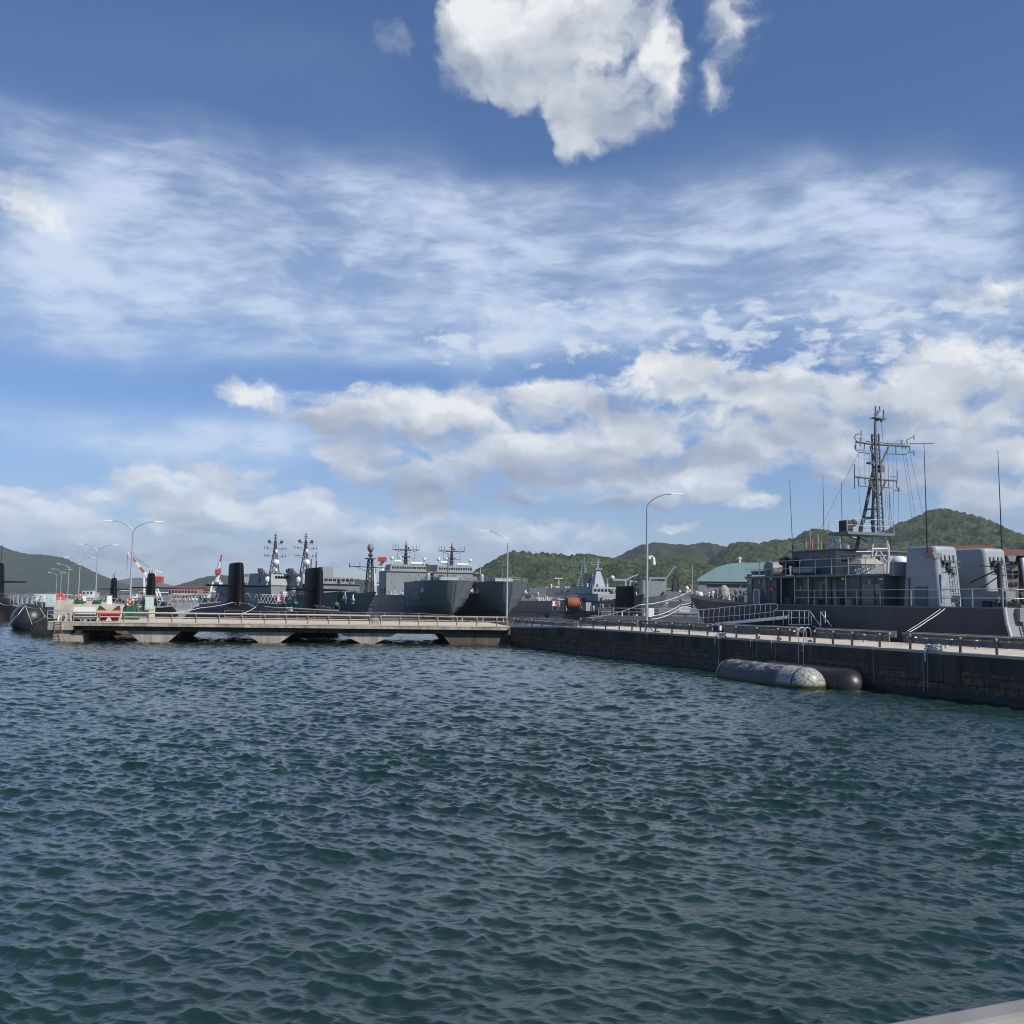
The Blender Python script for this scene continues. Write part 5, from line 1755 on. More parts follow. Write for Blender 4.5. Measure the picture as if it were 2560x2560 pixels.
# bridge
yC = 3.25
xb0, xb1 = S.hit(2088, 1400, 'y', yC).x, S.hit(1985, 1400, 'y', yC).x
zb1 = S.hit(2040, 1378, 'y', yC).z; zb0 = ztop + .12
BR = NAVY_L
mb = MB(); mb.hexa([(xb0, -yC, zb0), (xb1, -yC, zb0), (xb1, yC, zb0), (xb0, yC, zb0)], [(xb0, -yC, zb1), (xb1 + .25, -yC, zb1), (xb1 + .25, yC, zb1), (xb0, yC, zb1)]); mb.build('bridge', mat('bridge_grey', (.13, .142, .155), .5, var=.08, scale=.8, streak=True), ms)
mb = MB(); mb.box((xb0 - .25, -yC - .2, zb1 + .003), (xb1 + .45, yC + .2, zb1 + .10)); mb.build('bridge_roof', NAVY, ms)
mb = MB(); mb.box((xb0 - .03, -yC + .02, zb0 + .02), (xb0 - .003, yC - .02, zb1 - .02)); mb.build('sunlit_plate', mat('bulkhead_sunlit', (.36, .36, .34), .55, var=.06), ms)  # plate added over the after wall, its sunlight put into the pale colour
def winq(pxa, pya, pxb, pyb, name='window'):
    a = S.hit(pxa, pya, 'x', xb0); b = S.hit(pxb, pyb, 'x', xb0)
    y0, y1 = sorted((a.y, b.y)); z0, z1 = sorted((a.z, b.z))
    f = MB(); f.box((xb0 - .06, y0 - .06, z0 - .06), (xb0 - .031, y1 + .06, z1 + .06)); fo = f.build('window_frame', SILVER, ms)
    g = MB(); g.box((xb0 - .085, y0, z0), (xb0 - .062, y1, z1)); g.build('pane', GLASS, fo)
for a in ((2101, 1388, 2116, 1404), (2122, 1388, 2137, 1404), (2186, 1389, 2199, 1404), (2205, 1390, 2222, 1406)): winq(*a)
def wins(pxa, pya, pxb, pyb):
    a = S.hit(pxa, pya, 'y', yC); b = S.hit(pxb, pyb, 'y', yC)
    x0, x1 = sorted((a.x, b.x)); z0, z1 = sorted((a.z, b.z))
    f = MB(); f.box((x0 - .05, yC + .004, z0 - .05), (x1 + .05, yC + .05, z1 + .05)); fo = f.build('window_frame', NAVY_L, ms)
    g = MB(); g.box((x0, yC + .052, z0), (x1, yC + .07, z1)); g.build('pane', GLASS, fo)
for a in ((2059, 1388, 2072, 1403), (2026, 1391, 2033, 1401), (2081, 1389, 2086, 1403)): wins(*a)
# covered equipment and boat abaft the bridge
a = S.hit(2110, 1420, 'x', xb0 - 1.6)
mb = MB(); mb.box((xb0 - 2.3, 1.2, zb0), (xb0 - 1.0, 3.0, zb0 + .72)); mb.build('locker', NAVY_L, ms)
mb = MB(); mb.hexa([(xb0 - 2.35, 1.1, zb0 + .723), (xb0 - .95, 1.1, zb0 + .723), (xb0 - .95, 3.1, zb0 + .723), (xb0 - 2.35, 3.1, zb0 + .723)], [(xb0 - 2.0, 1.5, zb0 + 1.1), (xb0 - 1.2, 1.5, zb0 + 1.15), (xb0 - 1.2, 2.8, zb0 + 1.1), (xb0 - 2.0, 2.8, zb0 + 1.0)]); mb.build('canvas_cover', CANVAS, ms)

# upper deck fittings
def upr(px, py0, py1, r0, r1, y=3.4, name='ventilator', m=None, head=0):
    b = S.hit(px, py1, 'y', y); t_ = S.hit(px, py0, 'y', y)
    mb = MB(); mb.cyl((b.x, y, b.z), (b.x, y, t_.z), r0, r1)
    if head: mb.sphere((b.x, y, t_.z), head); mb.cyl((b.x - .35, y + .1, t_.z), (b.x + .35, y + .1, t_.z), head * .8)
    return mb.build(name, m or NAVY_L, ms)
upr(1965, 1404, 1437, .28, .2, head=.36, name='searchlight', m=MAST_D); upr(1987, 1406, 1437, .26, .2, head=.33, name='searchlight', m=MAST_D)
upr(1890, 1428, 1437, .30, .40); upr(1904, 1427, 1437, .26, .34); upr(1917, 1418, 1437, .24, .24); 
c = S.hit(1932, 1424, 'y', 3.0); mb = MB(); mb.cyl((c.x, 2.2, c.z), (c.x, 3.4, c.z), .62, n=20); mb.build('drum_locker', NAVY_L, ms)
railing(ms, [(xF, 3.95, ztop + .16), (sx(2000, 3.95), 3.95, ztop + .16), (xR2, 3.95, ztop + .16), (xE, 3.95, ztop + .16)], 1.05, .028, 1.5)
railing(ms, [(xF, -3.95, ztop + .16), (xR2, -3.95, ztop + .16)], 1.05, .028, 1.5)
# roof clutter
mb = MB()
for px, py0, py1, y, r in ((2016, 1350, 1375, 2.6, .04), (2026, 1322, 1374, 1.0, .02), (2045, 1336, 1372, 1.2, .05), (2075, 1362, 1376, 2.4, .2), (2118, 1362, 1376, -1.0, .16), (2102, 1360, 1376, 0, .03)):
    b = S.hit(px, py1, 'y', y); t_ = S.hit(px, py0, 'y', y); mb.cyl((b.x, y, zb1 + .1), (b.x, y, t_.z), r, n=6)
mb.bar((xb0 + .5, 2.4, zb1 + .6), (xb1 - .6, 2.4, zb1 + .65), .06)
mb.build('roof_fittings', GALV, ms)
c = S.hit(2030, 1359, 'y', 1.0); mb = MB(); mb.cyl((c.x, 1, c.z - .3), (c.x, 1, c.z + .3), .1, .06); mb.build('warning_light', RED, ms)
c = S.hit(2052, 1350, 'y', 1.2); mb = MB(); mb.cyl((c.x, 1.2, zb1 + .1), (c.x, 1.2, c.z + .5), .05); mb.build('signal_pole', mat('yellow_paint', (.6, .38, .05), .5), ms)
mb = MB()
for px in (2076, 2087, 2096):
    c = S.hit(px, 1350, 'y', 1.8); mb.tube([(c.x - .16, 1.8, zb1 + .1), (c.x - .16, 1.8, c.z), (c.x, 1.8, c.z + .16), (c.x + .16, 1.8, c.z), (c.x + .16, 1.8, zb1 + .1)], .03, 6)
mb.build('hoop_rail', GALV, ms)
# whip antennas
for px0, py0, px1, py1, y, r in ((1974, 1200, 1982, 1378, 3.0, .03), (2057, 1188, 2061, 1376, 1.5, .03), (2103, 1203, 2106, 1335, -1.0, .03), (2218, 1100, 2228, 1376, -2.6, .022)):
    a = S.hit(px1, py1, 'y', y); b = S.hit(px0, py0, 'y', y)
    mb = MB(); mb.tube([a, a.lerp(b, .1), a.lerp(b, .12), b], [r * 2, r * 1.7, r, r * .5], 6); mb.build('whip_antenna', MAST_D, ms)

# mast: everything lies near the plane x = xm
xm = xb0 - 1.5
def m3(px, py, dx=0.0):
    p = S.hit(px, py, 'x', xm + dx); return p
mb = MB()
# trunk: lattice column
tb, tt = m3(2197, 1330), m3(2188, 1085)
for dy, dx in ((-.22, -.22), (.22, -.22), (.22, .22), (-.22, .22)):
    mb.tube([tb + Vector((dx, dy, 0)), tt + Vector((dx * .7, dy * .7, 0))], .065, 6)
nn = 22
for i in range(nn):
    a = tb.lerp(tt, i / nn); b = tb.lerp(tt, (i + 1) / nn)
    mb.bar(a + Vector((-.2, -.22, 0)), a + Vector((-.2, .22, 0)), .04); mb.bar(a + Vector((-.22, -.2, 0)), b + Vector((.22, -.2, 0)), .03); mb.bar(a + Vector((.2, .22, 0)), b + Vector((-.2, .22, 0)), .03)
mb.tube([tb, tt], .10, 8)
mb.tube([tt, m3(2189, 1016)], .09, 8, .05)
mb.build('mast_trunk', MAST, ms)
mb = MB()
# raked legs
for (pa, pb, r) in (((2140, 1378), (2152, 1322), .13), ((2152, 1322), (2158, 1300), .13), ((2158, 1300), (2186, 1165), .12), ((2184, 1335), (2181, 1290), .13), ((2181, 1290), (2188, 1165), .10)):
    mb.tube([m3(*pa, 1.0), m3(*pb, .9)], r, 8)
for y_, xa, xb_ in ((1273, 2164, 2192), (1298, 2160, 2182), (1294, 2160, 2182), (1215, 2176, 2190)):
    mb.bar(m3(xa, y_, .9), m3(xb_, y_, .4), .1)
for (a, b) in (((2172, 1200), (2196, 1255)), ((2214, 1202), (2200, 1240)), ((2175, 1115), (2190, 1160)), ((2222, 1118), (2200, 1165))):
    mb.bar(m3(*a), m3(*b), .09)
mb.build('mast_leg', MAST, ms)
mb = MB()
# lower tripod under the platform, silver
for (a, b, r) in (((2184, 1332), (2180, 1375), .09), ((2206, 1332), (2222, 1372), .11), ((2222, 1372), (2218, 1440), .09), ((2206, 1332), (2226, 1400), .07), ((2180, 1375), (2180, 1410), .08), ((2181, 1372), (2222, 1372), .07), ((2184, 1358), (2212, 1358), .06), ((2192, 1378), (2180, 1410), .07), ((2200, 1378), (2216, 1406), .07), ((2140, 1379), (2184, 1379), .05), ((2160, 1357), (2184, 1357), .05), ((2150, 1340), (2180, 1358), .05)):
    mb.tube([m3(*a, -.3), m3(*b, -.3)], r, 6)
mb.build('tripod', SILVER, ms)
# platform
a = m3(2097, 1332); b = m3(2212, 1329)
mb = MB(); mb.hexa([(xm - .9, a.y, a.z - .12), (xm + 1.1, a.y, a.z - .12), (xm + 1.1, b.y, a.z - .12), (xm - .9, b.y, a.z - .12)], [(xm - .9, a.y, a.z + .06), (xm + 1.1, a.y, a.z + .06), (xm + 1.1, b.y, a.z + .06), (xm - .9, b.y, a.z + .06)]); mb.build('mast_platform', NAVY_D, ms)
railing(ms, [(xm - .85, a.y, a.z + .06), (xm - .85, b.y, a.z + .06)], .85, .022, 1.1)
railing(ms, [(xm + 1.05, a.y, a.z + .06), (xm + 1.05, b.y, a.z + .06)], .85, .022, 1.1)
c = m3(2119, 1324); mb = MB(); mb.box((xm - .2, c.y - .3, a.z + .06), (xm + .5, c.y + .3, a.z + .85)); mb.sphere((xm, c.y - .5, a.z + .7), .25); mb.build('signal_lamp', MAST_D, ms)
mb = MB(); mb.bar(m3(2104, 1334), m3(2104, 1360), .04); mb.bar(m3(2110, 1336), m3(2150, 1352), .06); mb.bar(m3(2140, 1336), m3(2172, 1358), .06); mb.build('platform_brace', MAST, ms)
# yards and aerials
def yard(name, pts, r, extra):
    mb = MB(); mb.tube([m3(*p) for p in pts], r, 6)
    for seg in extra: mb.tube([m3(*p) for p in seg], .036, 5)
    return mb.build(name, MAST, ms)
yard('upper_yard', [(2140, 1104), (2170, 1109), (2190, 1111), (2225, 1113), (2274, 1116)], .075,
     [[(2137, 1112), (2138, 1122), (2146, 1130), (2175, 1134)], [(2275, 1116), (2274, 1130), (2266, 1136), (2210, 1134)], [(2143, 1104), (2136, 1096), (2140, 1086), (2153, 1084)], [(2153, 1077), (2153, 1091)],
      [(2268, 1112), (2267, 1100), (2276, 1095), (2285, 1093)], [(2285, 1087), (2285, 1099)], [(2274, 1130), (2285, 1133)], [(2285, 1126), (2285, 1139)], [(2146, 1124), (2155, 1126)], [(2152, 1096), (2152, 1106)], [(2148, 1096), (2156, 1096)], [(2254, 1102), (2254, 1114)], [(2250, 1102), (2258, 1102)],
      [(2162, 1108), (2160, 1128)], [(2240, 1114), (2240, 1135)], [(2256, 1116), (2257, 1122)], [(2264, 1116), (2265, 1123)], [(2150, 1106), (2151, 1116)], [(2274, 1109), (2335, 1109)], [(2140, 1104), (2140, 1126)], [(2165, 1103), (2225, 1109), (2262, 1110)]])
yard('lower_yard', [(2136, 1192), (2165, 1195), (2190, 1198), (2242, 1202)], .065,
     [[(2136, 1160), (2137, 1222)], [(2145, 1195), (2147, 1215), (2180, 1216), (2230, 1220)], [(2242, 1202), (2242, 1218), (2247, 1225)], [(2236, 1226), (2250, 1226)], [(2247, 1218), (2247, 1230)], [(2243, 1178), (2243, 1202)], [(2226, 1192), (2243, 1192)], [(2163, 1197), (2163, 1212)], [(2183, 1198), (2180, 1214)], [(2222, 1202), (2222, 1216)]])
mb = MB()
for seg in ([(2175, 1046), (2190, 1047)], [(2190, 1053), (2200, 1048), (2209, 1047)], [(2209, 1025), (2209, 1047)], [(2191, 1040), (2199, 1025), (2199, 1016)], [(2190, 1030), (2201, 1026)], [(2186, 1036), (2191, 1036)], [(2186, 1063), (2190, 1063)], [(2203, 1049), (2203, 1056)]):
    mb.tube([m3(*p) for p in seg], .055, 5)
for px, py in ((2190, 1047), (2203, 1050)): c = m3(px, py); mb.box((c.x - .2, c.y - .25, c.z), (c.x + .2, c.y + .25, c.z + .1))
c = m3(2200, 1180); mb.box((c.x - .1, c.y - .3, c.z), (c.x + .3, c.y + .1, c.z + .5)); c = m3(2178, 1160); mb.box((c.x - .2, c.y - .35, c.z), (c.x + .2, c.y + .25, c.z + .12))
mb.build('masthead', MAST, ms)
mb = MB()
for a, b in (((2146, 1134), (2150, 1215)), ((2162, 1132), (2162, 1195)), ((2173, 1135), (2173, 1195)), ((2146, 1215), (2156, 1330)), ((2147, 1130), (2050, 1325)), ((2232, 1118), (2236, 1376)), ((2240, 1135), (2243, 1190)), ((2210, 1135), (2216, 1330)), ((2257, 1130), (2290, 1370)), ((2264, 1133), (2300, 1370)), ((2275, 1133), (2310, 1300)), ((2216, 1216), (2226, 1376)), ((2222, 1216), (2236, 1376)), ((2203, 1056), (2208, 1104)), ((2247, 1226), (2244, 1376))):
    mb.tube([m3(*a), m3(*b, -.6)], .012, 4, cap=False)
mb.build('rigging_wires', MAST_D, ms)

# silver folding boarding ladder abaft the bridge
mb = MB()
def m4(px, py): return S.hit(px, py, 'y', 3.9)
for seg in ([(2133, 1430), (2160, 1420), (2190, 1412)], [(2138, 1441), (2165, 1430), (2192, 1414)], [(2131, 1448), (2150, 1444), (2168, 1436)], [(2131, 1512), (2131, 1452), (2140, 1446)], [(2143, 1512), (2142, 1455), (2150, 1446), (2165, 1440)], [(2138, 1424), (2146, 1440)], [(2150, 1422), (2160, 1438)], [(2165, 1417), (2172, 1434)], [(2178, 1414), (2176, 1428)], [(2146, 1420), (2138, 1444)], [(2160, 1419), (2152, 1441)]):
    mb.tube([m4(*p) for p in seg], .045, 6)
for i in range(7):
    c = m4(2140 + i * 6, 1437 - i * 3); mb.tube([c + Vector((.14 * math.cos(a), 0, .14 * math.sin(a))) for a in [k * .9 for k in range(8)]], .025, 5)
mb.build('folding_ladder', SILVER, ms)
# equipment box between bridge and funnels
yq = 3.6
a = S.hit(2222, 1405, 'y', yq); b = S.hit(2236, 1440, 'y', yq)
mb = MB(); mb.hexa([(b.x, .8, b.z), (a.x, .8, b.z), (a.x, yq, b.z), (b.x, yq, b.z)], [(b.x, .8, a.z), (a.x - .1, .8, a.z), (a.x - .1, yq, a.z), (b.x, yq, a.z)]); mb.build('equipment_box', NAVY_L, ms)
mb = MB(); mb.cyl((b.x + .2, 1.0, 4.2), (b.x + .2, 1.0, b.z), .35); mb.box((b.x - .1, -2.5, 4.2), (b.x + .5, 2.8, 4.2 + 1.9)); mb.cyl((b.x - .2, 2.6, 4.2), (b.x - .2, 2.6, b.z), .08); mb.cyl((b.x - 1.0, 3.4, 4.2), (b.x - 1.0, 3.4, 6.0), .05); mb.build('winch_gear', MAST, ms)
c = S.hit(2250, 1410, 'y', 1.2); mb = MB(); mb.sphere((c.x, 1.2, c.z), .6, sz=.9); mb.cyl((c.x, 1.2, c.z - 1), (c.x, 1.2, c.z), .4); mb.build('radome', DOME, ms)
# mushroom vents on the main deck
for px, y in ((2190, 3.7), (2168, 3.3)):
    c = S.hit(px, 1505, 'y', y); mb = MB(); mb.tube([(c.x, y, 4.2), (c.x, y, 5.1), (c.x - .12, y, 5.45), (c.x - .5, y, 5.5), (c.x - .62, y, 5.25)], .3, 12); mb.build('ventilator', NAVY_L, ms)

# funnels: long rounded boxes leaning to the front at the top, pale caps
def funnel(y0, y1, pxs, label):
    """pxs: sight columns (front bottom, rear bottom, front top, rear top) on the plane of its near side"""
    fb, rb, ft, rt = pxs
    zt = S.hit(2300, 1366, 'y', y1).z if y1 > 1 else FZ[0]
    FZ.append(zt) if not FZ else None
    xfb = S.hit(fb, 1510, 'y', y1).x; xrb = S.hit(rb, 1510, 'y', y1).x; xft = S.hit(ft, 1366, 'y', y1).x; xrt = S.hit(rt, 1366, 'y', y1).x
    zb_ = 4.2
    rr = []
    yc = (y0 + y1) / 2; yh = (y1 - y0) / 2
    def ring(z, xf, xr, c, yh_):
        out = []
        R_ = min(c * .8, yh_)
        for (cx, cy, a0) in ((xf - R_, yh_ - R_, 0), (xr + R_, yh_ - R_, 90), (xr + R_, -yh_ + R_, 180), (xf - R_, -yh_ + R_, 270)):
            for k in range(6):
                a = math.radians(a0 + 18 * k)
                out.append((cx + R_ * math.cos(a), yc + cy + R_ * math.sin(a), z))
        return out
    for u in (0, .35, .78, .785, .94, .975, .993, 1.0):
        z = zb_ + (zt - zb_) * u
        ins = {.975: .03, .993: .09, 1.0: .2}.get(u, 0) + (.0 if u < .785 else 0)
        rr.append(ring(z, xfb + (xft - xfb) * u - ins, xrb + (xrt - xrb) * u + ins, .36, yh - ins))
    mb = MB(); mb.loft(rr); o = mb.build('funnel', mat('funnel_grey', (.30, .32, .335), .42, var=.06, scale=.8), ms, label)
    xr_top = xrt + (xrb - xrt) * .16
    mb = MB()
    for i in range(4):
        yy = yc - .52 + i * .30 + (.06 if i > 1 else 0)
        for (z0, z1) in ((zt - .98, zt - .55),):
            xx = xrt + (xrb - xrt) * (zt - z1) / (zt - zb_); xz = xrt + (xrb - xrt) * (zt - z0) / (zt - zb_)
            mb.hexa([(xz - .03, yy, z0), (xz + .05, yy, z0), (xz + .05, yy + .09, z0), (xz - .03, yy + .09, z0)], [(xx - .03, yy, z1), (xx + .05, yy, z1), (xx + .05, yy + .09, z1), (xx - .03, yy + .09, z1)])
    mb.build('exhaust_slot', BOOT, o)
    return o, xrb, xrt, zt, yc
FZ = []
fo, xrb, xrt, zt_, yc = funnel(1.5, 3.35, (2254, 2350, 2263, 2335), 'near funnel, whose whole dark side shows')
def fz(z): return xrt + (xrb - xrt) * (zt_ - z) / (zt_ - 4.2)
fo2, *_r = funnel(-2.4, -.55, (2254, 2350, 2263, 2335), 'far funnel, half hidden behind the near one')
# rewrite the far funnel at the same lengthwise place as the near one
dx_ = fz(4.2) - _r[0]
fo2.location.x += dx_
# ladders, plates and brackets on the after faces
for k, o_ in ((0, fo), (-3.9, fo2)):
    dx = 0 if k == 0 else -dx_
    mb = MB()
    y_l = yc + k - .28
    for s_ in (-.2, .2): mb.tube([(fz(z) - .14 + dx, y_l + s_, z) for z in (4.4, 5.6, 6.8)], .022, 5)
    for i in range(9): mb.cyl((fz(4.5 + i * .27) - .14 + dx, y_l - .2, 4.5 + i * .27), (fz(4.5 + i * .27) - .14 + dx, y_l + .2, 4.5 + i * .27), .016, n=5)
    mb.tube([(fz(6.9) - .1 + dx, y_l - .35, 6.6), (fz(6.9) - .35 + dx, y_l - .35, 6.6), (fz(6.9) - .35 + dx, y_l + .65, 6.6), (fz(6.9) - .1 + dx, y_l + .65, 6.6)], .025, 5)
    mb.tube([(fz(6.9) - .35 + dx, y_l - .35, 6.95), (fz(6.9) - .35 + dx, y_l + .65, 6.95)], .025, 5)
    mb.build('funnel_ladder', NAVY_D, o_)
    mb = MB()
    for (yy, zz, w_, h_) in ((yc + k + .35, 6.75, .08, .25), (yc + k + .05, 6.45, .10, .45), (yc + k - .1, 6.3, .08, .2), (yc + k - .35, 6.2, .12, .06)):
        mb.box((fz(zz) - .16 + dx, yy - w_, zz), (fz(zz) + .02 + dx, yy + w_, zz + h_))
    mb.tube([(fz(7.0) - .1 + dx, yc + k + .3, 7.0), (fz(7.0) - .12 + dx, yc + k - .95, 6.98)], .02, 5)
    mb.build('searchlight_bracket', MAST_D, o_)
    mb = MB(); yy = yc + k + (.85 if k == 0 else -1.2); zz = zt_ - .42
    mb.hexa([(fz(zz) - .05 + dx, yy - .35, zz - .35), (fz(zz) + .7 + dx, yy, zz - .35), (fz(zz) + .7 + dx, yy + .06, zz - .35), (fz(zz) - .05 + dx, yy + .12, zz - .35)], [(fz(zz) - .1 + dx, yy - .4, zz), (fz(zz) + .75 + dx, yy, zz), (fz(zz) + .75 + dx, yy + .35, zz), (fz(zz) - .1 + dx, yy + .35, zz)])
    mb.build('aerial_sponson', NAVY_L, o_)
    mb = MB(); mb.cyl((fz(zz) + .35 + dx, yy + .2, zz), (fz(zz) + .35 + dx, yy + .2, zz + .2), .11); mb.build('aerial_base', mat('insulator_red', (.35, .03, .03), .5), o_)
    mb = MB(); mb.tube([(fz(zz) + .35 + dx, yy + .3, zz + .2), (fz(zz) + .38 + dx, yy + .3, zz + 2.8), (fz(zz) + .5 + dx, yy + .25, zz + 6.6)], [.04, .032, .016], 6); mb.build('whip_antenna', BOOT, o_)
mb = MB(); mb.hexa([(fz(5) - .06, yc + .25, 4.5), (fz(5) - .02, yc + .25, 4.5), (fz(5) - .02, yc + .75, 4.5), (fz(5) - .06, yc + .75, 4.5)], [(fz(6.1) - .08, yc + .22, 6.2), (fz(6.1) - .03, yc + .22, 6.2), (fz(6.1) - .03, yc + .7, 6.2), (fz(6.1) - .08, yc + .7, 6.2)]); mb.build('blue_panel', mat('blue_banner', (.10, .22, .42), .6, extra=(.45, .40, .40), scale=2.5), ms)
# side doors on the funnels
mb = MB(); c = S.hit(2303, 1492, 'y', 3.35); mb.box((c.x - .55, 3.353, 4.3), (c.x + .5, 3.40, 5.45)); mb.build('door', NAVY, ms)

# after deck
railing(ms, [(sx(1987, 4.25), 4.25, 4.25), (sx(2200, 4.25), 4.25, 4.25), (sx(2360, 4.25), 4.25, 4.25), (.25, 4.25, 4.25), (.1, 2.0, 4.25), (.1, -4.2, 4.25)], 1.0, .026, 1.75)
railing(ms, [(sx(1860, 4.0), 3.9, 4.4), (LB - 9, 3.3, 4.65), (LB - 3, 1.6, 5.0), (LB - .4, .1, 5.2)], .8, .02, 1.6)
mb = MB(); mb.box((.9, 2.6, 4.26), (3.9, 3.3, 5.15)); mb.box((1.2, -2.8, 4.26), (3.2, -1.2, 5.3)); mb.build('deck_locker', NAVY_L, ms)
scatter_gear(ms, random.Random(8), 40, lambda rg: (rg.uniform(.3, 4.8), rg.uniform(-3.6, 3.9), 4.25), .12, .36, MAST, 2.6)
scatter_gear(ms, random.Random(18), 10, lambda rg: (rg.uniform(.3, 2.6), rg.uniform(2.4, 3.9), 4.25), .15, .3, BOOT, 1.6)
# crane on the after deck, dark jib
mb = MB(); c = S.hit(2500, 1470, 'y', .8)
x0 = c.x
mb.cyl((x0, .8, 4.25), (x0, .8, 6.3), .10); mb.cyl((x0, .8, 5.4), (x0, .8, 6.9), .15); mb.bar((x0, .8, 6.5), (x0 + 1.3, 1.7, 5.7), .08); mb.bar((x0, .8, 6.1), (x0 + 1.1, 1.6, 5.1), .06); mb.box((x0 - .12, .6, 6.85), (x0 + .2, 1.2, 6.97)); mb.bar((x0 + .1, .9, 6.6), (x0 + .8, 1.5, 6.7), .05); mb.build('deck_crane', MAST_D, ms)
mb = MB()
for y in (-1.2, -1.7): mb.tube([(x0 - .2, y, 4.3), (x0 + .05, y + .15, 7.2)], .10, 8)
mb.cyl((x0 - 1.0, -3.2, 5.0), (x0 - 1.0, -2.0, 5.0), .62); mb.cyl((x0 - .9, -1.8, 4.9), (x0 - .9, -.5, 4.9), .55)
mb.build('stern_davit', DOME, ms)
# foredeck gear
def fdp(rg):
    x = rg.uniform(sx(1862, 3), LB - 2.5); q = (x - 20) / (LB - 20); return x, rg.uniform(-3, 3) * (1 - q * .8), zdeck(x)
scatter_gear(ms, random.Random(9), 46, fdp, .12, .4, MAST, 2.4)
scatter_gear(ms, random.Random(10), 12, fdp, .12, .36, DOME, 1.6)
mb = MB(); c = S.hit(1810, 1490, 'y', 0); mb.tube([(c.x, 0, zdeck(c.x)), (c.x, 0, zdeck(c.x) + .5), (c.x, 0, zdeck(c.x) + .8), (c.x, 0, zdeck(c.x) + 1.1)], [.55, .45, .42, .15], 12); mb.build('covered_gun', CANVAS, ms)
a = S.hit(1730, 1410, 'y', 0)
mb = MB(); mb.tube([(a.x, 0, ZB - .1), (a.x, 0, a.z)], .07, 6, .04); mb.tube([(a.x, 0, a.z - 3), (a.x - 2.2, 0, ZB + .2)], .03, 5); mb.build('jackstaff', CANVAS, ms)
mb = MB(); c = S.hit(1750, 1484, 'y', .8); mb.sphere((c.x, .8, c.z - .1), .28); mb.cyl((c.x, .8, c.z - .7), (c.x, .8, c.z), .16); mb.build('capstan', DOME, ms)

# pipes, lockers and life rafts along the near side
for px, y, r in ((1960, 3.0, .05), (2030, 3.0, .04), (2078, 3.0, .05), (2150, 3.95, .05), (2186, 3.95, .04), (1925, 3.95, .04)):
    x = sx(px, y); mb = MB(); mb.tube([(x, y + .06, 4.25), (x, y + .06, ztop - .1)], r, 6); mb.build('pipe', NAVY, ms)
for px in (2000, 2024):
    c = S.hit(px, 1430, 'y', 3.7); mb = MB(); mb.tube([(c.x - .55, 3.7, ztop + .5), (c.x - .5, 3.7, ztop + .5), (c.x + .5, 3.7, ztop + .5), (c.x + .55, 3.7, ztop + .5)], [.12, .26, .26, .12], 12); mb.build('life_raft_canister', NAVY_L, ms)
for px, w_, h_ in ((1975, .35, .5), (2040, .5, .35), (2100, .3, .6), (2160, .25, .4)):
    x = sx(px, 3.05); yy = 3.0 if px < 2122 else 3.95; mb = MB(); mb.box((x - w_, yy + .003, 4.26), (x + w_, yy + .35, 4.26 + h_)); mb.build('locker', NAVY, ms)
for px, py in ((1900, 1455), (1915, 1480), (2004, 1470), (2062, 1456), (2176, 1455), (2195, 1480)):
    yy = 3.95 if px < 1941 or px > 2122 else 3.0
    c = S.hit(px, py, 'y', yy); mb = MB(); mb.cyl((c.x, yy, c.z), (c.x, yy + .06, c.z), .15, n=14); mb.cyl((c.x, yy + .061, c.z), (c.x, yy + .07, c.z), .10, n=14); mb.build('porthole', NAVY_L, ms)
for px in (1875, 1930, 2110, 2205):
    c = S.hit(px, 1445, 'y', 4.0); mb = MB(); mb.box((c.x - .1, 3.96, c.z - .12), (c.x + .1, 4.12, c.z)); mb.build('deck_lamp', SILVER, ms)
# ---------------------------------------------------------------- things on the pier and the jetty
def at(px, py, D, z=None):
    p = W(px, py, D)
    if z is not None: p.z = z
    return p


# white tank on runners behind the rail
w = P.wor((pxx(212, .9), .95, ZP)); 
t = thing('equipment_case', 'long white box on low runners behind the pier rail', 'case', w, P.a)
mb = MB(); mb.hexa([(-.95, -.4, .62), (.95, -.4, .62), (.95, .4, .62), (-.95, .4, .62)], [(-.95, -.4, 1.30), (.95, -.4, 1.30), (.95, .4, 1.30), (-.95, .4, 1.30)]); mb.build('lid', WHITE, t)
mb = MB(); mb.box((-.92, -.36, .16), (.92, .36, .617)); mb.build('body', mat('case_shadow_grey', (.16, .17, .18), .6), t)  # grey lower half: shade on the white box put into the colour
for x in (-.75, .75):
    mb = MB(); mb.cyl((x, -.45, .12), (x, .45, .12), .12); mb.build('wheel', BLACK, t)
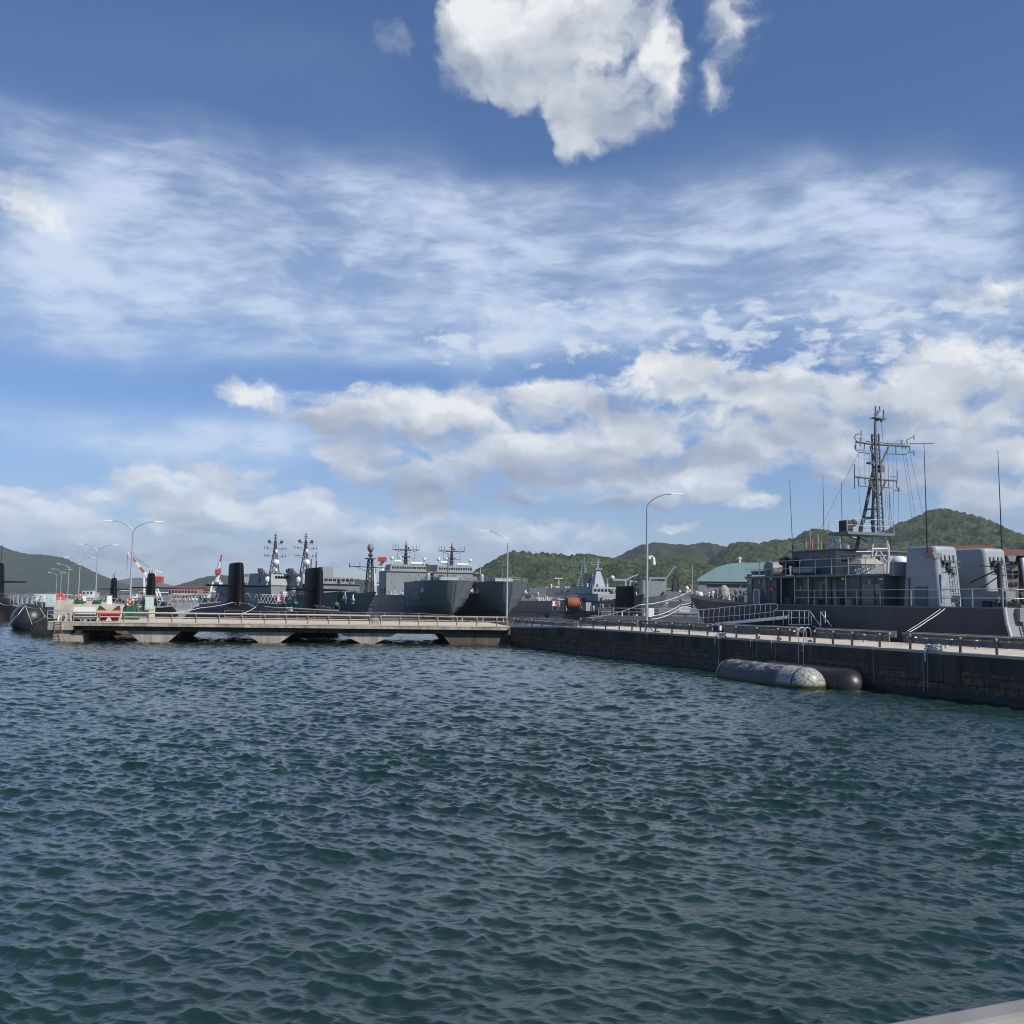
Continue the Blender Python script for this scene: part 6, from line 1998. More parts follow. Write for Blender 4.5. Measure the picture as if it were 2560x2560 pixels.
# a pair of orange and red collapsible floats with dark tips
for i, px in enumerate((258, 284)):
    w = P.wor((pxx(px, .9), .95, ZP))
    t = thing('canvas_float', ['left one of two orange and dark red canvas floats behind the pier rail', 'right one of two orange and dark red canvas floats behind the pier rail'][i], 'float', w, P.a, 'orange canvas floats on the pier')
    s_ = -1 if i == 0 else 1
    mb = MB(); mb.hexa([(-.50, -.3, .70), (.50, -.3, .70), (.50, .3, .70), (-.50, .3, .70)], [(-.50 if s_ < 0 else -.2, -.2, 1.05), (.50 if s_ > 0 else .2, -.2, 1.05), (.50 if s_ > 0 else .2, .2, 1.05), (-.50 if s_ < 0 else -.2, .2, 1.05)]); mb.build('top', ORANGE, t)
    mb = MB(); mb.hexa([(s_ * .50 if s_ < 0 else -.15, -.2, 1.053), (.15 if s_ < 0 else .50, -.2, 1.053), (.15 if s_ < 0 else .50, .2, 1.053), (s_ * .50 if s_ < 0 else -.15, .2, 1.053)], [(s_ * .38 - .06, -.08, 1.45), (s_ * .38 + .06, -.08, 1.45), (s_ * .38 + .06, .08, 1.45), (s_ * .38 - .06, .08, 1.45)]); mb.build('tip', DARKSTEEL, t)
    mb = MB(); mb.hexa([(-.22 + s_ * .1, -.2, .06), (.22 + s_ * .1, -.2, .06), (.22 + s_ * .1, .2, .06), (-.22 + s_ * .1, .2, .06)], [(-.49, -.3, .697), (.49, -.3, .697), (.49, .3, .697), (-.49, .3, .697)]); mb.build('base', DRED, t)
# net-draped posts and life rings
def net_pile(px, py, D, w_, h, label, ring=None, zb=2.95):
    p = at(px, py, D, zb)
    t = thing('net_pile', label, 'net', p, .2, 'green nets on the jetty')
    rg = random.Random(px)
    mb = MB()
    rr = []
    for k in range(9):
        u = k / 8
        r_ = w_ * (.95 - .35 * u ** 2) * (1 if k < 8 else .25)
        rr.append([(r_ * (1 + .22 * math.sin(3 * a + k) + .16 * math.sin(7 * a)) * math.cos(a), r_ * .6 * (1 + .2 * math.sin(5 * a + 1)) * math.sin(a), h * u + rg.uniform(-.03, .03)) for a in [2 * math.pi * i / 26 for i in range(26)]])
    mb.loft(rr); 
    for k in range(9):
        a = rg.uniform(0, 6.28); mb.tube([(w_ * .6 * math.cos(a), w_ * .4 * math.sin(a), h), (w_ * .95 * math.cos(a), w_ * .62 * math.sin(a), h * .5), (w_ * 1.02 * math.cos(a), w_ * .66 * math.sin(a), .02)], .07, 5)
    mb.build('net', NET, t)
    if ring:
        q = thing('life_ring', ring, 'life ring', (p.x, p.y - .2, p.z + h + .1), .1, 'orange life rings on the lamp posts')
        mb = MB(); mb.tube([(.34 * math.cos(a), 0, .34 * math.sin(a)) for a in [math.pi / 12 * i for i in range(25)]], .10, 8, cap=False); mb.build('ring', ORANGE, q)
        mb = MB()
        for a in (.8, 2.35, 3.9, 5.5): mb.tube([(.34 * math.cos(a + d_), 0, .34 * math.sin(a + d_)) for d_ in (-.12, 0, .12)], .105, 8)
        mb.build('white_band', WHITE, q)


net_pile(326, 1530, 103, .72, 1.6, 'biggest pile of green net round the foot of the nearest twin-armed lamp', 'orange life ring above the biggest green net pile', zb=ZP)
net_pile(196, 1512, 128, .55, .85, 'green net heap left of the white box, under an orange ring', 'orange life ring over the leftmost green net heap')
net_pile(242, 1514, 120, .5, .62, 'smallest green net heap, beside the foot of the second lamp')
for px, py, D, lab in ((138, 1493, 250, 'small red life ring by the farthest lamps, left one'), (152, 1493, 235, 'small red life ring by the farthest lamps, right one')):
    q = thing('life_ring', lab, 'life ring', at(px, py, D), .1, 'red life rings far along the jetty')
    mb = MB(); mb.tube([(.7 * math.cos(a), 0, .7 * math.sin(a)) for a in [math.pi / 10 * i for i in range(21)]], .28, 8, cap=False); mb.build('ring', RED, q)
    mb = MB(); mb.cyl((0, .2, -1.4), (0, .2, .3), .12); mb.build('stand', WHITE, q)


def cabinet(px0, px1, py0, py1, D, label, m_=TEAL, dark=True):
    a = W(px0, py1, D); b = W(px1, py0, D)
    t = thing('cabinet', label, 'cabinet', (a.x, a.y, a.z), .12, 'pale supply cabinets on the jetty')
    w_ = b.x - a.x; h = b.z - a.z
    mb = MB(); mb.box((0, 0, 0), (w_, w_ * .8, h)); mb.build('body', m_, t)
    mb = MB(); mb.box((-.06, -.06, h + .003), (w_ + .06, w_ * .8 + .06, h + .1)); mb.build('roof', NAVY_L, t)
    mb = MB(); mb.box((w_ * .12, -.035, h * .08), (w_ * .88, -.004, h * .9)); mb.box((w_ * .7, -.08, h * .5), (w_ * .78, -.036, h * .6)); mb.build('door', m_, t)
    mb = MB(); mb.box((w_ * .05, .05, 2.9 - a.z if a.z > 3 else -.1), (w_ * .95, w_ * .7, -.003)) if a.z > 3 else mb.box((0, .02, -.08), (w_, w_ * .7, -.003)); mb.build('plinth', CONC_D, t)


cabinet(113, 135, 1484, 1517, 118, 'tallest pale green cabinet at the left, above the round black fender')
cabinet(96, 111, 1485, 1505, 150, 'white cabinet just left of the tallest green cabinet', WHITE)
cabinet(84, 95, 1485, 1503, 160, 'leftmost small white cabinet on the jetty', WHITE)
cabinet(205, 214, 1488, 1503, 150, 'slim white cabinet right of the leftmost net heap', WHITE)
cabinet(266, 278, 1489, 1512, 124, 'white cabinet between the second and the first lamp', WHITE)
cabinet(362, 382, 1490, 1524, 110, 'pale blue cabinet with a hose hook, right of the first lamp')
cabinet(354, 361, 1491, 1524, 110.6, 'narrow grey cabinet attached left of the pale blue cabinet', NAVY)

# low wall and steps behind the pier
o = MB().box((-6.4, 0, 0), (0, .5, 1.45)).build('parapet', CONC); o.location = at(300, 1540, 104.5, ZP); o.rotation_euler = (0, 0, P.a); tag(o, 'low cream concrete wall behind the white box on the pier', 'wall')
# rusty barrier frames at the pier head
def barrier(px0, px1, py, D, h, label):
    a = W(px0, py, D); b = W(px1, py, D); L_ = b.x - a.x
    t = thing('barrier', label, 'barrier', a, .15, 'metal barriers on the pier head')
    mb = MB()
    for z in (h, h * .55, .1): mb.cyl((0, 0, z), (L_, 0, z), .035, n=6)
    n = max(2, int(L_ / .8))
    for i in range(n + 1): mb.cyl((L_ * i / n, 0, 0), (L_ * i / n, 0, h), .035, n=6)
    mb.bar((0, 0, 0), (L_ / 2, 0, h), .04); mb.bar((L_ / 2, 0, h), (L_, 0, 0), .04)
    mb.build('frame', GALV, t)


barrier(140, 182, 1525, 108, 1.15, 'galvanised zigzag barrier at the pier head under the farthest lamps')
barrier(118, 168, 1549, 95, .85, 'low galvanised barrier over the pier ladder')
t = thing('mooring_fittings', 'cluster of grey steel bitts and fittings over the pier ladder', 'bitts', P.wor((1.6, .8, ZP)), P.a)
rg = random.Random(4)
for i in range(7):
    mb = MB(); x = -.9 + i * .42; hh = rg.uniform(.35, .75); mb.cyl((x, rg.uniform(-.2, .3), 0), (x, .1, hh), rg.uniform(.07, .16)); mb.sphere((x, .1, hh), .13); mb.build('bitt', rg.choice((GALV, DARKSTEEL, NAVY_L)), t)

# ropes at the left
zr_ = 3.1
def rp(pts, r, label, group='white mooring ropes', sag=.3, m=ROPE):
    return rope([W(*p) for p in pts], r * .68, 'mooring_rope', label, group, m, sag, 10)
rp([(22, 1562, 113.4), (46, 1536, 113.0), (63, 1515, 114.5)], .055, 'white rope down the left side of the round black fender', sag=-.05)
rp([(63, 1515, 114.5), (72, 1538, 112.8), (80, 1562, 113.3)], .05, 'white rope down the right side of the round black fender', sag=-.05)
rp([(70, 1586, 105), (84, 1556, 101), (118, 1541, 96)], .07, 'thick pale rope sweeping from the water up to the pier head', sag=.1)
rp([(0, 1508, 120), (30, 1512, 116), (62, 1514, 114.5), (100, 1520, 105), (122, 1546, 96)], .05, 'slack white rope over the round fender to the pier head', sag=.15)
for i, (y0, y1) in enumerate(((1482, 1496), (1486, 1500), (1490, 1503), (1494, 1507))):
    rp([(-60, y0 - 4, 135), (40, y0 + 2, 125), (112, y1, 117)], .035, ['topmost', 'second', 'third', 'lowest'][i] + ' of the parallel white lines running left from the green cabinet', sag=.05)
rp([(425, 1532, 104), (500, 1520, 118), (583, 1506, 136)], .06, 'white rope from the pier up to the sail foot of the first submarine', sag=.1)
rp([(602, 1535, 108), (640, 1517, 120), (620, 1508, 128), (598, 1506, 134)], .06, 'white rope looping over the bow casing of the first submarine', sag=.1)
rp([(662, 1517, 116), (740, 1521, 112), (845, 1526, 104)], .08, 'straight white rope crossing in front of the second submarine', sag=.02)
rp([(786, 1514, 140), (808, 1515, 134), (826, 1520, 128)], .05, 'short white rope ahead of the second submarine sail', sag=.05)
rp([(1450, 1546, 93), (1600, 1512, 88), (1722, 1480, 92.4)], .055, 'longest white mooring rope from the quay up to the minesweeper bow', sag=.25)
rp([(1630, 1540, 79), (1700, 1513, 84), (1758, 1490, 90)], .045, 'upper of two parallel ropes from the tall lamp to the minesweeper bow', sag=.15)
rp([(1628, 1548, 78.5), (1705, 1518, 84), (1760, 1492, 89.6)], .045, 'lower of two parallel ropes from the tall lamp to the minesweeper bow', sag=.2)
rp([(2268, 1578, 55.4), (2352, 1522, 57)], .022, 'thin rope rising left beside the thicker one to the warship deck', sag=.03)
rp([(2274, 1580, 55.2), (2320, 1551, 56), (2362, 1522, 57)], .034, 'thicker white rope from the quay to the warship deck by the near funnel', sag=.03)
rp([(1508, 1572, 84), (1540, 1567, 85), (1585, 1562, 86)], .04, 'white rope lying low behind the rusty posts left of the tall lamp', sag=0)
rp([(2518, 1624, 50), (2600, 1618, 50)], .035, 'white rope at the right edge behind the nearest guardrail', sag=.0)
# coil on the first submarine's bow, orange and white
o = rope_bundle(1100, 'tangled heap of rope between the two submarines', 1.5); o.location = W(723, 1527, 114)

# ---------------------------------------------------------------- lattice gangways
def gangway(p0, p1, h, label, w_=.5, bays=8, posts=False, m_=GALV, r=.045):
    p0 = Vector(p0); p1 = Vector(p1)
    d = (p1 - p0); L_ = math.hypot(d.x, d.y); ang = math.atan2(d.y, d.x); sl = d.z / L_
    t = thing('gangway', label, 'gangway', p0, ang, 'gangways to the ships')
    mb = MB(); mb.hexa([(0, -w_, -.08), (L_, -w_, -.08 + sl * L_), (L_, w_, -.08 + sl * L_), (0, w_, -.08)], [(0, -w_, 0), (L_, -w_, sl * L_), (L_, w_, sl * L_), (0, w_, 0)]); mb.build('walkway', NAVY_L, t)
    for s_ in (-1, 1):
        mb = MB(); y = s_ * w_
        mb.tube([(0, y, h), (L_, y, h + sl * L_)], r, 6)
        if posts: mb.tube([(0, y, h * .5), (L_, y, h * .5 + sl * L_)], r * .7, 6)
        for i in range(bays + 1):
            x = L_ * i / bays
            if posts or i in (0, bays): mb.cyl((x, y, sl * x), (x, y, h + sl * x), r * .8, n=6)
            if not posts and i < bays:
                x2 = L_ * (i + .5) / bays; x3 = L_ * (i + 1) / bays
                mb.bar((x, y, sl * x), (x2, y, h + sl * x2), r * 1.5); mb.bar((x2, y, h + sl * x2), (x3, y, sl * x3), r * 1.5)
        mb.build('side_truss', m_, t)
    return t


gangway(W(226, 1510, 150), W(352, 1512, 165), .9, 'distant lattice gangway right of the second lamp', bays=8)
gangway(W(384, 1518, 128), W(548, 1504, 150), 1.25, 'long lattice gangway sloping up to the first submarine', bays=8)
gangway(W(618, 1504, 152), W(752, 1512, 158), 1.2, 'lattice gangway between the two submarine sails', bays=8)
gangway(W(35, 1512, 135), W(95, 1520, 122), 1.4, 'lattice gangway at the left edge behind the round fender', bays=5)

# silver gangway and stair of the minesweeper
yg = 6.9
a = Q.hit(1722, 1553, 'y', yg); b = Q.hit(1968, 1538, 'y', yg)
a = Q.wor(a); b = Q.wor(b)
def G3(px, py, y=yg): return Q.wor(Q.hit(px, py, 'y', y))
t = thing('boarding_gangway', 'silver aluminium gangway with curved rail ends lying along the quay', 'gangway', G3(1785, 1560), 0)
o3 = t.location.copy()
for dy in (0, .75):
    mb = MB()
    f = lambda px, py: G3(px, py, yg + dy) - o3
    top = [(1724, 1526), (1780, 1522), (1850, 1514), (1935, 1509), (1944, 1511), (1945, 1520), (1938, 1525)]
    mb.tube([f(*p) for p in top], .03, 6)
    mb.tube([f(1745, 1545), f(1850, 1538), f(1936, 1529)], .022, 6)
    for k in range(15):
        u = k / 14; px = 1745 + 180 * u
        mb.cyl(f(px, 1556 - 12 * u), f(px + 2, 1525 - 15 * u), .02, n=5)
    mb.build('handrail', ALU, t)
mb = MB()
for dy in (0, .75):
    mb.bar(G3(1775, 1562, yg + dy) - o3, G3(1968, 1543, yg + dy) - o3, .10, .22)
mb.hexa([G3(1780, 1560, yg + .04) - o3, G3(1966, 1541, yg + .04) - o3, G3(1966, 1541, yg + .72) - o3, G3(1780, 1560, yg + .72) - o3], [G3(1780, 1559, yg + .04) - o3, G3(1966, 1540, yg + .04) - o3, G3(1966, 1540, yg + .72) - o3, G3(1780, 1559, yg + .72) - o3])
mb.build('walkway', ALU, t)
for dy in (0, .75):
    mb = MB(); c = G3(1785, 1560, yg + dy) - o3; mb.cyl(c + Vector((0, -.1, 0)), c + Vector((0, .1, 0)), .14); mb.build('wheel', BLACK, t)
t = thing('boarding_stair', 'silver boarding stair with railed platform beside the dark hull', 'stair', G3(1975, 1565), 0)
o3 = t.location.copy()
for dy in (0, .8):
    f = lambda px, py: G3(px, py, yg - .1 + dy) - o3
    mb = MB()
    mb.tube([f(1935, 1526), f(2024, 1527), f(2052, 1566)], .028, 6); mb.tube([f(1972, 1544), f(2022, 1545)], .022, 6)
    for px in (1935, 1958, 1972, 1979, 1998, 2011, 2022): mb.cyl(f(px, 1527), f(px, 1562), .022, n=5)
    mb.tube([f(2052, 1566), f(2051, 1529), f(2063, 1529), f(2063, 1558)], .025, 6); mb.tube([f(2051, 1530), f(2080, 1567)], .025, 6); mb.cyl(f(2057, 1545), f(2064, 1545), .02, n=5)
    mb.tube([f(2028, 1540), f(2030, 1562)], .02, 5)
    mb.build('railing', ALU, t)
mb = MB(); f = lambda px, py, dy: G3(px, py, yg - .1 + dy) - o3
mb.hexa([f(1972, 1563, 0), f(2026, 1563, 0), f(2026, 1563, .8), f(1972, 1563, .8)], [f(1972, 1561, 0), f(2026, 1561, 0), f(2026, 1561, .8), f(1972, 1561, .8)]); mb.build('platform', ALU, t)
for px in (1975, 2020):
    for dd in (.1, .7):
        mb = MB(); mb.bar(f(px, 1564, dd), f(px, 1582, dd), .06); mb.build('leg', DARKSTEEL, t)
for i in range(4):
    mb = MB(); px = 2032 + i * 7; py = 1567 + i * 5; mb.hexa([f(px, py, 0), f(px + 7, py, 0), f(px + 7, py, .8), f(px, py, .8)], [f(px, py - 1, 0), f(px + 7, py - 1, 0), f(px + 7, py - 1, .8), f(px, py - 1, .8)]); mb.build('step', ALU, t)

flag('red and white rising sun flag between the two nearest submarine sails', W(693, 1497, 150), 1.15, .95, 0)
flag('red and white rising sun flag left of the orange cable drum', W(1381, 1509, 240), 1.8, 1.25, .1)

# white launch craft seen left of sub drum: harbour tug group behind the quay
# ---------------------------------------------------------------- far ships on the right
def small_ship(label, p, rz, L, zd, houses, mastspec=None, hull_m=NAVY_D, seed=1, n=30, group='grey ships moored behind the submarine'):
    t = thing('warship', label, 'ship', p, rz, group)
    mb = MB(); B = L * .075
    hull(mb, 0, [(-L / 2, -L / 2 + 1, B * .85, B * .8, zd), (-L / 4, -L / 4, B, B * .95, zd), (L * .15, L * .15, B, B * .85, zd * 1.05), (L * .33, L * .31, B * .75, B * .45, zd * 1.2), (L * .44, L * .40, B * .35, B * .15, zd * 1.35), (L * .5, L * .44, .1, .05, zd * 1.5)]); mb.build('hull', hull_m, t)
    for (x0, x1, yw, z0, z1, m_) in houses:
        mb = MB(); mb.tbox(x0, x1, yw, z0, z1, .2, .3, .15); mb.build('deckhouse', m_, t)
    def sp_(rg):
        x = rg.uniform(-L * .45, L * .35); y = rg.uniform(-B, B) * .8; z = zd
        for (x0, x1, yw, z0, z1, m_) in houses:
            if x0 < x < x1 and abs(y) < yw: z = max(z, z1)
        return x, y, z
    scatter_gear(t, random.Random(seed), n, sp_, .25, .8, MAST)
    scatter_gear(t, random.Random(seed + 100), n // 3, sp_, .25, .7, DOME)
    railing(t, [(-L * .45, -B * .9, zd), (L * .15, -B, zd * 1.05), (L * .33, -B * .75, zd * 1.2), (L * .44, -B * .35, zd * 1.35)], 1.1, .05, 2.2)
    return t


HNAVY = mat('hull_dark_navy', (.055, .066, .09), .5, var=.2, streak=True)
def fpos(px, D): p = W(px, 1540, D); p.z = 0; return p
# grey-green lattice-masted ship and pale pyramid-masted ship
RG = math.radians(-25)
MASTG = mat('mast_grey_green', (.26, .35, .34), .6, var=.2)
p = fpos(1452, 345); t = small_ship('grey ship with green-tinged square lattice mast behind the cable drum', p, RG, 60, 4.8, [(-8, 10, 3.8, 4.8, 7.6, NAVY), (-3, 8, 3.4, 7.603, 9.4, NAVY)], seed=2)
fr = Frame(p, RG); c = fr.loc(W(1461, 1400, 345))
mb = MB(); zt = fr.hit(1461, 1392, 'y', 0).z
mb.lattice((c.x, 0, 9), 1.5, (c.x, 0, zt - 7), 1.1, 5, .22); mb.lattice((c.x, 0, zt - 7), .8, (c.x, 0, zt - 2.5), .4, 3, .18); mb.cyl((c.x, 0, zt - 3), (c.x, 0, zt), .14, n=6)
mb.bar((c.x - 4.4, 0, zt - 2.0), (c.x + 2.8, 0, zt - 2.0), .3); mb.bar((c.x - 5.2, 0, zt - 6.2), (c.x + 5, 0, zt - 6.4), .32); mb.bar((c.x - 2, 0, zt - 4.1), (c.x + 4, 0, zt - 4.2), .2); mb.bar((c.x - 4.4, 0, zt - 2.9), (c.x - 1, 0, zt - 2.9), .15); mb.bar((c.x - 5.2, 0, zt - 7.2), (c.x - 1, 0, zt - 7.2), .15)
for dx in (-4.4, -3, 2.8): mb.cyl((c.x + dx, 0, zt - 3), (c.x + dx, 0, zt - 1.3), .1, n=5)
mb.build('mast', MASTG, t)
for px, py in ((1486, 1444), (1482, 1465)):
    q = fr.loc(W(px, py, 342)); mb = MB(); mb.sphere(q, 1.05); mb.cyl((q.x, q.y, 8), (q.x, q.y, q.z - .8), .3); mb.build('radome', DOME, t)
mb = MB(); q = fr.loc(W(1476, 1452, 344)); mb.tbox(q.x - 1.6, q.x + 1.6, 1.6, 9, q.z + 2.6, .3, .3, .3); mb.build('funnel', mat('brown_funnel', (.12, .10, .11), .6), t)
PALE = mat('ship_blue_white', (.27, .30, .33), .5, var=.08)
RG2 = math.radians(-72)
p = fpos(1510, 322); t = small_ship('pale grey ship with a solid pyramid mast and a row of bridge windows', p, RG2, 58, 4.6, [(-14, 6, 4.6, 4.6, 6.9, PALE), (-12, 3, 5.2, 6.903, 9.0, PALE)], seed=6)
mb = MB(); mb.tbox(-7.6, -3.4, 2.0, 9.003, 14.2, 1.4, 1.4, 1.3); mb.build('mast_tower', PALE, t)
mb = MB(); mb.cyl((-5.5, 0, 14.6), (-5.5, 0, 18.0), .38, .26); mb.box((-6.7, -1.2, 14.6), (-4.3, 1.2, 15.0)); mb.bar((-5.5, -1.3, 17), (-5.5, 1.6, 17), .12); mb.bar((-5.5, -2.2, 16.3), (-5.5, .8, 16.3), .12); mb.build('pole_mast', PALE, t)
for i in range(8):
    mb = MB(); y = -4.6 + i * 1.2; mb.box((2.62, y, 7.6), (3.02, y + .75, 8.4)); mb.build('window', GLASS, t)
# replenishment ship: goalpost masts
def goalpost(t, xa, xb, z0, z1, m_=MASTG, r=.55, arm=None):
    mb = MB()
    for x in (xa, xb): mb.tube([(x, 0, z0), (x, 0, z1)], r, 8)
    mb.bar((xa, 0, z1 - .5), (xb, 0, z1 - .5), .9)
    if arm: mb.tube([(xb, 0, z1 - 1)] + arm, r * .7, 8)
    mb.build('goalpost_mast', m_, t)


RW = math.radians(4)
p = fpos(1560, 420); fr = Frame(p, RW)
t = small_ship('replenishment ship with goalpost derricks behind the side-on submarine sail', p, RW, 130, 6.0, [(-40, -12, 8, 6, 9.6, NAVY), (6, 18, 7, 6, 10.4, NAVY_L), (22, 38, 6, 6, 9.0, NAVY)], seed=9, n=70)
def xz(px, py): q = fr.hit(px, py, 'y', 0); return q.x, q.z
for (pa, pb, py) in ((1518, 1563, 1446), (1575, 1606, 1450), (1624, 1663, 1442)):
    (x0, z1), (x1, _) = xz(pa, py), xz(pb, py)
    arm = None
    if pa == 1518: arm = [(x1 + 2.0, 0, z1 + .3), (x1 + 5.4, 0, z1 + 1.8)]
    if pa == 1624: arm = [(x1 + 1.0, 0, z1 + .3), (x1 + 3.4, 0, z1 + 3.6), (x1 + 4.6, 0, z1 + 4.4)]
    goalpost(t, x0, x1, 6, z1, arm=arm, m_=NAVY_L if pa > 1600 else MASTG)
for px, py, s in ((1594, 1416, 1.1), (1655, 1428, .95)):
    x, z = xz(px, py); mb = MB()
    rg = random.Random(px)
    mb.lattice((x, 1, 8), 2.4 * s, (x, 1, z - 3), .8 * s, 6, .3); mb.cyl((x, 1, z - 3), (x, 1, z), .2, n=6)
    for k in range(7):
        zz = z - 1.5 - k * 2.0; w_ = (1.4 + k * .75) * s; mb.bar((x - w_ * rg.uniform(.6, 1), 1, zz), (x + w_ * rg.uniform(.6, 1), 1, zz), .35); mb.box((x - w_ * .5, .4, zz - .4), (x - w_ * .5 + 1.1, 1.6, zz + .5))
    mb.build('lattice_mast', MAST_D, t)
x, z = xz(1530, 1446); mb = MB(); mb.sphere((x, -1, z + .3), .9); mb.build('radome', DOME, t)
p = fpos(1690, 380); fr = Frame(p, RW)
t = small_ship('dark destroyer with stubby black mast left of the vaulted hall', p, RW, 90, 4.6, [(-30, -16, 5, 4.6, 7.2, NAVY), (-6, 8, 5.5, 4.6, 8.6, NAVY), (14, 22, 4.6, 4.6, 7.2, NAVY_L)], seed=14, n=60)
x, z = xz(1690, 1428); mb = MB(); mb.lattice((x, 0, 7), 1.3, (x, 0, z - 2.5), .7, 4, .25); mb.cyl((x, 0, z - 3), (x, 0, z), .3)
for k in range(5): zz = z - 1.5 - k * 1.9; w_ = 1.6 + (k % 2) * 1.3; mb.bar((x - w_, 0, zz), (x + w_, 0, zz), .4); mb.box((x - .9, -.8, zz - .5), (x + .7, .8, zz + .4))
mb.build('mast', MAST_D, t)
for px, py, r in ((1714, 1471, .75), (1696, 1479, .5), (1645, 1480, .35)):
    x, z = xz(px, py); mb = MB(); mb.sphere((x, -2, z), r, sz=1.15); mb.cyl((x, -2, 7), (x, -2, z), r * .6); mb.build('radome', DOME, t)
x, z = xz(1631, 1473); mb = MB(); mb.tbox(x - 4.5, x + 4.5, 4, 4.6, z + 3, .2, .2, .2); mb.build('hangar', NAVY_L, t)
# patrol vessels with white gear, left of the drum
p = fpos(1330, 330); t = small_ship('low dark blue ship with crowded white deck gear right of the landing ships', p, math.radians(-12), 44, 4.3, [(-18, -6, 2.8, 4.3, 6.4, WHITE), (-4, 2, 2.6, 4.3, 5.8, NAVY_L)], seed=21, n=60, hull_m=HNAVY)
mb = MB()
for i in range(7): mb.box((-21 + i * .5, -3.3, 5.0 + i * .75), (-12.5 + i * .3, -3.05, 5.25 + i * .75))
mb.build('white_louvre_rack', WHITE, t)
scatter_gear(t, random.Random(31), 50, lambda rg: (rg.uniform(-19, 14), rg.uniform(-2.6, 2.6), 4.4), .3, 1.0, DOME)
p = fpos(1395, 360); t = small_ship('low grey ship behind the rising sun flag and the cable drum', p, math.radians(-10), 40, 4.6, [(-4, 10, 3, 4.6, 9.0, NAVY)], seed=25, n=50, hull_m=HNAVY)
for px, py, lab in ((1306, 1459, 'white harbour floodlight mast just right of the landing ships'), (1397, 1447, 'white harbour floodlight mast left of the green lattice mast')):
    q = W(px, py, 420); t = thing('floodlight_mast', lab, 'floodlight', (q.x, q.y, 0), 0, 'white floodlight masts')
    mb = MB(); mb.cyl((0, 0, 0), (0, 0, q.z), .3, .18, n=8); mb.build('pole', DOME, t)
    mb = MB(); mb.box((-1.7, -.4, q.z), (1.7, .4, q.z + .4)); mb.build('lamp_head', DOME, t)
# workboat between quay and minesweeper bow, with white equipment
p = fpos(1700, 150); t = small_ship('grey barge with white box seen between the mooring ropes', p, math.radians(-14), 26, 2.3, [(-3, 5, 1.6, 2.3, 3.6, NAVY_L)], seed=33, n=16, hull_m=NAVY, group='small craft behind the quay')
q = Frame(p, math.radians(-14)).loc(W(1713, 1528, 149)); mb = MB(); mb.box((q.x - .8, q.y - .7, 2.3), (q.x + .8, q.y + .5, q.z + .6)); mb.build('white_box', WHITE, t)

# ---------------------------------------------------------------- buildings
TEALROOF = mat('green_copper_roof', (.33, .48, .46), .5, var=.07, scale=.4, streak=True)
WALLG = mat('hall_wall', (.30, .31, .30), .8, var=.08, scale=.6)
BROOF = mat('brown_tile_roof', (.15, .075, .05), .8, var=.2, scale=2)
BWALL = mat('beige_wall', (.52, .42, .33), .8, var=.06, scale=1)
BDARK = mat('brown_wall', (.075, .055, .05), .8, var=.15, scale=1)
TILES = mat('pinkish_wall', (.30, .19, .15), .85, var=.15, scale=.3)
REDROOF = mat('dark_red_roof', (.16, .055, .05), .8, var=.2, scale=.3)

# vaulted hall
DH2 = 205
f = Frame(W(1743, 1500, DH2), math.radians(-13)); f.o.z = 0
t = f.thing('sports_hall', 'big hall with curved pale green roof behind the minesweeper', 'building')
def hx(px, py): q = f.hit(px, py, 'y', 0); return q.x, q.z
xe, ze = hx(1743, 1449); _, zg = hx(1800, 1485)
prof = [(1743, 1449), (1752, 1442), (1768, 1432), (1787, 1421), (1805, 1414), (1825, 1409), (1855, 1407), (1900, 1405), (1960, 1403), (2010, 1402), (2060, 1403), (2100, 1406), (2140, 1412), (2170, 1420), (2195, 1431), (2212, 1444), (2220, 1450)]
PQ = [hx(*p) for p in prof]
mb = MB(); lo = [(x, -.3, z) for x, z in PQ]; hi = [(x, 42, z + .0) for x, z in PQ]
lo2 = [(x, -.3, z - .35) for x, z in PQ]; hi2 = [(x, 42, z - .35) for x, z in PQ]
n = len(PQ)
vs = lo + hi + lo2 + hi2; fs = []
for i in range(n - 1):
    fs += [(i, i + 1, n + i + 1, n + i), (2 * n + i + 1, 2 * n + i, 3 * n + i, 3 * n + i + 1), (i + 1, i, 2 * n + i, 2 * n + i + 1)]
mb.add(vs, fs, True)
x1 = PQ[-1][0]
mb.build('roof', TEALROOF, t)
front = MB(); base = ze - .25
fs = []; vs = []
for i, (x, z) in enumerate(PQ): vs += [(x, -.32, max(z - .02, base)), (x, -.34, base - .1)]
for i in range(n - 1): fs.append((2 * i, 2 * i + 1, 2 * i + 3, 2 * i + 2))
front.add(vs, fs, False); front.build('gable', TEALROOF, t)
mb = MB(); mb.box((PQ[0][0] + .3, 0, 1.5), (x1 - .3, 41, base - .12)); mb.build('wall', WALLG, t)
xw0 = hx(1768, 1460)[0]; zw1 = hx(1800, 1450)[1]; zw0 = hx(1800, 1467)[1]
i = 0
x = xw0
while x < x1 - 3 and i < 22:
    mb = MB(); mb.box((x, -.07, zw0), (x + .95, -.004, zw1 - .35)); wf = mb.build('window', GLASS, t)
    mb = MB(); mb.box((x - .04, -.11, (zw0 + zw1) / 2 - .1), (x + .99, -.072, (zw0 + zw1) / 2)); mb.build('mullion', WHITE, wf)
    x += 1.06 + (.18 if i % 3 == 2 else 0); i += 1
q = f.hit(1849, 1398, 'y', 10); mb = MB(); mb.cyl((q.x, 10, q.z - 1.6), (q.x, 10, q.z), .18); mb.sphere((q.x, 10, q.z + .2), .32); mb.bar((q.x - .6, 10, q.z + .1), (q.x + .6, 10, q.z + .1), .15); mb.build('roof_ventilator', DOME, t)

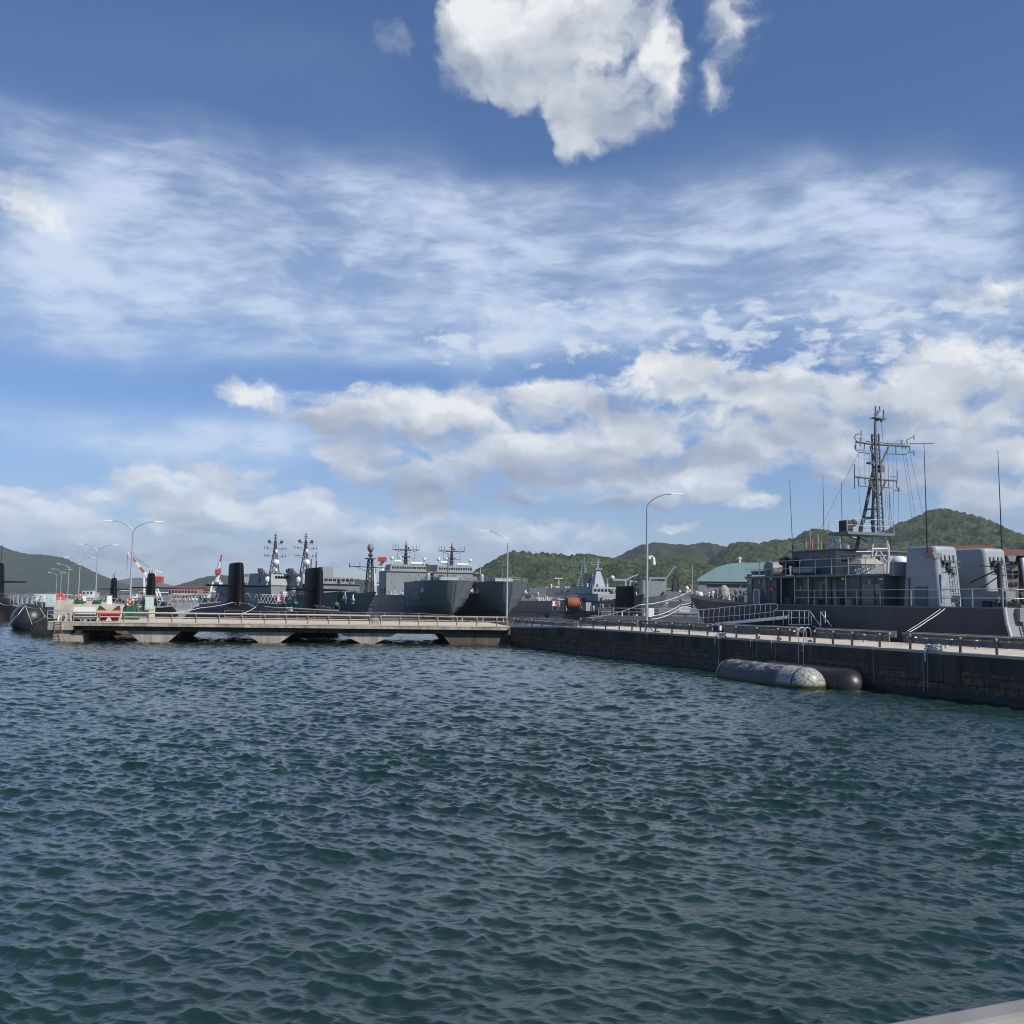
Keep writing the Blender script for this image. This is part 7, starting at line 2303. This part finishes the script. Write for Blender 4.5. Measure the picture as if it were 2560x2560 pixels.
# brown-roofed blocks at the right
def block(label, D, x0, x1, yt, yr, wall, roof, wins, ang=0.0, depth=14, group=None):
    f = Frame(W(x0, 1500, D), ang); f.o.z = 0
    t = f.thing('apartment_building', label, 'building', group)
    xx1 = f.hit(x1, 1500, 'y', 0).x; z1 = f.hit(x0, yt, 'y', 0).z; zr_ = f.hit(x0, yr, 'y', depth * .5).z
    mb = MB(); mb.box((0, 0, 1.5), (xx1, depth, z1)); mb.build('wall', wall, t)
    mb = MB(); e = .7
    mb.hexa([(-e, -e, z1 + .003), (xx1 + e, -e, z1 + .003), (xx1 + e, depth + e, z1 + .003), (-e, depth + e, z1 + .003)], [(-e + .2, depth * .42, zr_), (xx1 + e - .2, depth * .42, zr_), (xx1 + e - .2, depth * .58, zr_), (-e + .2, depth * .58, zr_)]); mb.build('roof', roof, t)
    for (a, b, c, d) in wins:
        p0 = f.hit(a, b, 'y', 0); p1 = f.hit(c, d, 'y', 0)
        mb = MB(); mb.box((p0.x, -.05, min(p0.z, p1.z)), (p1.x, -.004, max(p0.z, p1.z))); w_ = mb.build('window', GLASS, t)
        mb = MB(); xm_ = (p0.x + p1.x) / 2; mb.box((xm_ - .05, -.08, min(p0.z, p1.z)), (xm_ + .05, -.052, max(p0.z, p1.z))); zm = (p0.z + p1.z) / 2; mb.box((p0.x, -.083, zm - .04), (p1.x, -.081 + .02, zm + .04)); mb.build('frame', BWALL, w_)
    return t


block('beige block with brown roof between the far funnel and the right edge', 128, 2508, 2546, 1400, 1374, BWALL, BROOF, [(2512, 1401, 2525, 1412), (2527, 1401, 2543, 1411), (2519, 1427, 2545, 1444), (2524, 1456, 2544, 1464)], ang=-.44, group='brown roofed blocks at the right')
block('dark brown block cut by the right edge, with overhanging roof', 112, 2548, 2680, 1390, 1376, BDARK, BROOF, [], ang=-.46, group='brown roofed blocks at the right')
block('brown-roofed block seen through the funnels of the minesweeper', 150, 2335, 2480, 1392, 1365, BDARK, BROOF, [], ang=-.40, depth=12, group='brown roofed blocks at the right')
block('low brown-roofed block just behind the bridge mast of the minesweeper', 135, 2190, 2262, 1398, 1378, BWALL, BROOF, [(2228, 1404, 2250, 1412)], ang=-.35, depth=8, group='brown roofed blocks at the right')

# shipyard sheds and town on the far shore
def shed(label, D, x0, x1, yt, ye, wall, roof, depth=20, group='far waterfront buildings', nwin=0):
    f = Frame(W(x0, 1500, D), .02); f.o.z = 0
    t = f.thing('building', label, 'building', group)
    xx1 = f.hit(x1, 1500, 'y', 0).x; ze_ = f.hit(x0, ye, 'y', 0).z; zt_ = f.hit(x0, yt, 'y', depth * .5).z
    mb = MB(); mb.box((0, 0, 1), (xx1, depth, ze_)); mb.build('wall', wall, t)
    mb = MB(); mb.hexa([(-.6, -.8, ze_ + .01), (xx1 + .6, -.8, ze_ + .01), (xx1 + .6, depth + .8, ze_ + .01), (-.6, depth + .8, ze_ + .01)], [(-.6, depth * .45, zt_), (xx1 + .6, depth * .45, zt_), (xx1 + .6, depth * .55, zt_), (-.6, depth * .55, zt_)]); mb.build('roof', roof, t)
    if nwin:
        mb = MB()
        for i in range(nwin): a_ = xx1 * (i + .2) / nwin; mb.box((a_, -.15, ze_ * .55), (a_ + xx1 / nwin * .6, -.01, ze_ * .8))
        mb.build('window_band', GLASS, t)
    return t


shed('long pinkish shipyard shed with dark red roof on the far shore', 900, 420, 492, 1464, 1469, TILES, REDROOF, 30, nwin=9)
shed('lower pinkish shed continuing right of the long shipyard shed', 920, 493, 528, 1470, 1474, TILES, REDROOF, 30, nwin=5)
shed('beige waterfront shed below the long pinkish one', 880, 428, 470, 1483, 1486, BWALL, BWALL, 16, nwin=6)
shed('white waterfront shed right of the beige one', 880, 472, 512, 1484, 1487, WHITE, WHITE, 16, nwin=5)
rg = random.Random(77)
k = 0
spots = [(205, 232, 1474), (232, 240, 1478), (300, 322, 1476), (325, 340, 1482), (345, 358, 1474), (392, 420, 1480), (60, 80, 1484), (20, 45, 1482), (268, 285, 1483), (515, 540, 1486), (1, 15, 1486), (150, 175, 1486), (560, 580, 1488)]
cols = ['white', 'cream', 'pale grey']
where = ['below the left hill, right of the jetty lamps', 'next to the flat roofed white house', 'right of the smallest submarine', 'left of the slewing crane', 'behind the slewing crane', 'left of the pinkish shed', 'above the leftmost cabinets', 'above the left round fender', 'behind the smallest submarine', 'between the two cranes', 'at the very left edge', 'among the farthest lamps', 'left of the tallest submarine sail']
for i, (a, b, y) in enumerate(spots):
    shed('small far ' + cols[i % 3] + ' house ' + where[i], 1150 + (i % 4) * 60, a, b, y, y + 1.6, [WHITE, BWALL, NAVY_L][i % 3], [NAVY_L, REDROOF, WHITE][i % 3], 10, 'small houses on the far shore', nwin=3 + i % 3)
for i, (a, b, y) in enumerate(((825, 850, 1447), (851, 872, 1449), (1000, 1020, 1452))):
    shed('far pale hillside house ' + ['right of the second submarine sail', 'just left of the number 4 ship mast', 'above the foremost landing ship deckhouse'][i], 1500, a, b, y, y + 2.4, WHITE, NAVY_L, 10, 'small houses on the far shore', nwin=3)
# small yellow-red sheds
# ---------------------------------------------------------------- harbour cranes
CR = mat('crane_red', (.48, .07, .05), .6, var=.1); CW = mat('crane_white', (.80, .80, .78), .6, var=.05)
def crane(label, D, base, foot, tip, cab, mast=None, bands=5, portal=True, r=1.0):
    p = W(base[0], base[1], D); z0 = p.z; p.z = 0
    t = thing('harbour_crane', label, 'crane', p, 0, 'red and white harbour cranes')
    l = lambda px, py, dy=0: W(px, py, D) - Vector((p.x, p.y, 0)) + Vector((0, dy, 0))
    if portal:
        mb = MB()
        f = l(*foot)
        for sx_ in (-1, 1):
            for sy_ in (-1, 1): mb.bar((sx_ * 5 * r, sy_ * 4 * r, 1), (f.x + sx_ * 2.2 * r, sy_ * 2 * r, f.z), 1.0 * r)
        mb.bar((-4.2 * r, -3.4 * r, f.z * .55), (4.2 * r, -3.4 * r, f.z * .55), .8 * r)
        mb.build('portal', CW, t)
    for i in range(bands):
        a = Vector(l(*foot)).lerp(Vector(l(*tip)), i / bands); b = Vector(l(*foot)).lerp(Vector(l(*tip)), (i + 1) / bands)
        mb = MB(); w0 = 1.7 * r * (1 - .6 * i / bands); mb.bar(a, b, w0, w0 * .9); mb.build('jib', CW if i % 2 == 0 else CR, t)
    mb = MB(); a = l(*cab[0]); b = l(*cab[1]); mb.box((min(a.x, b.x), -2.5 * r, min(a.z, b.z)), (max(a.x, b.x), 2.5 * r, max(a.z, b.z))); mb.build('cab', CR, t)
    if mast:
        mb = MB()
        for s_ in mast: mb.bar(l(*s_[0]), l(*s_[1]), .8 * r)
        mb.build('counterweight_frame', CW, t)
        mb = MB(); mb.bar(l(*tip), l(*mast[0][1]), .22 * r); mb.bar(l(*tip), l(tip[0] - 2, tip[1] + 45), .2 * r); mb.build('cable', DARKSTEEL, t)
    return t


crane('slewing red and white crane pointing left above the distant submarine', 640, (385, 1495), (371, 1444), (319, 1381), ((383, 1441), (406, 1457)), mast=[((371, 1444), (375, 1420)), ((375, 1420), (408, 1433)), ((388, 1445), (386, 1424))], r=.9)
crane('upright red and white crane left of the tallest submarine sail', 700, (543, 1497), (543, 1455), (554, 1387), ((540, 1424), (549, 1436)), mast=[((540, 1450), (541, 1425)), ((536, 1452), (552, 1452))], bands=4, r=1.0)
crane('small red and white crane behind the white number 4 ship', 700, (858, 1497), (838, 1462), (866, 1442), ((852, 1448), (866, 1464)), bands=3, r=.9)
crane('red crane top showing behind the left landing ship bridge', 700, (962, 1497), (945, 1420), (966, 1394), ((946, 1393), (965, 1404)), bands=2, r=1.2)
for px, py, D, lab in ((1062, 1409, 700, 'thin white pole left of the right landing ship mast'), (1202, 1412, 700, 'thin white pole on the hill flank right of the landing ship')):
    q = W(px, py, D); t = thing('light_pole', lab, 'pole', (q.x, q.y, 0), 0, 'thin white poles behind the landing ships'); mb = MB(); mb.cyl((0, 0, 0), (0, 0, q.z), .35, .2, n=6); mb.build('pole', DOME, t)
